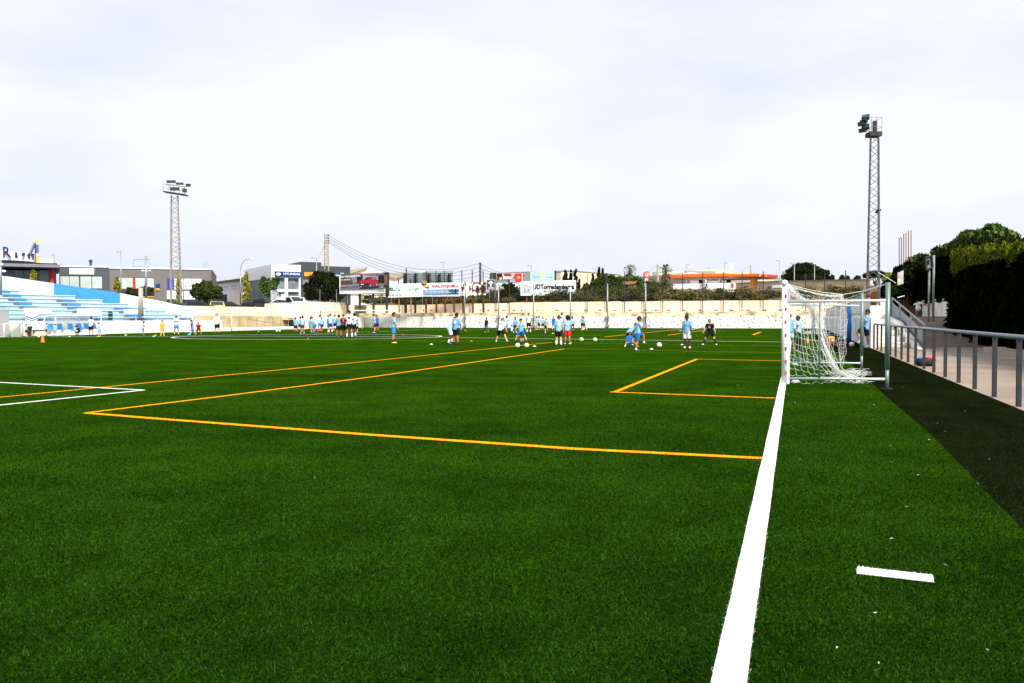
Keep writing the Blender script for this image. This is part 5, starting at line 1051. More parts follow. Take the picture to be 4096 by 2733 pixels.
# right floodlight mast
YR = 57.6; gb = P(3492, 1200, YR); rz_ = .32
r_ = empty("floodlight_mast", (gb.x, gb.y, 1.28), "tall lattice floodlight mast behind the hedge on the right, closest one", "floodlight mast", "lattice floodlight masts")
zt_ = P(3484, 548, YR).z; lattice(r_, gb, 1.28, zt_, .80, .50, 13, mat("mast_steel", (.16, .165, .17), .5, .25, 3, metal=.4), -.30, .04, .018)
cT = Vector((gb.x-.07, gb.y, zt_))
MB().box(-.42+cT.x, .42+cT.x, cT.y-.4, cT.y+.4, zt_, zt_+.30).build("platform", mat("platform_steel", rgb(58, 56, 54), .8), r_, world=True)
mb = MB()
for x in (-.32, .03, .41):
    for y in (-.38, .38): mb.tube([(cT.x+x, cT.y+y, zt_), (cT.x+x, cT.y+y, zt_+1.25)], .014, 5)
for z in (.62, 1.25):
    mb.tube([(cT.x-.32, cT.y-.38, zt_+z), (cT.x+.41, cT.y-.38, zt_+z), (cT.x+.41, cT.y+.38, zt_+z), (cT.x-.32, cT.y+.38, zt_+z), (cT.x-.32, cT.y-.38, zt_+z)], .013, 5)
mb.build("platform_railing", mat("mast_steel", (0, 0, 0)), r_, world=True)
LHD = mat("lamp_housing", rgb(38, 44, 42), .5, .2, 4)
def flood(root, c, yaw, pitch, w=.52, h=.30):
    Q = Matrix.Rotation(yaw, 3, 'Z') @ Matrix.Rotation(pitch, 3, 'X'); mb = MB()
    def T(p): return Vector(c)+Q @ Vector(p)
    a = [(-w/2, -.03, -h/2), (w/2, -.03, -h/2), (w/2, -.03, h/2), (-w/2, -.03, h/2)]; b = [(-w*.25, .32, -h*.25), (w*.25, .32, -h*.25), (w*.25, .32, h*.25), (-w*.25, .32, h*.25)]
    mb.add([T(p) for p in a+b], [(0, 1, 2, 3), (4, 7, 6, 5), (0, 4, 5, 1), (1, 5, 6, 2), (2, 6, 7, 3), (3, 7, 4, 0)]); o = mb.build("floodlight", LHD, root, world=True)
    q = [(-w*.44, -.05, -h*.42), (w*.44, -.05, -h*.42), (w*.44, -.05, h*.42), (-w*.44, -.05, h*.42)]; MB().prism([T(p) for p in q], Q @ Vector((0, .015, 0))).build("lens", mat("lamp_lens", rgb(70, 86, 80), .2, .1, 3), o, world=True)
for a, b, yw, pt in ((3462, 466, .9, -.5), (3445, 496, 1.0, .3), (3462, 505, .8, -.35), (3450, 522, .9, .5), (3455, 486, 1.2, .9)):
    p = P(a, b, YR-.4); flood(r_, p, -yw, pt)
p = P(3499, 505, YR); MB().box(p.x-.12, p.x+.12, p.y-.1, p.y+.1, p.z-.35, p.z+.35).build("control_box", LHD, r_, world=True)
p = P(3516, 840, YR-.3); flood(r_, p, .4, -.6, .35, .12)
mb = MB(); mb.tube([P(3455, 478, YR-.2), P(3480, 520, YR-.1)], .03, 5).tube([P(3450, 500, YR-.2), P(3480, 530, YR-.1)], .03, 5).build("lamp_bracket", DARKM, r_, world=True)
f_ = empty("rusty_cabinet", P(3490, 1200, YR-1.2), "rusty brown steel plate cabinet at the foot of the right floodlight mast", "cabinet"); q0, q1 = P(3472, 1198, YR-1.5), P(3511, 1167, YR-1.5)
MB().box(q0.x, q1.x, q0.y, q0.y+.3, q0.z, q1.z).build("rusty_plate", RUST, f_, world=True); MB().box(q0.x+.05, q1.x-.05, q0.y+.02, q0.y+.3, 1.28, q0.z-.01).build("support_frame", DARKM, f_, world=True)
# left floodlight mast
YL2 = 86; gb = P(704, 1200, YL2); r_ = empty("floodlight_mast", (gb.x, gb.y, 2.9), "lattice floodlight mast behind the grandstand on the left", "floodlight mast", "lattice floodlight masts")
zt_ = P(700, 783, YL2).z; STL2 = mat("pale_galvanised", rgb(150, 145, 138), .6, .15, 2); lattice(r_, gb, 2.9, zt_, 1.02, .62, 11, STL2, .27, .05, .025)
cT = Vector((gb.x-.1, gb.y, zt_)); a0_, a1_ = P(660, 771, YL2), P(746, 784, YL2)
MB().prism([(a0_.x, cT.y-.5, a0_.z), (a1_.x, cT.y-.5, a1_.z), (a1_.x, cT.y-.5, a1_.z+.12), (a0_.x, cT.y-.5, a0_.z+.12)], Vector((0, 1, 0))).build("platform", mat("platform_steel", (0, 0, 0)), r_, world=True)
mb = MB()
for i in range(5):
    s_ = i/4; b_ = a0_.lerp(a1_, s_); b_.y = cT.y-.48; mb.tube([b_, b_+Vector((0, 0, .85))], .022, 5)
for z in (.42, .85): mb.tube([a0_+Vector((0, -.5, z)), a1_+Vector((0, -.5, z))], .02, 5)
mb.tube([P(664, 738, YL2), P(748, 748, YL2)], .04, 5).tube([P(680, 740, YL2), P(682, 775, YL2)], .03, 5).tube([P(738, 750, YL2), P(738, 780, YL2)], .03, 5); mb.build("platform_railing", STL2, r_, world=True)
for a, b, w_, h_, yw in ((685, 727, .95, .28, 0), (719, 735, .75, .24, .2), (753, 741, .5, .3, .3), (700, 756, .95, .35, 0), (738, 762, .45, .4, .5)): flood(r_, P(a, b, YL2-.7), yw, .3, w_, h_)
# electricity pylon and wires
YP = 122; gb = P(1307, 1200, YP); r_ = empty("lattice_pylon", (gb.x, gb.y, ZT), "slim lattice electricity pylon in front of the large dark tree", "pylon")
zt_ = P(1307, 936, YP).z; STP = mat("ochre_galvanised", rgb(165, 155, 125), .7, .2, 2); lattice(r_, gb, ZT, zt_, .72, .46, 13, STP, .1, .06, .03)
mb = MB(); wst = []
for i, y in enumerate((942, 952, 962, 971)):
    p = P(1315, y, YP); mb.tube([P(1305, y, YP), p], .04, 5).ell(p, .1, .1, .1, 6, 4); wst.append(p)
mb.build("insulator", DARKM, r_, world=True)
WIRE = mat("black_cable", (.05, .05, .055), .6)
def wire(label, a, b, sag, r=.022):
    pts = [a.lerp(b, i/24)+Vector((0, 0, -sag*4*(i/24)*(1-i/24))) for i in range(25)]; o = MB().tube([q for q in pts], r, 4).build("power_line", WIRE, world=True, loc=a); tag(o, label, "cable", "overhead cables")
for i, (p, lb) in enumerate(zip(wst, ("topmost cable from the pylon to the leaning pole", "second cable from the top running right from the pylon", "third cable from the top running right from the pylon", "lowest cable running right from the pylon"))):
    wire(lb, p, tB+Vector((-.2, 0, -.15-.6*i)), 2.6)
for i in range(4):
    e_ = P(2070+i*20, 1092+i*3, 128); wire(["topmost cable leaving the leaning pole towards the poster boards", "second cable leaving the leaning pole to the right", "third cable leaving the leaning pole to the right", "lowest cable leaving the leaning pole to the right"][i], tB+Vector((0, 0, -.15-.6*i)), e_, .6)
wire("thin cable from the round sign up to the pale telegraph pole", P(2538, 1102, 130), tA+Vector((-.3, 0, -.2)), .5); wire("cable from the dealer lamp up to the pylon", P(1267, 1045, 115), P(1304, 965, YP), .2); wire("short cable over the canopy to the grey telegraph pole", P(2930, 1096, 150), P(3001, 1064, 165), .2)
ant = empty("mobile_antenna", P(2926, 1080, 170), "white mobile phone antenna panels above the cream hall roof", "antenna"); q = P(2926, 1068, 170); MB().box(q.x-.35, q.x+.1, q.y, q.y+.2, q.z-.6, q.z+.7).box(q.x+.25, q.x+.45, q.y, q.y+.2, q.z-.5, q.z+.55).tube([(q.x, q.y, q.z-1.5), (q.x, q.y, q.z)], .06, 5).build("antenna_panel", SIGNW, ant, world=True)
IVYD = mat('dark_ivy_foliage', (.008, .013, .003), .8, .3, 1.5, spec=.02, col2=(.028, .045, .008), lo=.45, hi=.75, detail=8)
# ================================================================== RIGHT SIDE: boundary, railing, hedges
a35 = 36.5
rl = empty("boundary_railing", F(8, LAT_R), "grey steel railing with round top rail along the right edge of the dark turf", "railing")
RAILM = mat("rail_steel", (.045, .048, .052), .5, .2, 4, metal=.3, bump=.1, bscale=60); RAILT = mat("rail_top_steel", (.27, .29, .31), .35, .08, 3, metal=.5)
pb0 = G(4058, 1628); al0 = pb0.dot(A_)
k_ = 0
for i in range(-2, 16):
    al_ = al0+1.50*i
    if al_ > a35-.5: break
    q = F(al_, LAT_R+.06); mb = MB(); d = R_*.03; e_ = A_*.035
    mb.prism([q-d-e_, q+d-e_, q+d+e_, q-d+e_], Vector((0, 0, .955))).build("rail_post", RAILM, rl, world=True)
MB().tube([F(al0-3.4, LAT_R+.06, .985), F(a35-1, LAT_R+.06, .985)], .036, 10).build("top_rail", RAILT, rl, world=True, smooth=True)
mb = MB()
for z in (.18, .42, .66, .84): mb.tube([F(al0+9, LAT_R+.1, z), F(a35-1.2, LAT_R+.1, z)], .006, 4)
mb.build("thin_wire", DARKM, rl, world=True)
# white wall with pickets, running to the far wall
WW = mat("white_side_wall", rgb(232, 234, 238), .85, .05, .8, col2=rgb(214, 217, 222), bump=.1)
wr = empty("picket_wall", F(a35, LAT_R), "white low wall topped with grey slatted fence, behind the near goal", "wall")
alf = 92
lbox(MB(), a35, alf, LAT_R, LAT_R+.25, -.05, 1.22).build("wall_body", WW, wr, world=True)
for i in range(16): lbox(MB(), a35+.6+i*2.6, a35+1.0+i*2.6, LAT_R-.06, LAT_R-.002, 0, 1.2+.12*(i == 0)).build("wall_pier", WW, wr, world=True) if i < 4 else None
PK = mat("picket_grey", rgb(168, 170, 172), .7, .12, 2); mb = MB(); i = 0; al_ = a35+2.0
while al_ < alf:
    q = F(al_, LAT_R+.12); top = 2.12; mb.prism([q-R_*.02-A_*.09, q+R_*.02-A_*.09, q+R_*.02+A_*.09, q-R_*.02+A_*.09], Vector((0, 0, top-1.22))) if False else lbox(mb, al_, al_+.2, LAT_R+.1, LAT_R+.13, 1.24, 2.1); al_ += .42
mb.build("picket", PK, wr, world=True); mb = MB(); mb.tube([F(a35+2, LAT_R+.15, 2.3), F(alf, LAT_R+.15, 2.3)], .03, 5).tube([F(a35+2, LAT_R+.15, 1.45), F(alf, LAT_R+.15, 1.45)], .03, 5)
mb.build("picket_rail", PK, wr, world=True)
# blue padded pole
g = F(a35+3.0, LAT_R-.35); g = Vector((g.x, g.y, 0)); pp = G(3396, 1371); r_ = empty("padded_post", pp, "bright blue padded post in front of the white wall behind the goal", "post")
MB().tube([(0, 0, 0), (.01, 0, .7), (-.02, 0, P(3390, 1230, pp.y).z)], [.105, .11, .10], 12).build("foam_pad", mat("blue_foam", rgb(20, 95, 165), .6, .12, 3, bump=.2), r_, smooth=True)
MB().tube([(-.02, 0, P(3390, 1230, pp.y).z), (-.02, 0, P(3390, 1214, pp.y).z)], .07, 8).build("post_cap", DARKM, r_)
# terraced white steps and small stair beside the ramp
ts = empty("white_terrace_steps", F(37.5, LAT_R+.3), "stained white terrace steps between the railing and the ramp", "steps")
TW = mat("stained_white", rgb(236, 234, 226), .9, .1, 1.2, col2=rgb(190, 180, 165), lo=.5, hi=.75, detail=9)
for i in range(6): lbox(MB(), 37.6+i*1.9, 37.6+(i+1)*1.9, LAT_R+.28, LAT_R+1.55, -.05, .18+.24*i).build("stair_step", TW, ts, world=True)
lbox(MB(), 50, 50.4, LAT_R+.3, LAT_R+1.9, 1.28, 1.9).build("end_wall", TW, ts, world=True)
wf = empty("ramp_wall", F(36.5, LAT_R+1.6), "sloping white flank wall of the stair beside the ramp", "wall")
q = [F(35.2, LAT_R+1.6, 0), F(47, LAT_R+1.6, 0), F(47, LAT_R+1.6, 1.3), F(42, LAT_R+1.6, 1.05)]; MB().prism(q, R_*.16).build("wall_body", TW, wf, world=True)
hr = empty("stair_handrail", F(36, LAT_R+1.8), "sloping grey handrail with solid side panel beside the ramp", "handrail")
p1, p2 = F(35.6, LAT_R+1.85, .95), F(47, LAT_R+1.85, 2.25); PNL = mat("grey_panel", rgb(118, 122, 126), .6, .1, 2)
mb = MB().tube([p1, p2], .035, 8)
for s_ in (0, .35, .7, 1): q = p1.lerp(p2, s_); mb.tube([q, (q.x, q.y, q.z-.98)], .03, 6)
mb.build("rail_tube", PNL, hr, world=True); q = [p1-Vector((0, 0, .55)), p2-Vector((0, 0, .55)), p2-Vector((0, 0, .12)), p1-Vector((0, 0, .12))]; MB().prism([p1-Vector((0, 0, .8)), p2-Vector((0, 0, .9)), p2-Vector((0, 0, .25)), p1-Vector((0, 0, .30))], R_*.02).build("side_panel", PNL, hr, world=True)
# kerb stones
KB = mat("kerb_stone", rgb(172, 152, 135), .9, .15, 1.5, bump=.4)
kc = empty("stone_kerb", F(26, 6.7), "low stone kerb in front of the big hedge", "kerb"); lbox(MB(), 6, 34, 6.5, 7.3, 0, .17).build("kerb_body", KB, kc, world=True); lbox(MB(), 6, 21.5, 6.1, 6.5, 0, .12).build("kerb_step", KB, kc, world=True)
# ---- near hedge (one dense dark hedge, lit tips along its top)
def hedge(name, label, al0_, al1_, latf, thick, zt, zb, n, leaf, m, mtip, ntip, tipleaf, slope=None, tops=None):
    r = empty(name, F(al0_, latf, zb), label, "hedge"); nb_ = int((al1_-al0_)/1.0)
    zt_f = slope or (lambda a: zt)
    vs = []; fs = []; nz_ = 6
    mb = MB(); lbox(mb, al0_+.3, al1_-.3, latf+.35, latf+thick, zb, min(zt_f(al0_), zt_f(al1_))-.35); mb.build("inner_mass", m, r, world=True)
    if tops: lbox(MB(), al0_+(al1_-al0_)*.55, al1_-.6, latf+.7, latf+thick, min(zt_f(al0_), zt_f(al1_))-.34, tops(al0_+(al1_-al0_)*.6)-.35).build("inner_mass", mtip, r, world=True)
    A3 = np.array(A_); R3 = np.array(R_)
    a = al0_+(al1_-al0_)*rng.random(n); z = zb+(np.array([zt_f(x) for x in a])-zb)*rng.random(n)
    bulge = .18*np.sin(a*1.7+z*2.1)+.14*np.sin(a*.63+z*1.1+2)+.12*rng.normal(size=n)
    l = latf+.15+bulge; side = rng.random(n) < .12; l = np.where(side, latf+thick*rng.random(n), l); a = np.where(side, al1_+bulge*.8, a)
    c = a[:, None]*A3+l[:, None]*R3; c[:, 2] = z
    def quads(c, s, upb=0):
        k = len(c); u = rng.normal(size=(k, 3)); u[:, 2] += upb; u /= np.linalg.norm(u, axis=1)[:, None]; w = np.cross(u, rng.normal(size=(k, 3))); w /= np.linalg.norm(w, axis=1)[:, None]; s = s*(.6+.8*rng.random(k))[:, None]
        return np.stack([c-u*s, c-w*s*.45, c+u*s, c+w*s*.45], 1).reshape(-1, 3), np.arange(4*k).reshape(-1, 4)
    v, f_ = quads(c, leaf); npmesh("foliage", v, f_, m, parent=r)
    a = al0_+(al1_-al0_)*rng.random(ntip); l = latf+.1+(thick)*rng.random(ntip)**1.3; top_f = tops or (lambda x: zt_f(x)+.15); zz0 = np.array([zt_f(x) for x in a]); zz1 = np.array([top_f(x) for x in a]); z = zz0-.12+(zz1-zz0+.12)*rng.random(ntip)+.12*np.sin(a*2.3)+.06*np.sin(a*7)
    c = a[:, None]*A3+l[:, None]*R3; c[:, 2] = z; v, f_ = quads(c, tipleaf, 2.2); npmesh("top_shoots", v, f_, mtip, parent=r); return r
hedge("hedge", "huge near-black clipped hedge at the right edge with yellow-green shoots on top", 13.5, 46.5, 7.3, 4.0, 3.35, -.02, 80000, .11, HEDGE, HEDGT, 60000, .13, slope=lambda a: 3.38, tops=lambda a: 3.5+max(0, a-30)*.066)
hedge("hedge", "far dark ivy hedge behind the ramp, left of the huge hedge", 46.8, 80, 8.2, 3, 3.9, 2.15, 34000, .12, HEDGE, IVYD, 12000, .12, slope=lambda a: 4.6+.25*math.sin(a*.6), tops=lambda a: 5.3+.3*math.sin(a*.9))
iw = empty("white_block_wall", F(56, 8.2), "white block wall under the far hedge at the top of the ramp", "wall"); fbw = lbox(MB(), 46.8, 63, 8.3, 8.6, -.02, 2.35); fbw.build("wall_body", TW, iw, world=True)
rf = empty("rusty_sheet_fence", F(64, 8.1, 1.28), "dark rusty sheet fence at the top of the ramp", "fence"); lbox(MB(), 63.1, 84, 8.25, 8.4, 1.28, 2.5).build("sheet_panel", mat("dark_rust_sheet", rgb(70, 45, 28), .9, .4, 3, col2=rgb(28, 20, 14), stretch=(1, 1, .2)), rf, world=True)
# tree masses above the hedges
tree("garden_tree", "leafy green tree rising above the huge hedge at the right edge", 3950, 56, 0, [(3960, 950, 60, 42), (3880, 965, 45, 35), (4010, 965, 50, 40), (3975, 915, 30, 18), (3830, 990, 40, 26), (3900, 1000, 50, 26), (3990, 1000, 60, 26), (4070, 990, 40, 22), (3865, 940, 20, 12), (4040, 940, 22, 16)], 5600, .20, LEAFG, trunk=(.25, .1), shell=.2)
tree("garden_tree", "lower climbing green shrub above the hedge beside the scoreboard", 3780, 64, 0, [(3770, 1010, 30, 18), (3800, 995, 30, 20), (3750, 1020, 24, 20), (3740, 1005, 8, 16), (3690, 1040, 40, 16), (3660, 1050, 30, 16), (3820, 1020, 40, 24)], 3600, .19, LEAFG, shell=.3)
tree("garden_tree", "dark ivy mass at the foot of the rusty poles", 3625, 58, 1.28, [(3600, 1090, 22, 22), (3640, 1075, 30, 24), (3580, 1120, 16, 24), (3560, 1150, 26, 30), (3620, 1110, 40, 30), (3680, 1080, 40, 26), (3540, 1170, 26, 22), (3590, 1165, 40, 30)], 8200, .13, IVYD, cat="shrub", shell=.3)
tree("garden_tree", "pale dry bush left of the torn banner, behind the stay cable", 3560, 66, 1.28, [(3560, 1105, 20, 14), (3585, 1100, 12, 14), (3545, 1120, 16, 10)], 900, .09, POP, cat="shrub", shell=.3)
# flat roof edge peeking above the hedge
rf_ = empty("flat_roof", P(4060, 1000, 54), "thin pale edge of a flat roof showing above the huge hedge", "roof"); a_, b_ = P(3985, 1002, 54), P(4200, 995, 54); MB().prism([a_, b_, b_+Vector((0, 0, .1)), a_+Vector((0, 0, .1))], Vector((0, 3, 0))).build("roof_edge", CONC, rf_, world=True); MB().prism([a_+Vector((.3, .5, -2)), b_+Vector((0, .5, -2)), b_+Vector((0, .5, -.003)), a_+Vector((.3, .5, -.003))], Vector((0, 2, 0))).build("house_wall", TW, rf_, world=True)
# rusty poles
for i, (p, y) in enumerate(((3597, 953), (3604, 949), (3615, 936), (3624, 932), (3634, 924), (3644, 921))):
    t = P(p, y, 60+i*.3); b = P(p+(2 if i != 1 else 3), 1110, 60+i*.3); pts = [(b.x, b.y, 1.3), t] if i != 1 else [(b.x, b.y, 1.3), P(3606, 960, 60.3), P(3602, 949, 60.3)]
    o = MB().tube(pts, .032, 6).build("rusty_pole", mat("purple_rust", rgb(110, 72, 66), .9, .3, 3, col2=rgb(150, 95, 60)), world=True, loc=(b.x, b.y, 1.3))
    tag(o, ["leftmost of the six rusty poles above the hedge", "rusty pole with a bent tip, second of the six", "third of the six rusty poles above the hedge", "fourth of the six rusty poles above the hedge", "fifth of the six rusty poles, second tallest", "rightmost and tallest of the six rusty poles"][i], "pole", "six rusty poles above the hedge")
tb = empty("torn_banner", P(3602, 1115, 54), "torn grey and white banner with a yellow corner hanging below the rusty poles", "banner"); c_ = [P(*p, 54) for p in ((3591, 1092), (3614, 1082), (3614, 1135), (3591, 1142))]
MB().prism(c_, Vector((0, .04, 0))).build("cloth", mat("faded_cloth", rgb(160, 150, 148), .9, .3, 2, col2=rgb(225, 225, 225)), tb, world=True); MB().prism([P(*p, 53.97) for p in ((3591, 1129), (3602, 1126), (3600, 1138), (3591, 1142))], Vector((0, .02, 0))).build("yellow_corner", mat("banner_yellow", rgb(215, 195, 60), .9), tb, world=True)
# old scoreboard on two poles
sb_ = empty("scoreboard", P(3725, 1200, 44), "tilted back of an old grey scoreboard panel on two pale poles above the ramp", "scoreboard")
MB().prism([P(*p, 44) for p in ((3702, 1033), (3726, 1022), (3731, 1070), (3706, 1080))], Vector((.05, .2, 0))).build("panel_back", mat("scoreboard_grey", rgb(125, 128, 136), .7, .15, 2), sb_, world=True)
mb = MB()
for q in (((3702, 1033), (3726, 1022)), ((3726, 1022), (3731, 1070)), ((3731, 1070), (3706, 1080)), ((3706, 1080), (3702, 1033))): mb.tube([P(*q[0], 43.95), P(*q[1], 43.95)], .05, 5)
mb.tube([P(3713, 1040, 43.9), P(3714, 1060, 43.9)], .06, 4).build("panel_frame", DARKM, sb_, world=True)
for p, y, r_2 in ((3717, 1082, .055), (3735.5, 1022, .06)):
    t = P(p, y, 44.2); MB().tube([(t.x, t.y, .6), t], r_2, 8).build("support_pole", mat("pale_pole", rgb(150, 158, 152), .7, .2, 3, col2=rgb(110, 115, 105)), sb_, world=True, smooth=True)
wb = empty("ground_cable_rail", P(3600, 1188, 50), "short pale bar in front of the dark hedge", "bar"); MB().tube([P(3590, 1191, 50), P(3618, 1184, 50)], .03, 5).build("bar_body", SIGNW, wb, world=True)
o = MB().tube([P(3513, 1090, 57), P(3583, 1132, 54)], .025, 4).build("stay_cable", SIGNW, world=True, loc=P(3513, 1090, 57)); tag(o, "pale stay cable running down from the right mast", "cable")
# bag on the path
bg = G(3700, 1466, .004); r_ = empty("sports_bag", bg, "black sports bag with red and blue top lying behind the railing", "bag"); BAGN = len(bpy.data.objects); mb = MB(); rings = []
for x, s_ in ((-.34, .4), (-.30, .85), (-.15, 1), (.12, 1), (.3, .9), (.36, .45)): rings.append(((x, 0, .13), (0, .16*s_, 0), (0, 0, .13*s_)))
mb.loft(rings, 14).build("bag_body", BLACK, r_, smooth=True); MB().ell((-.13, 0, .22), .17, .10, .055, 12, 6).build("blue_cover", mat("bag_blue", rgb(30, 90, 210), .6), r_, smooth=True); MB().ell((.15, 0, .225), .16, .10, .06, 12, 6).build("red_cover", mat("bag_red", rgb(200, 25, 35), .6), r_, smooth=True); MB().tube([(.3, -.1, .1), (.37, -.12, .2), (.32, -.05, .27)], .012, 6).build("strap", mat("bag_red", (0, 0, 0)), r_)
for o_ in r_.children:
    for v_ in o_.data.vertices: v_.co = (v_.co.x*.66, v_.co.y*.66, v_.co.z*.86)
# ================================================================== NEAR GOAL
nf0 = G(3136, 1536); ff0 = Vector((nf0.x, nf0.y, 0))+A_*6.0; nb0 = G(3548, 1557); fb0 = G(3446, 1480)
gl = empty("goal", nf0, "white seven-a-side goal with torn white net and grey support frame, closest goal", "goal")
GW = mat("goal_white", (.80, .82, .82), .35, .04, 2, spec=.5); GS = mat("goal_frame_grey", rgb(120, 142, 140), .4, .12, 3, metal=.35)
Zt = P(3136, 1122, nf0.y).z
def post(q, z1, r, m, nm): return MB().tube([(q.x, q.y, 0), (q.x, q.y, z1)], r, 16).build(nm, m, gl, world=True, smooth=True)
# round posts with a flat inner groove strip
pst = post(nf0, Zt-.06, .05, GW, "goal_post"); post(ff0, Zt-.06, .05, GW, "goal_post")
MB().tube([(nf0.x, nf0.y, Zt-.06)]+[Vector((nf0.x, nf0.y, Zt-.02))], .05, 16).build("post_top", GW, gl, world=True, smooth=True)
MB().tube([nf0+Vector((0, 0, Zt-.05))-A_*.06, ff0+Vector((0, 0, Zt-.05))+A_*.06], .06, 16).build("crossbar", GW, gl, world=True, smooth=True)
# net groove with red clips
gd = R_*.075; MB().prism([nf0+gd*.6-A_*.012, nf0+gd*1.35-A_*.012, nf0+gd*1.35+A_*.012, nf0+gd*.6+A_*.012], Vector((0, 0, Zt-.1))).build("net_groove", GW, gl, world=True)
CLIP = mat("red_clip", rgb(190, 30, 40), .5)
for y in (1184, 1236, 1288, 1341, 1394, 1447, 1492):
    q = P(3143, y, nf0.y-.05); MB().box(q.x-.012, q.x+.012, q.y-.02, q.y+.02, q.z-.03, q.z+.03).build("net_clip", CLIP, gl, world=True)
mb = MB(); 
zb_n, zb_f = P(3553, 1130, nb0.y).z, P(3450, 1171, fb0.y).z
for q, z1, r in ((nb0, zb_n, .036), (fb0, zb_f, .034)):
    MB().tube([(q.x, q.y, .35), (q.x, q.y, z1)], r+.005, 14).build("back_post_sleeve", GS, gl, world=True, smooth=True); MB().tube([(q.x, q.y, 0), (q.x, q.y, .36)], r-.004, 14).build("back_post_foot", GS, gl, world=True, smooth=True)
    MB().lathe((q.x, q.y, 0), [(.10, .004), (.10, .012), (0, .012)], 14).build("base_plate", BLACK, gl, world=True)
def arm(a, b, r=.03, nm="side_arm", m=None): MB().tube([a, b], r, 10).build(nm, m or mat("arm_white_zinc", rgb(205, 222, 228), .4, .05, 2, metal=.2), gl, world=True, smooth=True)
arm(P(3148, 1208, nf0.y), P(3545, 1203, nb0.y), .023); arm(P(3150, 1514, nf0.y), P(3540, 1517, nb0.y), .023); arm(P(3155, 1220, ff0.y), P(3446, 1224, fb0.y), .023); arm(P(3155, 1450, ff0.y), P(3441, 1453, fb0.y), .021)
m0 = P(3280, 1209, (nf0.y*2+nb0.y)/3-.03); m1 = P(3277, 1512, (nf0.y*2+nb0.y)/3-.03); arm(m0, m1, .018, "vertical_brace", GS)
mf0 = P(3250, 1225, ff0.y-.6); arm(mf0, Vector((mf0.x, mf0.y, .12)), .017, "vertical_brace", GS)
# ground anchors
for q, s_ in ((G(3182, 1534), 1.0), (G(3180, 1463), .8)):
    an = empty("goal_anchor_weight", q, "white cylindrical ground weight hanging under the goal's near side bar" if s_ == 1 else "white cylindrical ground weight under the goal's far side bar", "weight", "white ground weights of the near goal")
    MB().tube([(-.055, 0, .035), (.055, 0, .035)], .032, 12).build("weight_body", SIGNW, an, smooth=True); MB().tube([(-.08, 0, .03), (.08, 0, .03)], .012, 6).tube([(-.05, 0, .06), (-.05, .02, .14)], .004, 4).tube([(.05, 0, .06), (.05, .02, .14)], .004, 4).build("weight_rod", STEEL, an)
# ---- net
NET = mat("net_cord", (.78, .78, .74), .8, .1, 8)
NETMB = MB()
def cord(pts, r=.0030): NETMB.tube(pts, r, 4, cap=False)
def surf(fun, nu, nv, jit=.012, r=.0030, sag=.0):
    g = [[fun(i/nu, j/nv)+Vector((random.gauss(0, jit), random.gauss(0, jit), random.gauss(0, jit)))*(1 if 0 < i < nu else 0) for j in range(nv+1)] for i in range(nu+1)]
    for i in range(nu+1):
        cord(g[i], r)
    for j in range(nv+1):
        pts = []
        for i in range(nu):
            a, b = g[i][j], g[i+1][j]; m_ = (a+b)/2; d = (b-a).length; pts += [a, m_-Vector((0, 0, d*sag))]
        pts.append(g[nu][j]); cord(pts, r)
def curve(ctrl, t):
    n_ = len(ctrl)-1; x = min(n_-1e-6, t*n_); i = int(x); f_ = x-i; p0 = ctrl[max(0, i-1)]; p1 = ctrl[i]; p2 = ctrl[i+1]; p3 = ctrl[min(n_, i+2)]
    return .5*((2*p1)+(p2-p0)*f_+(2*p0-5*p1+4*p2-p3)*f_*f_+(3*p1-p0-3*p2+p3)*f_**3)
yn, yf = nf0.y, ff0.y
Cn = [P(3150, 1140, yn), P(3185, 1180, yn-.1), P(3240, 1225, yn+.1), P(3275, 1290, yn+.5), P(3295, 1360, yn+.4), P(3318, 1430, yn+.2), P(3350, 1480, yn-.1), P(3400, 1508, yn-.3), G(3480, 1528, .03)]
Dn = [P(3372, 1180, yn+3.6), P(3368, 1240, yn+3.6), P(3361, 1330, yn+3.5), P(3362, 1410, yn+3.4), P(3366, 1474, yn+3.2), P(3400, 1490, yn+2), G(3465, 1510, .03)]
near_post = lambda v: Vector((nf0.x, nf0.y, 0))+gd*1.2+Vector((0, 0, (Zt-.12)*(1-v)+.05))
surf(lambda u, v: near_post(v).lerp(curve(Cn, v), u)-Vector((0, 0, .10*math.sin(math.pi*u)*(1-v)*v*2)), 9, 14, .012, sag=.2)
# roof net from crossbar to the bunched edge and the raised back corner
cb = lambda s: nf0.lerp(ff0, s)+Vector((0, 0, Zt-.10))+R_*.06
roof_b = lambda s: (P(3374, 1179, yn+1.2)).lerp(P(3372, 1197, yf-.5), s)
surf(lambda u, v: cb(v).lerp(roof_b(v), u)-Vector((0, 0, (.22+.25*math.sin(math.pi*v))*math.sin(math.pi*u)*.7)), 11, 17, .014, sag=.12)
# back drape from roof edge to the ground pile
gb_ = lambda s: G(3372, 1476, .03).lerp(G(3300, 1520, .03), 1-s)
surf(lambda u, v: roof_b(v*.9+.1).lerp(curve(Dn, .60).lerp(G(3365, 1478, .04), v), u)+R_*(.10*math.sin(8*v)*math.sin(math.pi*u)), 12, 7, .016, sag=.08)
# far side panel
fp_ = lambda v: Vector((ff0.x, ff0.y, 0))+gd*1.2+Vector((0, 0, (Zt-.12)*(1-v)+.05)); Df = [P(3370, 1197, yf-.6), P(3362, 1280, yf-.8), P(3360, 1400, yf-1.0), P(3364, 1466, yf-1.2)]
surf(lambda u, v: fp_(v).lerp(curve(Df, v), u), 9, 10, .014, sag=.2)
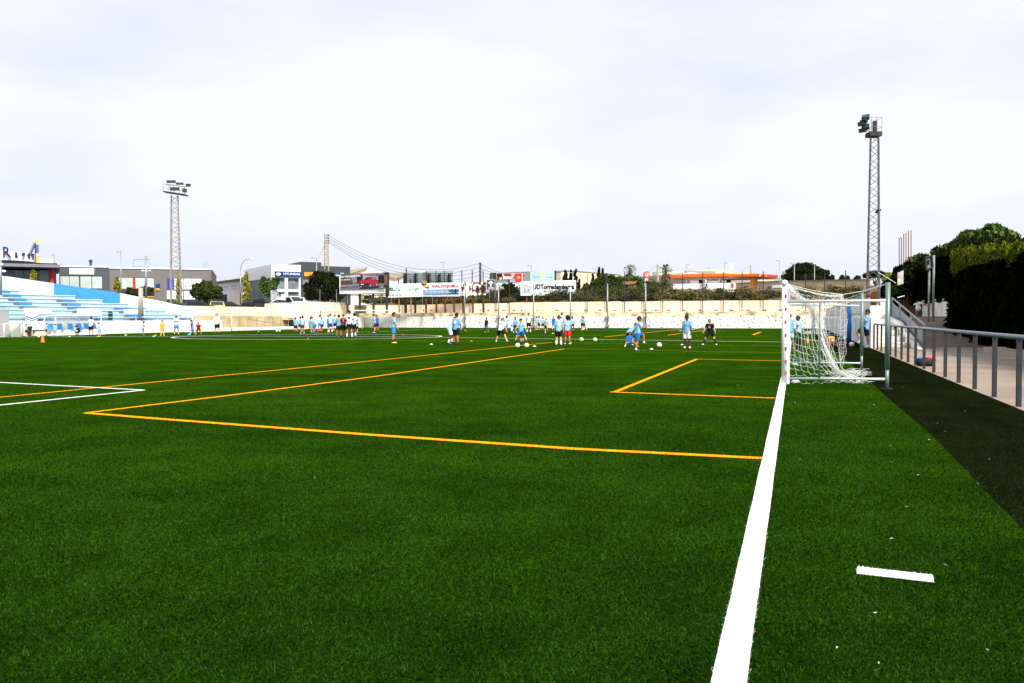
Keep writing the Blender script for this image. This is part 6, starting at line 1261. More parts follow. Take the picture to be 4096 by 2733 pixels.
# bunched swath: many cords following the diagonal edge
for i in range(20):
    o1 = random.gauss(0, .035); o2 = random.gauss(0, .05); ph = random.random()*6
    pts = [curve(Cn, t)+R_*(o1+.03*math.sin(9*t+ph)+.05*t*random.gauss(0, .5))+A_*(o2+.05*math.sin(7*t+ph))+Vector((0, 0, .02*math.sin(14*t+ph))) for t in np.linspace(.02, .93, 26)]; cord(pts, .0034)
for i in range(16):
    o1 = random.gauss(0, .03); pts = [curve([cb(.0), P(3215, 1160, yn+.6), P(3290, 1178, yn+1.2), roof_b(.2)], t)+A_*(i*.05)+Vector((0, 0, random.gauss(0, .01))) for t in np.linspace(0, 1, 12)]; cord(pts)
# loose pile on the ground
for i in range(44):
    a0_ = random.uniform(0, 1); px0 = random.uniform(3285, 3430); px1 = px0+random.uniform(60, 150); px1 = min(px1, 3505-abs(random.gauss(0, 45))); y0 = 1515+random.uniform(-34, 22)*(.3+.7*(px0-3170)/250); pts = []
    for j in range(9):
        s_ = j/8; g = G(px0+(px1-px0)*s_, max(1478, min(1541, y0+8*math.sin(s_*6+i)+random.uniform(-4, 4)-(10*(px0-3300)/200 if px0 > 3300 else 0))), .0); g.z = .012+.03*max(0, math.sin(s_*5+i))*random.random()+.05*max(0, 1-abs(px0+(px1-px0)*s_-3370)/70)*random.random(); pts.append(g)
    cord(pts, .0038)
# ties from the net's raised corner to the back posts
for a, b in ((P(3374, 1179, yn+1.2), P(3550, 1136, nb0.y)), (P(3374, 1177, yn+1.4), P(3550, 1134, nb0.y)), (P(3345, 1202, yf-.8), P(3446, 1174, fb0.y))): cord([a, (a+b)/2-Vector((0, 0, .03)), b], .006)
NETMB.tube([P(3372, 1178, yf-.6), P(3372, 1204, yf-.6)], .012, 6)
cord([P(3150, 1138, yn), P(3220, 1156, yn+.4), P(3290, 1170, yn+.9), P(3374, 1179, yn+1.2)], .007)
NETMB.build("goal_net", NET, gl, world=True)
# ================================================================== PEOPLE
SK = {'l': mat("skin_light", rgb(222, 166, 130), .6, .06, 6, spec=.2), 'm': mat("skin_tan", rgb(186, 122, 84), .6, .06, 6, spec=.2), 'd': mat("skin_dark", rgb(96, 58, 40), .55, .08, 6, spec=.3)}
HR = {'k': mat("hair_black", (.012, .010, .009), .7, .3, 20), 'b': mat("hair_brown", (.07, .04, .02), .7, .3, 20), 'y': mat("hair_blond", rgb(205, 165, 95), .7, .2, 20), 'g': mat("hair_sandy", rgb(130, 95, 60), .7, .2, 20)}
def cloth(n, c, k=.12): return mat("cloth_"+n, c, .85, k, 9, bump=.3, bscale=14, spec=.1)
CL = {'lb': cloth("light_blue", rgb(150, 200, 236)), 'sb': cloth("sky_blue", rgb(122, 178, 226)), 'rb': cloth("royal_blue", rgb(30, 110, 200)), 'w': cloth("white", rgb(238, 236, 242), .05), 'k': cloth("black", (.014, .014, .016)), 'bs': cloth("bright_blue", rgb(40, 140, 235)), 'db': cloth("deep_blue", rgb(35, 60, 170)),
      'nv': cloth("navy", rgb(30, 40, 75)), 'or': cloth("orange", rgb(240, 175, 80)), 'rd': cloth("red", rgb(225, 50, 55)), 'mr': cloth("dark_red", rgb(150, 28, 32)), 'tl': cloth("dark_teal", rgb(20, 70, 80)), 'ye': cloth("yellow", rgb(225, 200, 80)), 'gy': cloth("teal_grey", rgb(120, 165, 185)), 'dk': cloth("smoky_grey", rgb(70, 70, 75)), 'bw': cloth("barred_maroon", rgb(110, 25, 50))}
SHO = {'k': mat("shoe_black", (.02, .02, .022), .5, .2, 10), 'w': mat("shoe_white", rgb(225, 228, 232), .5, .06, 10), 'y': mat("shoe_yellow", rgb(235, 225, 100), .5, .08, 10), 'g': mat("shoe_grey", rgb(105, 105, 112), .5, .15, 10), 'n': mat("shoe_neon", rgb(215, 245, 110), .5, .08, 10), 'b': mat("shoe_pale_blue", rgb(110, 170, 200), .5, .1, 10), 'p': mat("shoe_pink_black", rgb(90, 30, 60), .5, .3, 10)}
POSE = {  # lean, side, twist, nod, legL, legR (flex, abd, knee), armL, armR (flex, abd, elbow, inward)
 'stand': (2, 0, 0, 8, (2, 5, 3), (-2, 5, 4), (2, 10, 14, .1), (4, 10, 12, .1)),
 'stand2': (0, 2, 8, 0, (8, 6, 10), (-6, 5, 2), (-6, 12, 18, .1), (10, 8, 22, .2)),
 'hips': (0, 0, 0, 5, (2, 7, 3), (-3, 6, 3), (-20, 42, 85, .95), (-8, 12, 12, .1)),
 'crossed': (-2, 0, 0, 5, (2, 7, 2), (-2, 7, 2), (22, 14, 95, 1.1), (22, 14, 95, 1.1)),
 'front': (4, 0, 0, 15, (2, 6, 3), (0, 6, 3), (15, 8, 50, .7), (15, 8, 45, .7)),
 'walk': (6, 0, 10, 5, (24, 3, 12), (-20, 3, 18), (-22, 8, 20, .1), (24, 8, 28, .2)),
 'run': (18, 0, 15, 0, (45, 3, 60), (-18, 3, 40), (-35, 10, 75, .2), (38, 10, 80, .3)),
 'wide': (12, 0, 0, 20, (10, 26, 12), (10, 26, 12), (6, 26, 22, .1), (6, 26, 22, .1)),
 'wideb': (20, 0, 0, 10, (12, 24, 16), (-2, 34, 4), (24, 18, 30, .1), (-8, 22, 20, .1)),
 'leanf': (32, 0, 0, 10, (40, 4, 50), (12, 4, 42), (10, 10, 60, .3), (-10, 10, 40, .3)),
 'crouch': (20, 0, 0, 0, (45, 20, 60), (30, 24, 50), (20, 24, 50, .2), (20, 24, 40, .2)),
 'kick': (6, 4, 20, 5, (78, 4, 72), (-8, 4, 6), (-30, 20, 30, .2), (46, 16, 62, .1)),
 'bend': (70, 0, 0, 20, (20, 12, 20), (14, 12, 20), (60, 5, 10, .1), (60, 5, 20, .1)),
 'kneelean': (48, 0, 0, 20, (16, 24, 30), (24, 26, 42), (50, 8, 10, .1), (46, 8, 14, .1)),
 'sit': (4, 0, 0, 15, (92, 34, 62), (92, 34, 62), (20, 14, 60, .6), (20, 14, 60, .6)),
 'sitlong': (-12, 0, 0, 0, (84, 6, 28), (86, 8, 14), (-28, 14, 5, .0), (-28, 14, 5, .0)),
 'bench': (14, 0, 0, 20, (80, 10, 82), (80, 12, 82), (40, 10, 50, .3), (40, 10, 50, .3)),
 'leanwall': (-8, 0, 0, 4, (62, 4, 92), (-6, 3, 2), (18, 12, 88, .9), (18, 12, 80, .9)),
}
def fk(pose, kid):
    ln, sd_, tw, nod, LL, LR, AL, AR = POSE[pose]
    X = Vector((1, 0, 0)); Yv_ = Vector((0, 1, 0)); Zv = Vector((0, 0, 1)); J = {}
    leg = .49 if kid else .50; th = leg*.5; sh = leg*.46
    Pv = Vector((0, 0, 0)); td = Vector((math.sin(R(sd_)), math.sin(R(ln)), math.cos(R(ln)))).normalized(); J['P'] = Pv; J['td'] = td
    J['rt'] = Vector((math.cos(R(tw)), -math.sin(R(tw)), 0)); J['rt'] = (J['rt']-td*J['rt'].dot(td)).normalized(); J['rp'] = X; J['fw'] = td.cross(J['rt'])*-1; 
    if J['fw'].y < 0: J['fw'] = -J['fw']
    tor = .30 if not kid else .292; J['C'] = Pv+td*tor; J['tor'] = tor
    hd = (td*.5+Zv*.5).normalized(); J['N'] = J['C']+td*.02; hl = .085 if not kid else .092; J['H'] = J['N']+hd*hl+J['fw']*.012*(1+nod*.06); J['hd'] = hd; J['nod'] = nod
    low = 9
    for s_, lg, am, nm in ((-1, LL, AL, 'L'), (1, LR, AR, 'R')):
        f_, a_, k_ = [R(x) for x in lg]; hip = Pv+X*s_*.048+Vector((0, 0, -.01)); d1 = Vector((s_*math.sin(a_), math.sin(f_)*math.cos(a_), -math.cos(f_)*math.cos(a_))); kn = hip+d1*th
        g_ = f_-k_; d2 = Vector((s_*math.sin(a_)*.75, math.sin(g_), -math.cos(g_)*math.cos(a_))).normalized(); an = kn+d2*sh; fa = g_*.75 if abs(g_) > R(25) else 0
        toe = Vector((s_*.25, math.cos(fa), math.sin(fa))).normalized(); J['leg'+nm] = (hip, kn, an, toe); low = min(low, an.z-.035, kn.z-.04, (an+toe*.1).z-.02)
        f_, a_, e_ = [R(x) for x in am[:3]]; inw = am[3]; shp = J['C']-td*.022+J['rt']*s_*(.098 if not kid else .092)
        out = J['rt']*s_; fwv = Vector((0, 1, 0)) if ln < 60 else Vector((0, 1, 0)); d1 = out*math.sin(a_)+fwv*(math.sin(f_)*math.cos(a_))-Zv*(math.cos(f_)*math.cos(a_)); el_ = shp+d1.normalized()*.165
        g_ = f_+e_; d2 = (out*(math.sin(a_)*(1-inw)-inw*math.sin(e_)*.9)+fwv*math.sin(g_)*(1 if inw < .8 else .45)-Zv*math.cos(g_)).normalized(); wr = el_+d2*.14; J['arm'+nm] = (shp, el_, wr, d2, out)
    low = min(low, -.085); J['low'] = low; return J
REM = []
def person(px, yh, yf, face, pose, shirt, shorts, skin, hair, sock, shoe, label, zb=0.0, kid=True, group=None, prnt=None, hairstyle='short', longp=False, sleeve=True, extra=None, Yd=None):
    J = fk(pose, kid); zmax = J['H'].z+.078; g = G(px, yf, zb) if Yd is None else P(px, yf, Yd); g.z = zb if Yd is None else g.z; H_ = (yf-yh)*g.y/FPX/(zmax-J['low'])
    a_ = math.atan2(math.sin(R(face)), math.cos(R(face))); vw = math.atan2(g.x, g.y)  # heading measured from the viewing direction
    rz = -(a_+vw); root = empty("person", g, label, "person", group, rz); S = lambda p: (Vector(p)-Vector((0, 0, J['low'])))*H_
    near = (yf-yh) > 88; vox = (.010 if near else .016)*H_/1.4
    skm = SK[skin]; td, rtv, fw_ = J['td'], J['rt'], J['fw']
    def ell_ring(c, rx, ry, ax=None): return (S(c), (ax or rtv)*rx*H_, fw_*ry*H_)
    # body: one remeshed surface
    mb = MB(); Pp = J['P']; T = J['tor']
    mb.loft([ell_ring(Pp-td*.03, .07, .05, J['rp']), ell_ring(Pp, .088, .06, J['rp']), ell_ring(Pp+td*T*.35, .072, .05), ell_ring(Pp+td*T*.75, .092, .058), ell_ring(Pp+td*T*.95, .088, .05), ell_ring(Pp+td*(T+.012), .04, .035)], 14)
    mb.tube([S(Pp+td*(T-.01)), S(J['N']), S(J['H'])], [.034*H_, .029*H_, .030*H_], 10)
    hs = 1.08 if kid else 1.0; hr = .070*hs*H_; hx = .052*hs*H_; hy = .060*hs*H_; Hc = S(J['H'])
    hz = J['hd']; hy_v = (fw_-hz*fw_.dot(hz)).normalized(); nd = R(J['nod']); hz2 = hz*math.cos(nd)+hy_v*math.sin(nd); hy2 = hy_v*math.cos(nd)-hz*math.sin(nd); hx2 = hy2.cross(hz2).normalized(); Q = Matrix((hx2, hy2, hz2)).transposed()
    mb.ell(Hc, hx, hy, hr, 14, 10, Q); mb.ell(Hc+Q @ Vector((0, .35*hy, -.62*hr)), hx*.62, hy*.6, hr*.42, 10, 7, Q); mb.ell(Hc+Q @ Vector((0, hy*.98, -.12*hr)), hx*.17, hy*.22, hr*.22, 8, 6, Q)
    for s_ in (-1, 1): mb.ell(Hc+Q @ Vector((s_*hx*1.0, -.05*hy, -.08*hr)), hx*.16, hy*.24, hr*.26, 8, 6, Q)
    if near: mb.ell(Hc+Q @ Vector((0, hy*.86, -.55*hr)), hx*.34, hy*.16, hr*.09, 8, 6, Q)
    for nm in 'LR':
        hip, kn, an, toe = J['leg'+nm]; mid = kn.lerp(an, .3); mb.tube([S(hip+Vector((0, 0, .02))), S(hip.lerp(kn, .45)), S(kn), S(mid-Vector((0, .008, 0))), S(kn.lerp(an, .7)), S(an)], [x*H_ for x in (.052, .046, .033, .034, .025, .020)], 10)
        mb.tube([S(an), S(an+toe*.03+Vector((0, 0, -.02))), S(an+toe*.08+Vector((0, 0, -.024)))], [.02*H_, .02*H_, .014*H_], 8)
        sp_, el_, wr, d2, out = J['arm'+nm]; mb.tube([S(sp_-out_fix(J, nm)*.02), S(sp_), S(sp_.lerp(el_, .5)), S(el_), S(el_.lerp(wr, .35)), S(wr)], [x*H_ for x in (.03, .030, .024, .021, .020, .0135)], 9)
        sid = d2.cross(out).normalized() if abs(d2.dot(out)) < .98 else Vector((0, 1, 0)); mb.loft([(S(wr), sid*.013*H_, out*.009*H_), (S(wr+d2*.02), sid*.021*H_, out*.010*H_), (S(wr+d2*.043), sid*.022*H_, out*.009*H_)], 8)
    body = mb.build("body", skm, root, smooth=True)
    fing = MB()
    for nm in 'LR':
        sp_, el_, wr, d2, out = J['arm'+nm]; sid = d2.cross(out).normalized() if abs(d2.dot(out)) < .98 else Vector((0, 1, 0)); 
        for i, ln_ in enumerate((.032, .037, .034, .026)):
            b = wr+d2*.038+sid*(-.016+.0107*i); cu = -out*.012; fing.tube([S(b), S(b+d2*ln_*.55+cu*.3), S(b+d2*ln_+cu)], [.0058*H_, .0052*H_, .004*H_], 5)
        b = wr+d2*.016-sid*.016; fing.tube([S(b), S(b-sid*.012+d2*.014), S(b-sid*.013+d2*.028)], [.0062*H_, .0056*H_, .0045*H_], 5)
    REM.append((body, vox, fing, True))
    # shirt
    sm = CL[shirt]; mb = MB()
    mb.loft([ell_ring(Pp-td*.045, .103, .078, J['rp']), ell_ring(Pp+td*.02, .104, .077, J['rp']), ell_ring(Pp+td*T*.4, .098, .07), ell_ring(Pp+td*T*.75, .106, .070), ell_ring(Pp+td*T*.93, .10, .058), ell_ring(Pp+td*(T+.008), .05, .043)], 16)
    if sleeve:
        for nm in 'LR':
            sp_, el_, wr, d2, out = J['arm'+nm]; mb.tube([S(sp_-out_fix(J, nm)*.035), S(sp_+Vector((0, 0, .006))), S(sp_.lerp(el_, .45)), S(sp_.lerp(el_, .74))], [x*H_ for x in (.04, .044, .043, .045)], 10)
    sh = mb.build("shirt", sm, root, smooth=True); REM.append((sh, vox*1.1, None, True))
    # shorts
    mb = MB(); mb.loft([ell_ring(Pp-td*.02, .10, .074, J['rp']), ell_ring(Pp+td*.05, .094, .068, J['rp'])], 14); mb.loft([(S(Pp-Vector((0, 0, .05))), Vector((.09*H_, 0, 0)), Vector((0, .066*H_, 0))), ell_ring(Pp+td*.03, .098, .072, J['rp'])], 14)
    for nm in 'LR':
        hip, kn, an, toe = J['leg'+nm]; e_ = .98 if longp else .80
        if longp: mb.tube([S(hip), S(hip.lerp(kn, .5)), S(kn), S(kn.lerp(an, .5)), S(an)], [x*H_ for x in (.062, .056, .045, .042, .038)], 10)
        else: mb.tube([S(hip+Vector((0, 0, .01))), S(hip.lerp(kn, .4)), S(hip.lerp(kn, e_))], [x*H_ for x in (.062, .062, .060)], 12)
    so_ = mb.build("trousers" if longp else "shorts", CL[shorts], root, smooth=True); REM.append((so_, vox*1.1, None, True))
    for nm in 'LR':
        hip, kn, an, toe = J['leg'+nm]
        if sock: MB().tube([S(kn.lerp(an, sock[1])), S(kn.lerp(an, .8)), S(an), S(an+toe*.02-Vector((0, 0, .012)))], [x*H_ for x in (.036 if sock[1] < .5 else .031, .031, .026, .026)], 10).build("sock", CL[sock[0]] if sock[0] in CL else SHO['y'], root, smooth=True)
        dn = Vector((0, 0, -1)); side = toe.cross(dn).normalized(); upv = side.cross(toe).normalized(); upv = upv if upv.z > 0 else -upv
        rings = [(S(an-toe*.034-upv*.018), side*.018*H_, upv*.014*H_), (S(an-toe*.02-upv*.008), side*.025*H_, upv*.026*H_), (S(an+toe*.02-upv*.010), side*.027*H_, upv*.024*H_), (S(an+toe*.06-upv*.018), side*.030*H_, upv*.016*H_), (S(an+toe*.095-upv*.021), side*.026*H_, upv*.012*H_), (S(an+toe*.112-upv*.023), side*.012*H_, upv*.006*H_)]
        MB().loft(rings, 10).build("shoe", SHO[shoe], root, smooth=True)
    # hair
    hm = HR[hair]; mb = MB()
    if hairstyle != 'bald':
        k = {'short': 1.07, 'curly': 1.42, 'long': 1.12, 'mop': 1.16, 'cap': 1.05}[hairstyle]
        nu, nv = 16, 9; vs = []; b0 = 0
        for i in range(nv+1):
            ph = math.pi*.62*i/nv
            for j in range(nu):
                t = 2*math.pi*j/nu; frontness = max(0, math.sin(t)); ph2 = ph*(1-.42*frontness**1.5); wob = 1+random.uniform(-.03, .03)*(2.2 if hairstyle in ('curly', 'mop') else 1)
                vs.append(Hc+Q @ Vector((hx*k*wob*math.sin(ph2)*math.cos(t), hy*k*wob*math.sin(ph2)*math.sin(t)-.06*hy, hr*(k if k < 1.2 else 1.25)*wob*math.cos(ph2)+.02*hr)))
        mb.add(vs, [(i*nu+j, (i+1)*nu+j, (i+1)*nu+(j+1) % nu, i*nu+(j+1) % nu) for i in range(nv) for j in range(nu)])
        if hairstyle == 'curly': mb.ell(Hc+Q @ Vector((0, -.25*hy, .05*hr)), hx*1.55, hy*1.25, hr*1.2, 14, 9, Q)
        if hairstyle == 'long': mb.loft([(Hc+Q @ Vector((0, -.45*hy, .1*hr)), hx2*hx*1.0, hy2*hy*.5), (Hc+Q @ Vector((0, -.7*hy, -1.0*hr)), hx2*hx*.85, hy2*hy*.35), (Hc+Q @ Vector((0, -.9*hy, -1.9*hr)), hx2*hx*.5, hy2*hy*.2)], 10)
        if hairstyle == 'cap': mb.loft([(Hc+Q @ Vector((0, hy*.6, .42*hr)), hx2*hx*.8, hy2*hy*.3), (Hc+Q @ Vector((0, hy*1.2, .36*hr)), hx2*hx*.75, hy2*hy*.3), (Hc+Q @ Vector((0, hy*1.75, .26*hr)), hx2*hx*.5, hy2*hy*.05)], 8)
        mb.build("cap" if hairstyle == 'cap' else "hair", CL['k'] if hairstyle == 'cap' else hm, root, smooth=True)
    if near:
        mb = MB()
        for s_ in (-1, 1): mb.ell(Hc+Q @ Vector((s_*hx*.38, hy*.90, .02*hr)), hx*.13, hy*.08, hr*.07, 6, 5, Q)
        mb.build("eyes", BLACK, root)
        mb = MB()
        for s_ in (-1, 1): mb.tube([Hc+Q @ Vector((s_*hx*.2, hy*.97, .18*hr)), Hc+Q @ Vector((s_*hx*.58, hy*.84, .2*hr))], hr*.028, 5)
        mb.build("eyebrows", hm, root)
    if prnt:   # decorations that follow the shirt's curved surface: (side, centre height, polygons in shirt units, material, name)
        for (sd2, hh, polys, pm, nm) in prnt:
            mb = MB()
            for poly in polys:
                vs = []
                for (x, z) in poly:
                    q = Pp+td*(T*hh+z); ry = .0735+.004; y = ry*math.sqrt(max(.05, 1-(x/.115)**2)); vs.append(S(q+rtv*x+fw_*y*(1 if sd2 == 'f' else -1)))
                mb.add(vs, [tuple(range(len(vs)))])
            mb.build(nm, pm, root)
    return root, S, J, H_
def out_fix(J, nm): return J['arm'+nm][4]
def circ(r, sx=1.0, n=18, cx=0, cz=0): return [(cx+r*sx*math.cos(2*math.pi*i/n), cz+r*math.sin(2*math.pi*i/n)) for i in range(n)]
WPR = mat("print_white", rgb(225, 238, 248), .7, .04, 5); BPR = mat("print_black", rgb(45, 45, 50), .7, .1, 5); BLP = mat("print_blue", rgb(120, 140, 205), .7, .1, 5); GOL = mat("print_gold", rgb(235, 195, 110), .7, .05, 5)
BACK = [('b', .66, [circ(.058)], WPR, "back_print")]; BACKB = [('b', .66, [circ(.045)], BPR, "back_print")]; CREST = [('f', .78, [circ(.016, cx=.05)], WPR, "chest_crest")]; FB = [('f', .78, [circ(.014, cx=.045)], BPR, "chest_crest")]
SW, SKS, SWL, SKL = ('w', .78), ('k', .72), ('w', .6), ('k', .15)
G1 = "players around the coach in white, left of centre"; G2 = "kids training in front of the far goal"; G3 = "players near the grandstand"
# near and middle players
person(1575, 1249, 1373.5, 75, 'stand2', 'lb', 'bs', 'm', 'k', ('k', .62), 'y', "boy in light blue shirt and blue shorts with yellow shoes standing alone, facing right")
person(1797, 1268, 1375, 70, 'leanf', 'lb', 'w', 'd', 'k', SWL, 'b', "boy in white shorts leaning forward beside a taller boy", prnt=BACK)
person(1825, 1251, 1380, 30, 'stand2', 'sb', 'k', 'm', 'k', ('k', .78), 'k', "tall boy with white back badge in front of the boy in white shorts", prnt=BACK)
person(1846, 1297, 1329, 88, 'sitlong', 'lb', 'k', 'm', 'k', None, 'k', "boy sitting on the turf with legs stretched out to the right", group=None)
person(1946, 1270.5, 1330.5, 350, 'walk', 'k', 'bs', 'd', 'k', None, 'y', "boy in black sleeveless top and blue shorts walking away towards the wall", sleeve=False)
person(2003, 1270.5, 1371.5, 30, 'wideb', 'w', 'k', 'l', 'g', SW, 'g', "boy in white printed shirt and black shorts lunging beside the pink ball", prnt=[('b', .82, [[(x-.02, .012), (x+.02, .012), (x+.02, -.012), (x-.02, -.012)] for x in (-.05, 0, .05)]+[[(x-.015, -.022), (x+.015, -.022), (x+.015, -.04), (x-.015, -.04)] for x in (-.03, .01, .045)], BLP, "shirt_lettering"), ('b', .18, [[(-.05, .01), (.05, .01), (.05, -.015), (-.05, -.015)]], BLP, "shirt_lettering")])
person(2024, 1263, 1330, 20, 'run', 'lb', 'bs', 'm', 'k', None, 'k', "jogging boy with a white back badge behind the boy in the white printed shirt", prnt=BACK)
person(2008, 1279, 1331, 200, 'front', 'w', 'k', 'm', 'k', None, 'k', "child in white almost hidden behind the boy in the white printed shirt")
person(2047, 1299, 1334, 5, 'sit', 'lb', 'nv', 'd', 'k', None, 'g', "child sitting on the turf seen from behind, white badge on the back", prnt=BACK)
person(2060, 1268.5, 1331, 160, 'front', 'sb', 'nv', 'd', 'k', ('w', .75), 'w', "boy in blue shirt and navy shorts behind the stooping player with the pink ball")
person(2084, 1274, 1369.5, 185, 'wide', 'lb', 'rb', 'l', 'k', ('k', .88), 'k', "brown-haired boy straddling wide over the pink ball, looking down", prnt=CREST)
person(2115, 1251, 1329.5, 200, 'hips', 'w', 'k', 'm', 'k', SWL, 'b', "young coach in white, hand on hip, facing us by the far goal", kid=False, group=G2, prnt=FB)
person(2145, 1265, 1320, 100, 'stand', 'lb', 'ye', 'm', 'k', None, 'w', "child in pale yellow shorts by the left far goal area, turned right", group=G2)
person(2155.5, 1265, 1321, 110, 'stand2', 'lb', 'k', 'm', 'k', SW, 'k', "child in light blue and black between the yellow shorts and the bent-arm child", group=G2)
person(2171, 1269, 1320.5, 15, 'hips', 'sb', 'k', 'l', 'k', None, 'k', "child with hand on hip and white back badge left of the yellow cap", group=G2, prnt=BACK)
person(2186, 1271, 1328, 200, 'stand', 'ye', 'ye', 'm', 'k', None, 'k', "dark-haired child in yellow hidden behind the blond child", group=G2, hairstyle='mop')
person(2181, 1271, 1334, 80, 'front', 'lb', 'k', 'l', 'y', SW, 'k', "blond child in light blue shirt and black shorts, nearest of the far goal group", group=G2, hairstyle='mop')
person(2214, 1264, 1319, 180, 'stand', 'rb', 'bs', 'l', 'b', ('w', .5), 'k', "child in dark blue shirt and bright blue shorts facing the camera", group=G2, prnt=CREST)
person(2235, 1261, 1384, 12, 'stand', 'lb', 'k', 'l', 'b', ('w', .42), 'k', "brown-haired boy in black shorts and high white socks, seen from behind", prnt=[('b', .62, [circ(.058, cx=.03)], WPR, "back_print")])
person(2246, 1251, 1321, 10, 'stand2', 'w', 'k', 'd', 'k', SW, 'y', "coach in white with a black disc on the back by the right far goalpost", kid=False, prnt=BACKB)
person(2270, 1262, 1378, 8, 'stand2', 'lb', 'rd', 'm', 'k', ('k', .82), 'w', "boy with big curly black hair and red shorts seen from behind", prnt=BACK, hairstyle='curly')
person(2290, 1267, 1321, 5, 'stand', 'lb', 'k', 'd', 'k', ('k', .5), 'y', "child with white back badge standing just right of the red shorts boy", group=G2, prnt=BACK)
person(2328, 1264, 1321, 60, 'stand', 'lb', 'k', 'l', 'b', None, 'w', "left child of the pair at a small ball near the far wall", group=G2)
person(2337, 1268, 1320, 250, 'walk', 'lb', 'k', 'm', 'k', SW, 'w', "right child of the pair at a small ball near the far wall", group=G2)
person(2549, 1265, 1404, 60, 'kick', 'lb', 'rb', 'm', 'k', ('w', .84), 'g', "boy in light blue shirt kicking with one leg raised, nearest player")
person(2514, 1291, 1386, 60, 'kneelean', 'sb', 'k', 'm', 'k', SW, 'p', "boy bending over behind the kicking boy, holding the seated one", prnt=BACK)
person(2517, 1327, 1389, 165, 'sit', 'rb', 'bs', 'm', 'k', ('w', .75), 'n', "smiling boy in bright blue kit sitting cross-legged on the turf")
person(2748, 1259, 1398, 200, 'stand', 'sb', 'w', 'd', 'k', SW, 'k', "dark-haired boy in light blue shirt and white shorts with low white socks", prnt=CREST)
tri = [[(-.038, -.02), (-.026, -.02), (-.030, .0), (-.036, -.004)], [(-.020, -.02), (-.004, -.02), (-.016, .018), (-.026, .010)], [(.002, -.02), (.034, -.02), (.004, .040), (-.010, .028)], [(-.04, -.03), (.04, -.03), (.04, -.045), (-.04, -.045)]]
person(2840, 1276, 1380, 192, 'wide', 'k', 'k', 'l', 'g', SKL, 'w', "fair-haired boy in an all black kit with a white chest mark, legs apart", prnt=[('f', .70, tri, SIGNW, "chest_mark")])
person(3159, 1253, 1396, 320, 'stand', 'sb', 'lb', 'd', 'k', None, 'p', "boy in blue mostly hidden behind the near goal post")
person(3193, 1262, 1396, 290, 'hips', 'lb', 'k', 'd', 'k', None, 'p', "boy in light blue shirt and long black trousers behind the goal net", longp=True)
person(3463, 1236, 1392, 275, 'leanwall', 'sb', 'k', 'm', 'k', SW, 'w', "young man in blue shirt and black cap leaning on the wall, one knee bent", kid=False, hairstyle='cap')
# group around the coach
person(1183, 1269, 1333, 8, 'stand', 'sb', 'k', 'm', 'k', ('k', .7), 'k', "leftmost child of the large group, light blue shirt and black shoes", group=G1)
person(1198.5, 1267, 1326, 70, 'walk', 'lb', 'k', 'm', 'k', SW, 'w', "child lifting a leg behind the leftmost pair of the large group", group=G1)
person(1210, 1263, 1335, 0, 'wide' if False else 'stand2', 'lb', 'dk', 'm', 'k', None, 'w', "child with round white back badge and smoky grey shorts, arms away from the body", group=G1, prnt=BACK, hairstyle='mop')
person(1242, 1270, 1330, 180, 'walk', 'gy', 'sb', 'm', 'k', None, 'k', "thin child in greyish blue facing the camera in the large group", group=G1, prnt=CREST)
person(1250, 1269, 1327, 170, 'stand', 'w', 'k', 'm', 'k', SW, 'w', "child in white half hidden behind the crouching boy", group=G1)
person(1262, 1265, 1334, 275, 'leanf', 'lb', 'bs', 'm', 'k', ('k', .6), 'b', "crouching boy in bright blue shorts near the pink marker, facing left", group=G1)
person(1279, 1260, 1323, 5, 'stand', 'w', 'bs', 'm', 'k', SKS, 'k', "child in white top and bright blue shorts above the pink marker", group=G1)
person(1288.5, 1269.5, 1325, 200, 'walk', 'lb', 'k', 'm', 'k', None, 'k', "child in black shorts walking just right of the pink marker", group=G1)
person(1312, 1261, 1330, 80, 'stand', 'rb', 'bs', 'm', 'k', None, 'n', "child in royal blue shirt hidden behind the tall boy with a back badge", group=G1)
person(1322, 1254, 1332, 3, 'stand', 'lb', 'db', 'l', 'b', ('w', .55), 'k', "tall boy in light blue with deep blue shorts and white back badge", group=G1, prnt=BACK)
person(1341, 1258.5, 1325, 195, 'front', 'lb', 'k', 'm', 'b', SW, 'k', "child in light blue facing us between the tall boy and the teal shirt", group=G1)
person(1355, 1259, 1347, 20, 'front', 'gy', 'k', 'm', 'k', None, 'k', "child in teal-grey shirt and black shorts left of the maroon shirt", group=G1, hairstyle='mop')
NUM3 = [('b', .62, [[(-.02, .04), (.02, .04), (.02, .028), (-.02, .028)], [(.008, .028), (.02, .028), (.02, -.03), (.008, -.03)], [(-.012, .006), (.008, .006), (.008, -.004), (-.012, -.004)], [(-.02, -.03), (.02, -.03), (.02, -.042), (-.02, -.042)], [(-.03, .06), (.03, .06), (.03, .05), (-.03, .05)]], GOL, "shirt_number"), ('b', .12, [[(-.02, .0), (.02, .0), (.02, -.012), (-.02, -.012)]], GOL, "shirt_lettering"),
        ('b', .40, [[(x, .03), (x+.012, .03), (x+.012, -.10), (x, -.10)] for x in (-.075, -.045, .04, .07)], mat("print_stripe", rgb(40, 45, 110), .8), "shirt_stripes")]
person(1374, 1257, 1347, 2, 'front', 'bw', 'k', 'm', 'b', None, 'k', "child in maroon striped football shirt with a gold number three", group=G1, prnt=NUM3)
person(1398.5, 1240.5, 1348, 8, 'hips', 'w', 'k', 'm', 'k', ('w', .62), 'w', "tall coach in white shirt with black disc on the back, tallest of the group", kid=False, group=G1, prnt=BACKB)
person(1416, 1251, 1343, 20, 'stand2', 'w', 'k', 'd', 'k', ('w', .6), 'w', "second coach in white just right of the tallest coach", kid=False, group=G1, prnt=BACKB)
person(1428, 1277, 1332, 15, 'walk', 'lb', 'k', 'm', 'k', SW, 'b', "small child peeking out right of the two coaches in white", group=G1)
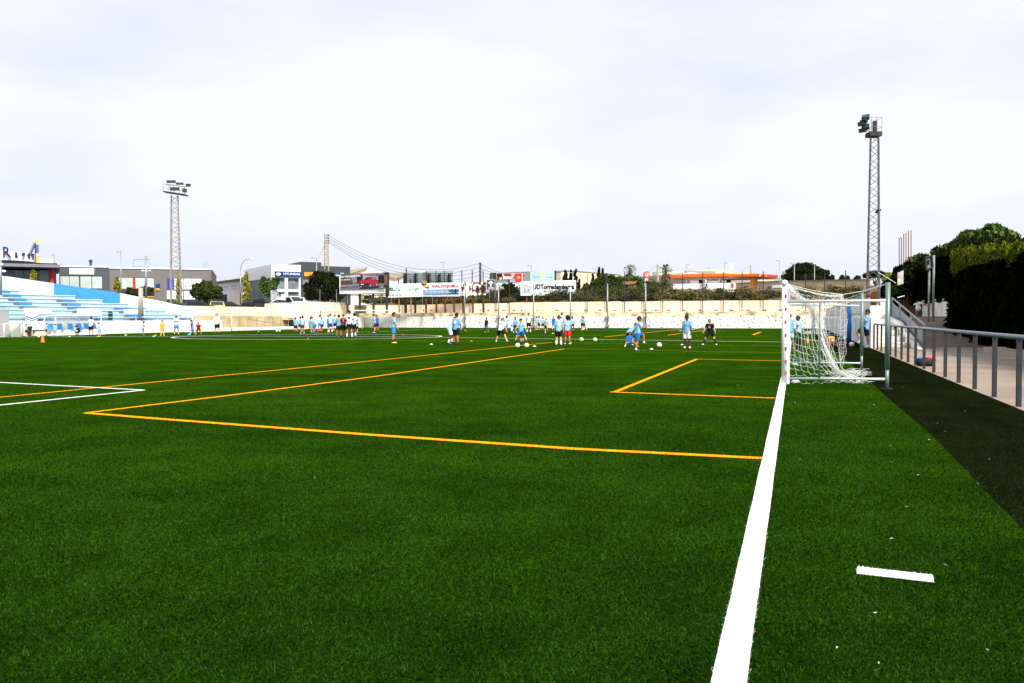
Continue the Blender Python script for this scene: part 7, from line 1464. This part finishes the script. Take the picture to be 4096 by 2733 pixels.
person(1498, 1256, 1331.5, 260, 'stand', 'lb', 'tl', 'l', 'b', ('k', .65), 'w', "child in black cap and dark teal shorts right of the large group", group=G1, hairstyle='cap', prnt=CREST)
person(1508, 1260, 1327.5, 200, 'stand', 'rb', 'k', 'm', 'k', ('k', .75), 'k', "child in blue shirt hidden behind the child with the black cap", group=G1)
# stand side
person(105, 1295, 1346, 60, 'stand', 'lb', 'k', 'l', 'b', None, 'y', "child in light blue shirt beside the black bin at the far left", group=G3)
person(186, 1292, 1343, 90, 'stand', 'lb', 'nv', 'l', 'b', None, 'k', "slim child in navy shorts near the left end of the benches", group=G3)
person(221, 1295, 1346, 20, 'stand', 'lb', 'sb', 'l', 'b', None, 'g', "child in light blue right in front of the left dugout post", group=G3)
person(298, 1302, 1344, 60, 'bench', 'lb', 'bs', 'm', 'k', None, 'p', "child in light blue sitting hunched in the dugout", group=G3)
person(317, 1303, 1344, 300, 'bench', 'k', 'k', 'm', 'k', None, 'k', "child in black sitting in the dugout, leaning towards the light blue one", group=G3)
person(365, 1266.5, 1342, 6, 'stand2', 'w', 'k', 'm', 'k', None, 'k', "coach in white with a dark back logo in front of the dugout", kid=False, group=G3, prnt=[('b', .70, [circ(.03, cx=.02)], BPR, "back_print")])
person(398, 1290, 1347.5, 300, 'front', 'lb', 'sb', 'l', 'g', None, 'y', "sandy-haired child stooping right of the dugout coach", group=G3, hairstyle='mop')
person(573, 1285, 1342.5, 80, 'front', 'lb', 'bs', 'm', 'k', None, 'g', "child in light blue and bright blue standing alone before the green gate", group=G3)
person(650, 1281, 1344, 185, 'stand', 'or', 'or', 'l', 'b', ('or', .1), 'n', "young goalkeeper in an all orange kit", group=G3)
person(706, 1262, 1338.5, 185, 'crossed', 'w', 'bs', 'm', 'k', SW, 'k', "youth in white shirt and blue shorts with folded arms", kid=False, group=G3)
person(770, 1279, 1344.5, 265, 'kick' if False else 'walk', 'rb', 'bs', 'l', 'b', None, 'k', "long-haired child in bright blue kit with a teal ball at the feet", group=G3, hairstyle='long', prnt=[('b', .5, [[(-.03, .06), (.0, .06), (.0, -.05), (-.03, -.05)]], WPR, "shirt_number")])
person(795, 1289, 1342, 190, 'crouch', 'mr', 'k', 'm', 'b', None, 'g', "child in dark red shirt and black shorts in a wide crouch", group=G3)
person(869, 1253, 1338.5, 185, 'stand2', 'w', 'k', 'l', 'b', SKS, 'k', "coach in white shirt and black shorts standing alone left of the small goal post", kid=False, group=G3)
person(3660, 1201, 1262, 80, 'bend', 'w', 'k', 'm', 'y', None, 'g', "person in white bending over at the top of the ramp", zb=1.28, kid=False, Yd=52.5)
wbag = empty("white_sack", P(3672, 1260, 52), "white sack hanging in front of the bending person at the ramp top", "sack"); q = P(3673, 1232, 52.0); MB().ell(q, .17, .14, .20, 12, 8).tube([q+Vector((0, 0, .15)), q+Vector((.02, 0, .4))], [.08, .02], 8).build("sack_cloth", CL['w'], wbag, world=True, smooth=True)
# turn the limb lofts into one continuous skin / cloth surface
def flush_people():
    for o, vx, fg, sm in REM:
        m = o.modifiers.new("r", 'REMESH'); m.mode = 'VOXEL'; m.voxel_size = vx; m.use_smooth_shade = True
        m2 = o.modifiers.new("s", 'SMOOTH'); m2.factor = .5; m2.iterations = 4
    dg = bpy.context.evaluated_depsgraph_get(); dg.update()
    for o, vx, fg, sm in REM:
        me = bpy.data.meshes.new_from_object(o.evaluated_get(dg)); old = o.data; mt = old.materials[0]; o.modifiers.clear()
        if fg:
            co = np.empty(len(me.vertices)*3); me.vertices.foreach_get('co', co); vs = [tuple(x) for x in co.reshape(-1, 3)]; fs = [tuple(p.vertices) for p in me.polygons]; b = len(vs); vs += fg.v; fs += [tuple(b+i for i in f) for f in fg.f]
            me2 = bpy.data.meshes.new(old.name); me2.from_pydata(vs, [], fs); me = me2
        me.materials.clear(); me.materials.append(mt); me.polygons.foreach_set('use_smooth', [True]*len(me.polygons)); nm = old.name; o.data = me; bpy.data.meshes.remove(old); me.name = nm
# ================================================================== BALLS, MARKERS, CONES
BALLW = mat("ball_leather", rgb(232, 228, 215), .45, .06, 20, spec=.4)
def ball(px, yb, rpx, label, m2="ball_panel_dark", c2=rgb(70, 68, 70), base=None, gold=False, grp="footballs"):
    g = G(px, yb); r = max(.085, rpx*g.y/FPX); rt_ = empty("football", g, label, "football", grp); MB().ell((0, 0, r), r, r, r, 20, 14).build("ball_skin", base or BALLW, rt_, smooth=True)
    pm = mat(m2, c2, .5, .1, 20); random.seed(int(px)); mb = MB(); ph = (1+5**.5)/2; Q = Matrix.Rotation(random.random()*6, 3, 'Z') @ Matrix.Rotation(random.random()*6, 3, 'X')
    for v in [(0, a, b*ph) for a in (-1, 1) for b in (-1, 1)]+[(a, b*ph, 0) for a in (-1, 1) for b in (-1, 1)]+[(b*ph, 0, a) for a in (-1, 1) for b in (-1, 1)]:
        n_ = (Q @ Vector(v)).normalized(); u = n_.cross(Vector((.3, .5, .8))).normalized(); w = n_.cross(u); rr = .20 if gold else .30
        mb.add([Vector((0, 0, r))+((n_+(u*math.cos(t)+w*math.sin(t))*rr).normalized())*r*1.006 for t in np.linspace(0, 2*math.pi, 6)[:-1]], [tuple(range(5))])
    mb.build("ball_patches", pm, rt_); return rt_
ball(2070.5, 1392, 10, "left ball of the close pair of white balls below the pink one", "ball_patch_gold", rgb(190, 160, 110), gold=True); ball(2106.5, 1392, 10, "right ball of the close pair of white balls below the pink one", "ball_patch_gold", rgb(190, 160, 110), gold=True)
ball(2087.5, 1369, 8.6, "pink and white ball under the straddling boy", "ball_pink", rgb(225, 80, 140), mat("ball_pinkish", rgb(240, 200, 215), .45, .1, 6)); ball(2326, 1367, 8.5, "patterned white ball on the halfway line, right of the red shorts boy", "ball_patch_olive", rgb(150, 145, 90)); ball(2380, 1368, 8.5, "patterned white ball on the halfway line, further right")
ball(2637, 1391, 10.5, "plain white ball between the kicking boy and the boy in white shorts", "ball_patch_pale", rgb(215, 195, 190), gold=True); ball(2335, 1320, 4.5, "small white and red ball at the feet of the pair near the far wall", "ball_red", rgb(190, 70, 80))
ball(1107, 1329, 4.4, "left of two white balls near the mesh fence"); ball(1118.5, 1329, 4.4, "right of two pale balls near the mesh fence", "ball_patch_peach", rgb(220, 180, 150)); ball(1167, 1325, 4.6, "dark grey ball left of the large group", "ball_patch_white", rgb(190, 190, 190), mat("ball_dark", rgb(75, 75, 80), .5))
ball(757, 1346, 6, "teal ball at the feet of the long-haired child", "ball_patch_white2", rgb(190, 230, 235), mat("ball_teal", rgb(40, 160, 190), .5)); ball(3407, 1388, 10, "worn ball by the blue padded post", "ball_patch_olive", rgb(150, 145, 90)); ball(3378, 1361, 7, "worn ball left of the blue padded post, by the white wall")
ball(17, 1347, 3.5, "left small teal ball by the entrance block", "ball_patch_white2", rgb(190, 230, 235), mat("ball_teal", (0, 0, 0))); ball(39, 1347, 4, "right teal ball by the entrance block", "ball_patch_white2", rgb(190, 230, 235), mat("ball_teal", (0, 0, 0))); ball(391, 1342, 4, "small blue ball at the stooping child's feet", "ball_patch_white2", rgb(190, 230, 235), mat("ball_teal", (0, 0, 0)))
def marker(px, yb, w, c, nm, label):
    g = G(px, yb); r = w/2*g.y/FPX; o = MB().lathe((0, 0, 0), [(r, 0), (r, .008), (r*.8, r*.32), (r*.35, r*.62), (r*.30, r*.60), (r*.7, r*.28)], 18).build("disc_marker", mat("marker_"+nm, c, .6, .05, 5), loc=g, smooth=True); tag(o, label, "marker", "low training markers on the turf")
WM_ = rgb(242, 244, 240); OM = rgb(230, 120, 60)
for a in [(1725, 1379, 13, WM_, "white", "white disc marker left of the boy in white shorts"), (2138, 1387, 13.5, WM_, "white", "white disc marker just right of the close pair of balls"), (2281, 1372, 11, WM_, "white", "white disc marker behind the shoes of the red shorts boy"), (2606, 1398, 15, WM_, "white", "white disc marker left of the plain white ball"), (2728, 1380, 11, WM_, "white", "white disc marker at the feet of the boy in white shorts"),
          (1611, 1340, 7, OM, "orange", "orange disc marker right of the yellow shoes boy"), (1799, 1365, 11, OM, "orange", "orange disc marker between the leaning pair"), (1885, 1366, 10, OM, "orange", "orange disc marker right of the tall boy with the badge"), (2076, 1345, 8, OM, "orange", "orange disc marker above the pink ball"), (1232, 1357, 9, OM, "orange", "orange disc marker below the large group inside the circle"),
          (2211, 1335, 9, rgb(225, 225, 120), "yellow", "pale yellow disc marker in front of the far goal group"), (503, 1342, 12, rgb(170, 225, 110), "green", "pale green marker right of the dugout"), (278, 1348, 9, rgb(215, 240, 200), "mint", "pale mint marker in front of the dugout"), (615, 1347, 12, rgb(130, 225, 80), "lime", "lime green marker left of the orange goalkeeper"), (622, 1342, 9, rgb(235, 190, 60), "amber", "amber marker behind the lime green one"),
          (1034, 1327, 6, rgb(225, 235, 90), "lemon", "lemon marker left of the two white balls"), (1449, 1314.5, 6, OM, "orange", "tiny orange marker near the far wall right of the large group"), (155, 1348, 9, WM_, "white", "white marker left of the big orange cone")]: marker(*a)
for p in (1274, 1283): g = G(p, 1324); o = MB().lathe((0, 0, 0), [(.16, 0), (.15, .02), (.05, .14), (.04, .14)], 14).build("disc_marker", mat("marker_pink", rgb(240, 60, 100), .6, .05, 5), loc=g, smooth=True); tag(o, "left bright pink marker at the feet of the white-topped child" if p == 1274 else "right bright pink marker beside its twin", "marker", "low training markers on the turf")
def cone(px, yt, yb, c, nm, label, wb):
    g = G(px, yb); h = (yb-yt)*g.y/FPX; r = wb/2*g.y/FPX; rt_ = empty("training_cone", g, label, "cone"); MB().lathe((0, 0, 0), [(r*.86, 0), (r*.80, .02), (r*.34, h), (r*.26, h), (r*.2, h-.02)], 18).build("cone_body", mat("cone_"+nm, c, .55, .06, 4), rt_, smooth=True); MB().lathe((0, 0, 0), [(r, 0), (r, .015), (r*.8, .02)], 18).build("cone_base", mat("cone_"+nm, c), rt_)
cone(171, 1341, 1369, rgb(250, 120, 60), "orange", "big plain orange cone on the turf at the far left", 17); cone(147, 1309, 1328, rgb(225, 70, 60), "red", "small red cone standing on the bench by the bin", 10); cone(3230, 1350, 1372, rgb(235, 130, 70), "orange2", "orange cone seen through the goal net", 11)
g = G(3325, 1372); o = empty("cone_stack", g, "stack of red and yellow rimmed markers seen through the net", "markers"); r = .2
MB().lathe((0, 0, 0), [(r, 0), (r, .10), (r*.9, .2), (r*.6, .24)], 16).build("red_markers", mat("marker_scarlet", rgb(225, 80, 50), .6), o, smooth=True); MB().lathe((0, 0, .2), [(r*.8, .02), (r*.8, .08), (r*.4, .12), (0, .12)], 16).build("yellow_markers", mat("marker_yellow2", rgb(220, 220, 70), .6), o, smooth=True); MB().ell((0, -.15, .1), .09, .09, .09, 12, 8).build("pale_bag", SIGNW, o, smooth=True)
# ================================================================== DUGOUT, BINS, GOALS IN THE DISTANCE, CARS
dg_ = empty("dugout", G(300, 1345), "white framed dugout with clear curved roof and blue seats in front of the stand", "dugout"); LD = LAT_L+1.6
da, db_ = alpx(222, LD), alpx(405, LD); HD = P(300, 1262, G(300, 1345).y).z
mb = MB()
for s_ in (0, .25, .5, .75, 1):
    a_ = da+(db_-da)*s_; fr_ = .045 if s_ in (0, 1) else .025; mb.tube([F(a_, LD-1.25, 0), F(a_, LD-1.25, .9), F(a_, LD-1.0, 1.5), F(a_, LD-.4, HD), F(a_, LD, HD)], fr_, 6)
    if s_ in (0, 1): mb.tube([F(a_, LD, HD), F(a_, LD, .0)], .045, 6)
mb.tube([F(da, LD, HD), F(db_, LD, HD)], .07, 6).tube([F(da, LD-1.25, .9), F(db_, LD-1.25, .9)], .03, 6); mb.build("dugout_frame", SIGNW, dg_, world=True)
CLR = mat("clear_panel", rgb(205, 212, 222), .15, .1, .8, alpha=.55); mb = MB(); q = [(LD-1.25, .4), (LD-1.25, .9), (LD-1.0, 1.5), (LD-.4, HD-.03), (LD-.05, HD-.03)]
for i in range(4): 
    (l0, z0_), (l1, z1_) = q[i], q[i+1]; mb.add([F(da, l0, z0_), F(db_, l0, z0_), F(db_, l1, z1_), F(da, l1, z1_)], [(0, 1, 2, 3)])
mb.build("clear_roof", CLR, dg_, world=True)
lbox(MB(), da-.3, db_+.3, LD-1.3, LD+.1, 0, .07).build("base_slab", SIGNW, dg_, world=True)
SEAT = mat("seat_blue", rgb(60, 145, 215), .5, .06, 3)
for p in (206, 243, 286, 320, 350, 379):
    a_ = alpx(p, LD-.7); mb = MB(); lbox(mb, a_-.05, a_+.4, LD-.95, LD-.5, .45, .50); qs = [F(a_-.05, LD-.95, .5), F(a_+.4, LD-.95, .5), F(a_+.4, LD-1.08, .92), F(a_-.05, LD-1.08, .92)]; mb.prism(qs, R_*.04).build("seat", SEAT, dg_, world=True)
for s_ in (.1, .3, .5, .7, .9): a_ = da+(db_-da)*s_; lbox(MB(), a_, a_+.5, LD-1.0, LD-.5, .071, .42).build("bench_block", SIGNW, dg_, world=True)
def lowbench(px0, px1, label):
    a0, a1 = alpx(px0, LAT_L+1), alpx(px1, LAT_L+1); r_ = empty("bench", F(a0, LAT_L+.8), label, "bench"); lbox(MB(), a0, a1, LAT_L+.5, LAT_L+.9, .40, .45).build("seat_board", DARKM, r_, world=True); lbox(MB(), a0+.3, a1-.2, LAT_L+.55, LAT_L+.85, 0, .398).build("leg", CREAM, r_, world=True)
lowbench(133, 192, "dark topped low bench with a red cone on it by the stand")
bn = empty("litter_bin", G(118, 1345), "black open bin with a wide rim at the far left", "bin"); sc_ = G(118, 1345).y/FPX; MB().lathe((0, 0, 0), [(.14, 0), (.17, .6), (.19, .62), (.19, .74), (.17, .72), (.15, .3)], 16).build("bin_body", mat("bin_grey", rgb(70, 62, 60), .6), bn, smooth=True); MB().lathe((0, 0, .60), [(.20, 0), (.22, .14), (.20, .14), (.18, .0)], 16).build("bin_rim", BLACK, bn, smooth=True)
sk = empty("equipment_bag", G(135, 1343), "long white bag lying on the ground right of the bin", "bag"); MB().ell((0, 0, .1), .45, .2, .11, 14, 8).build("bag_cloth", CL['w'], sk, smooth=True)
pe = empty("seated_equipment", G(72, 1344), "green and black kit pile inside the small net goal at the far left", "kit pile"); MB().ell((0, 0, .3), .16, .14, .26, 12, 8).build("green_vest", mat("vest_green", rgb(150, 200, 60), .8), pe, smooth=True); MB().ell((.22, 0, .18), .18, .15, .19, 12, 8).ell((-.02, 0, .1), .22, .16, .11, 12, 8).build("black_cloth", CL['k'], pe, smooth=True)
def goal_frame(label, p0, p1, ztop, depth_dir, dep, r=.05, nm="goal", net=True, cat="goal"):
    rt_ = empty(nm, p0, label, cat); zt = Vector((0, 0, ztop)); p0 = Vector(p0); p1 = Vector(p1)
    mb = MB().tube([p0, p0+zt], r, 8); mb.build("goal_post", SIGNW, rt_, world=True, smooth=True); MB().tube([p1, p1+zt], r, 8).build("goal_post", SIGNW, rt_, world=True, smooth=True); MB().tube([p0+zt, p1+zt], r, 8).build("crossbar", SIGNW, rt_, world=True, smooth=True)
    b0, b1 = p0+depth_dir*dep, p1+depth_dir*dep; MB().tube([p0+zt, p0+zt+depth_dir*dep*.5, b0], r*.4, 6).tube([p1+zt, p1+zt+depth_dir*dep*.5, b1], r*.4, 6).tube([b0, b1], r*.4, 6).tube([b0, p0], r*.4, 6).tube([b1, p1], r*.4, 6).build("net_support", SIGNW, rt_, world=True)
    if net:
        mb = MB(); n_ = 22
        for i in range(n_+1): s_ = i/n_; q = p0.lerp(p1, s_); mb.tube([q+zt, q+zt+depth_dir*dep*.5-Vector((0, 0, .06)), q+depth_dir*dep], .006, 3, cap=False)
        for j in range(9): z = ztop*(j/9); mb.tube([p0+depth_dir*dep*(1-.5*j/9)+Vector((0, 0, z)), p1+depth_dir*dep*(1-.5*j/9)+Vector((0, 0, z))], .006, 3, cap=False)
        mb.build("goal_net", NET, rt_, world=True)
    return rt_
gA, gB = G(2051.5, 1309.5), G(2273.5, 1309.5); goal_frame("full-size white goal standing at the far end in front of the peeling wall", gA, gB, P(2051, 1233, gA.y).z, n_f, 1.0, .075)
gC, gD = G(922, 1329), G(866, 1333); a_, b_ = F(alpx(770, LAT_L+1.5), LAT_L+1.5), F(alpx(926, LAT_L+1.5), LAT_L+1.5); goal_frame("white goal against the left wall beyond the stand, behind the lone coach", a_, b_, P(926, 1255, b_.y).z, -R_, .9, .055)
a_, b_ = F(alpx(16, LAT_L+1.8), LAT_L+1.8), F(alpx(86, LAT_L+1.8), LAT_L+1.8); goal_frame("small white net goal beside the entrance block at the far left", a_, b_, .95, -R_, .7, .04)
# frame goal leaning on the ledge at right and crossbar behind the big group
q0, q1 = P(2893, 1264, 95), P(2900, 1235, 96); q2 = P(3150, 1235, 90.5); lg = empty("folded_goal_frame", q0, "white folded goal frame lying on the ledge left of the near post", "goal frame"); MB().tube([q0, q1], .09, 8).tube([q1, q2], .045, 8).tube([P(2907, 1251, 95.5), P(2917, 1237, 95.5)], .03, 6).build("frame_tube", SIGNW, lg, world=True); MB().tube([q0-Vector((0, 0, .12)), q0], .07, 8).build("tube_end", RUST, lg, world=True)
a_, b_ = P(1398, 1243, 99), P(1580, 1243, 101); cbx = empty("goal_crossbar", a_, "long white crossbar of a goal stored against the wall behind the large group", "goal frame"); MB().tube([a_, b_], .07, 8).tube([b_, b_-Vector((0, 0, .9))], .05, 8).tube([P(1588, 1244, 101), P(1592, 1252, 101), P(1586, 1262, 101)], .02, 5).build("frame_tube", SIGNW, cbx, world=True)
mt = empty("metal_rack", P(1283, 1250, 98), "grey tubular rack leaning at the cream wall behind the large group", "rack"); mb = MB()
for y in (1245, 1250, 1256, 1262): mb.tube([P(1282, y, 98), P(1354, y+.5, 99)], .035, 5)
mb.tube([P(1281, 1244, 98), P(1283, 1270, 98)], .07, 5).build("rack_tube", PNL, mt, world=True)
wg = empty("white_goal_parts", G(3290, 1336), "low white frame lying on the turf seen through the net", "frame"); MB().tube([G(3215, 1330, .05), G(3330, 1331, .05)], .03, 6).tube([G(3195, 1334, .03), G(3300, 1336, .03)], .03, 6).build("frame_tube", SIGNW, wg, world=True)
npb = empty("net_pole", G(3255, 1345), "slim grey pole seen through the goal net", "pole"); g = G(3255, 1345); MB().tube([g, (g.x, g.y, P(3250, 1205, g.y).z)], .07, 8).build("pole_shaft", STEEL, npb, world=True, smooth=True)
# cars
def car(px, ybase, Y, L_, yaw, m, label, kind='car', hf=1.0, group="cars parked behind the wall", zc=2.34):
    g = P(px, ybase, Y); g.z = zc; rt_ = empty("parked_car", g, label, "car" if kind == 'car' else "van", group, R(yaw)); W_ = .86
    if kind == 'van': prof = [(-L_/2, .35), (-L_/2, 1.0), (-L_/2+.1, 1.75), (L_*.18, 1.8), (L_*.34, 1.1), (L_/2-.05, .92), (L_/2, .5), (L_/2-.05, .3), (-L_/2+.1, .28)]
    else: prof = [(-L_/2, .4), (-L_/2+.02, .85), (-L_/2+.35, .95), (-L_*.28, 1.36), (L_*.05, 1.45), (L_*.22, 1.0), (L_/2-.15, .82), (L_/2, .55), (L_/2-.04, .3), (-L_/2+.1, .28)]
    prof = [(x, z*hf) for x, z in prof]; mb = MB(); vs = []
    for y, k in ((-W_, .0), (-W_*1.0, 1), (W_, 1), (W_, 0)): pass
    n_ = len(prof); vs = []
    for y in (-W_, -W_*.93, W_*.93, W_):
        for x, z in prof: zz = z if abs(y) < W_*.95 or z < 1.0 else 1.0+(z-1.0)*.0+.0; vs.append((x*(.985 if abs(y) > W_*.95 else 1), y*(1 if z < 1.02 else .86), z if abs(y) < W_*.95 else min(z, .98)))
    fs = [tuple(range(n_)), tuple(range(3*n_, 4*n_))[::-1]]+[(k*n_+i, k*n_+(i+1) % n_, (k+1)*n_+(i+1) % n_, (k+1)*n_+i) for k in range(3) for i in range(n_)]
    mb.add(vs, fs).build("car_body", m, rt_)
    gm = mat("car_glass", (.02, .025, .03), .1, .1, 2, spec=.6)
    for s_ in (-1, 1):
        if kind == 'van': w = [(L_*.02, 1.02), (L_*.30, 1.05), (L_*.19, 1.62), (L_*.02, 1.65)]
        else: w = [(-L_*.30, .97), (L_*.19, .99), (L_*.04, 1.36), (-L_*.25, 1.30)]
        MB().prism([(x, s_*W_*.865 if False else s_*W_*.94, z*hf) for x, z in w], Vector((0, s_*.02, 0))).build("side_window", gm, rt_)
    w = ([(L_*.335, 1.13), (L_*.19, 1.72)] if kind == 'van' else [(L_*.215, 1.02), (L_*.065, 1.41)]); MB().prism([(w[0][0]+.02, -.7, w[0][1]*hf), (w[0][0]+.02, .7, w[0][1]*hf), (w[1][0]+.02, .66, w[1][1]*hf), (w[1][0]+.02, -.66, w[1][1]*hf)], Vector((.02, 0, .012))).build("windscreen", gm, rt_)
    for x in (-L_*.31, L_*.31):
        for s_ in (-1, 1): wh = MB().tube([(x, s_*(W_-.16), .31), (x, s_*(W_+.02), .31)], .31, 16).build("wheel", BLACK, rt_); MB().tube([(x, s_*(W_+.021), .31), (x, s_*(W_+.03), .31)], .19, 12).build("wheel_rim", STEEL, wh)
    for s_ in (-1, 1): MB().box(L_/2-.10, L_/2-.0, s_*.62-.14, s_*.62+.14, .58, .70).build("headlight", SIGNW, rt_)
    return rt_
CARW = mat("car_white", (.78, .79, .80), .25, .03, 1, spec=.6); CARK = mat("car_black", (.02, .02, .022), .25, .1, 1, spec=.6); CARY = mat("car_yellow", rgb(235, 225, 60), .3, .05, 1, spec=.5); CARG = mat("car_dark_green", rgb(48, 58, 56), .3, .1, 1, spec=.5)
car(1163, 1220, 108, 4.2, -35, CARW, "white van parked right behind the cream wall, nose to the right", 'van'); car(1112, 1220, 108, 4.2, 195, CARW, "white car left of the white van behind the cream wall")
car(1028, 1216, 104, 3.6, 60, CARK, "black car parked by the white warehouse gate"); car(1180, 1212, 113, 4.3, 170, CARK, "dark car behind the white van in front of the showroom"); car(1212, 1210, 112, 4.0, 200, CARW, "white van with an orange front behind the wall", 'van')
car(868, 1222, 98, 3.9, -70, CARY, "bright yellow and dark car behind the end of the stand", zc=1.85); car(800, 1222, 94, 4.4, 10, CARG, "dark green car under the spreading street tree", zc=1.85); car(920, 1218, 99, 4.2, 15, CARK, "dark car in front of the grey fence panels", zc=1.85)
ds = empty("direction_board", P(1105, 1225, 103), "tall white direction board with several grey lines and red squares beside parked cars", "sign board"); f_d = Fac2("direction_board", "tall white direction board with printed rows and red squares beside parked cars", "sign board", P(1082, 1300, 103), P(1126, 1300, 103), base=ZT); bpy.data.objects.remove(ds)
for i in range(5):
    f_d.part("board_row", mat("row_grey", rgb(205, 210, 215), .5), 1083, 1163+i*7.4, 1113, 1169.2+i*7.4, 0, .1)
    if i: f_d.text(["", "Torredembarra", "Tarragona", "Poligon Industrial", "Cementiri"][i], DARKM, 1086, 1164.6+i*7.4, 1104, 1167.6+i*7.4, -.02)
f_d.part("blue_header", mat("header_blue", rgb(80, 150, 200), .5), 1089, 1164, 1112, 1168, -.02, -.003); f_d.part("red_square", mat("square_red", rgb(190, 80, 85), .5), 1107, 1171, 1112, 1176, -.02, -.003); f_d.part("red_square", mat("square_red", (0, 0, 0)), 1107, 1178.5, 1112, 1183.5, -.02, -.003)
f_d.part("leg", STEEL, 1086, 1199.5, 1088, 1228, .02, .08); f_d.part("leg", STEEL, 1109, 1199.5, 1111, 1228, .02, .08)
nr = empty("round_traffic_sign", P(971, 1175, 103), "small round red and white traffic sign by the curved lamp", "traffic sign"); q = P(971, 1175, 103); MB().tube([q, q+Vector((0, .03, 0))], .15, 14).build("sign_disc", SIGNW, nr, world=True); MB().tube([q+Vector((0, -.02, 0)), q+Vector((0, -.005, 0))], .10, 14).build("sign_centre", RED, nr, world=True)
flush_people()
flush_text()
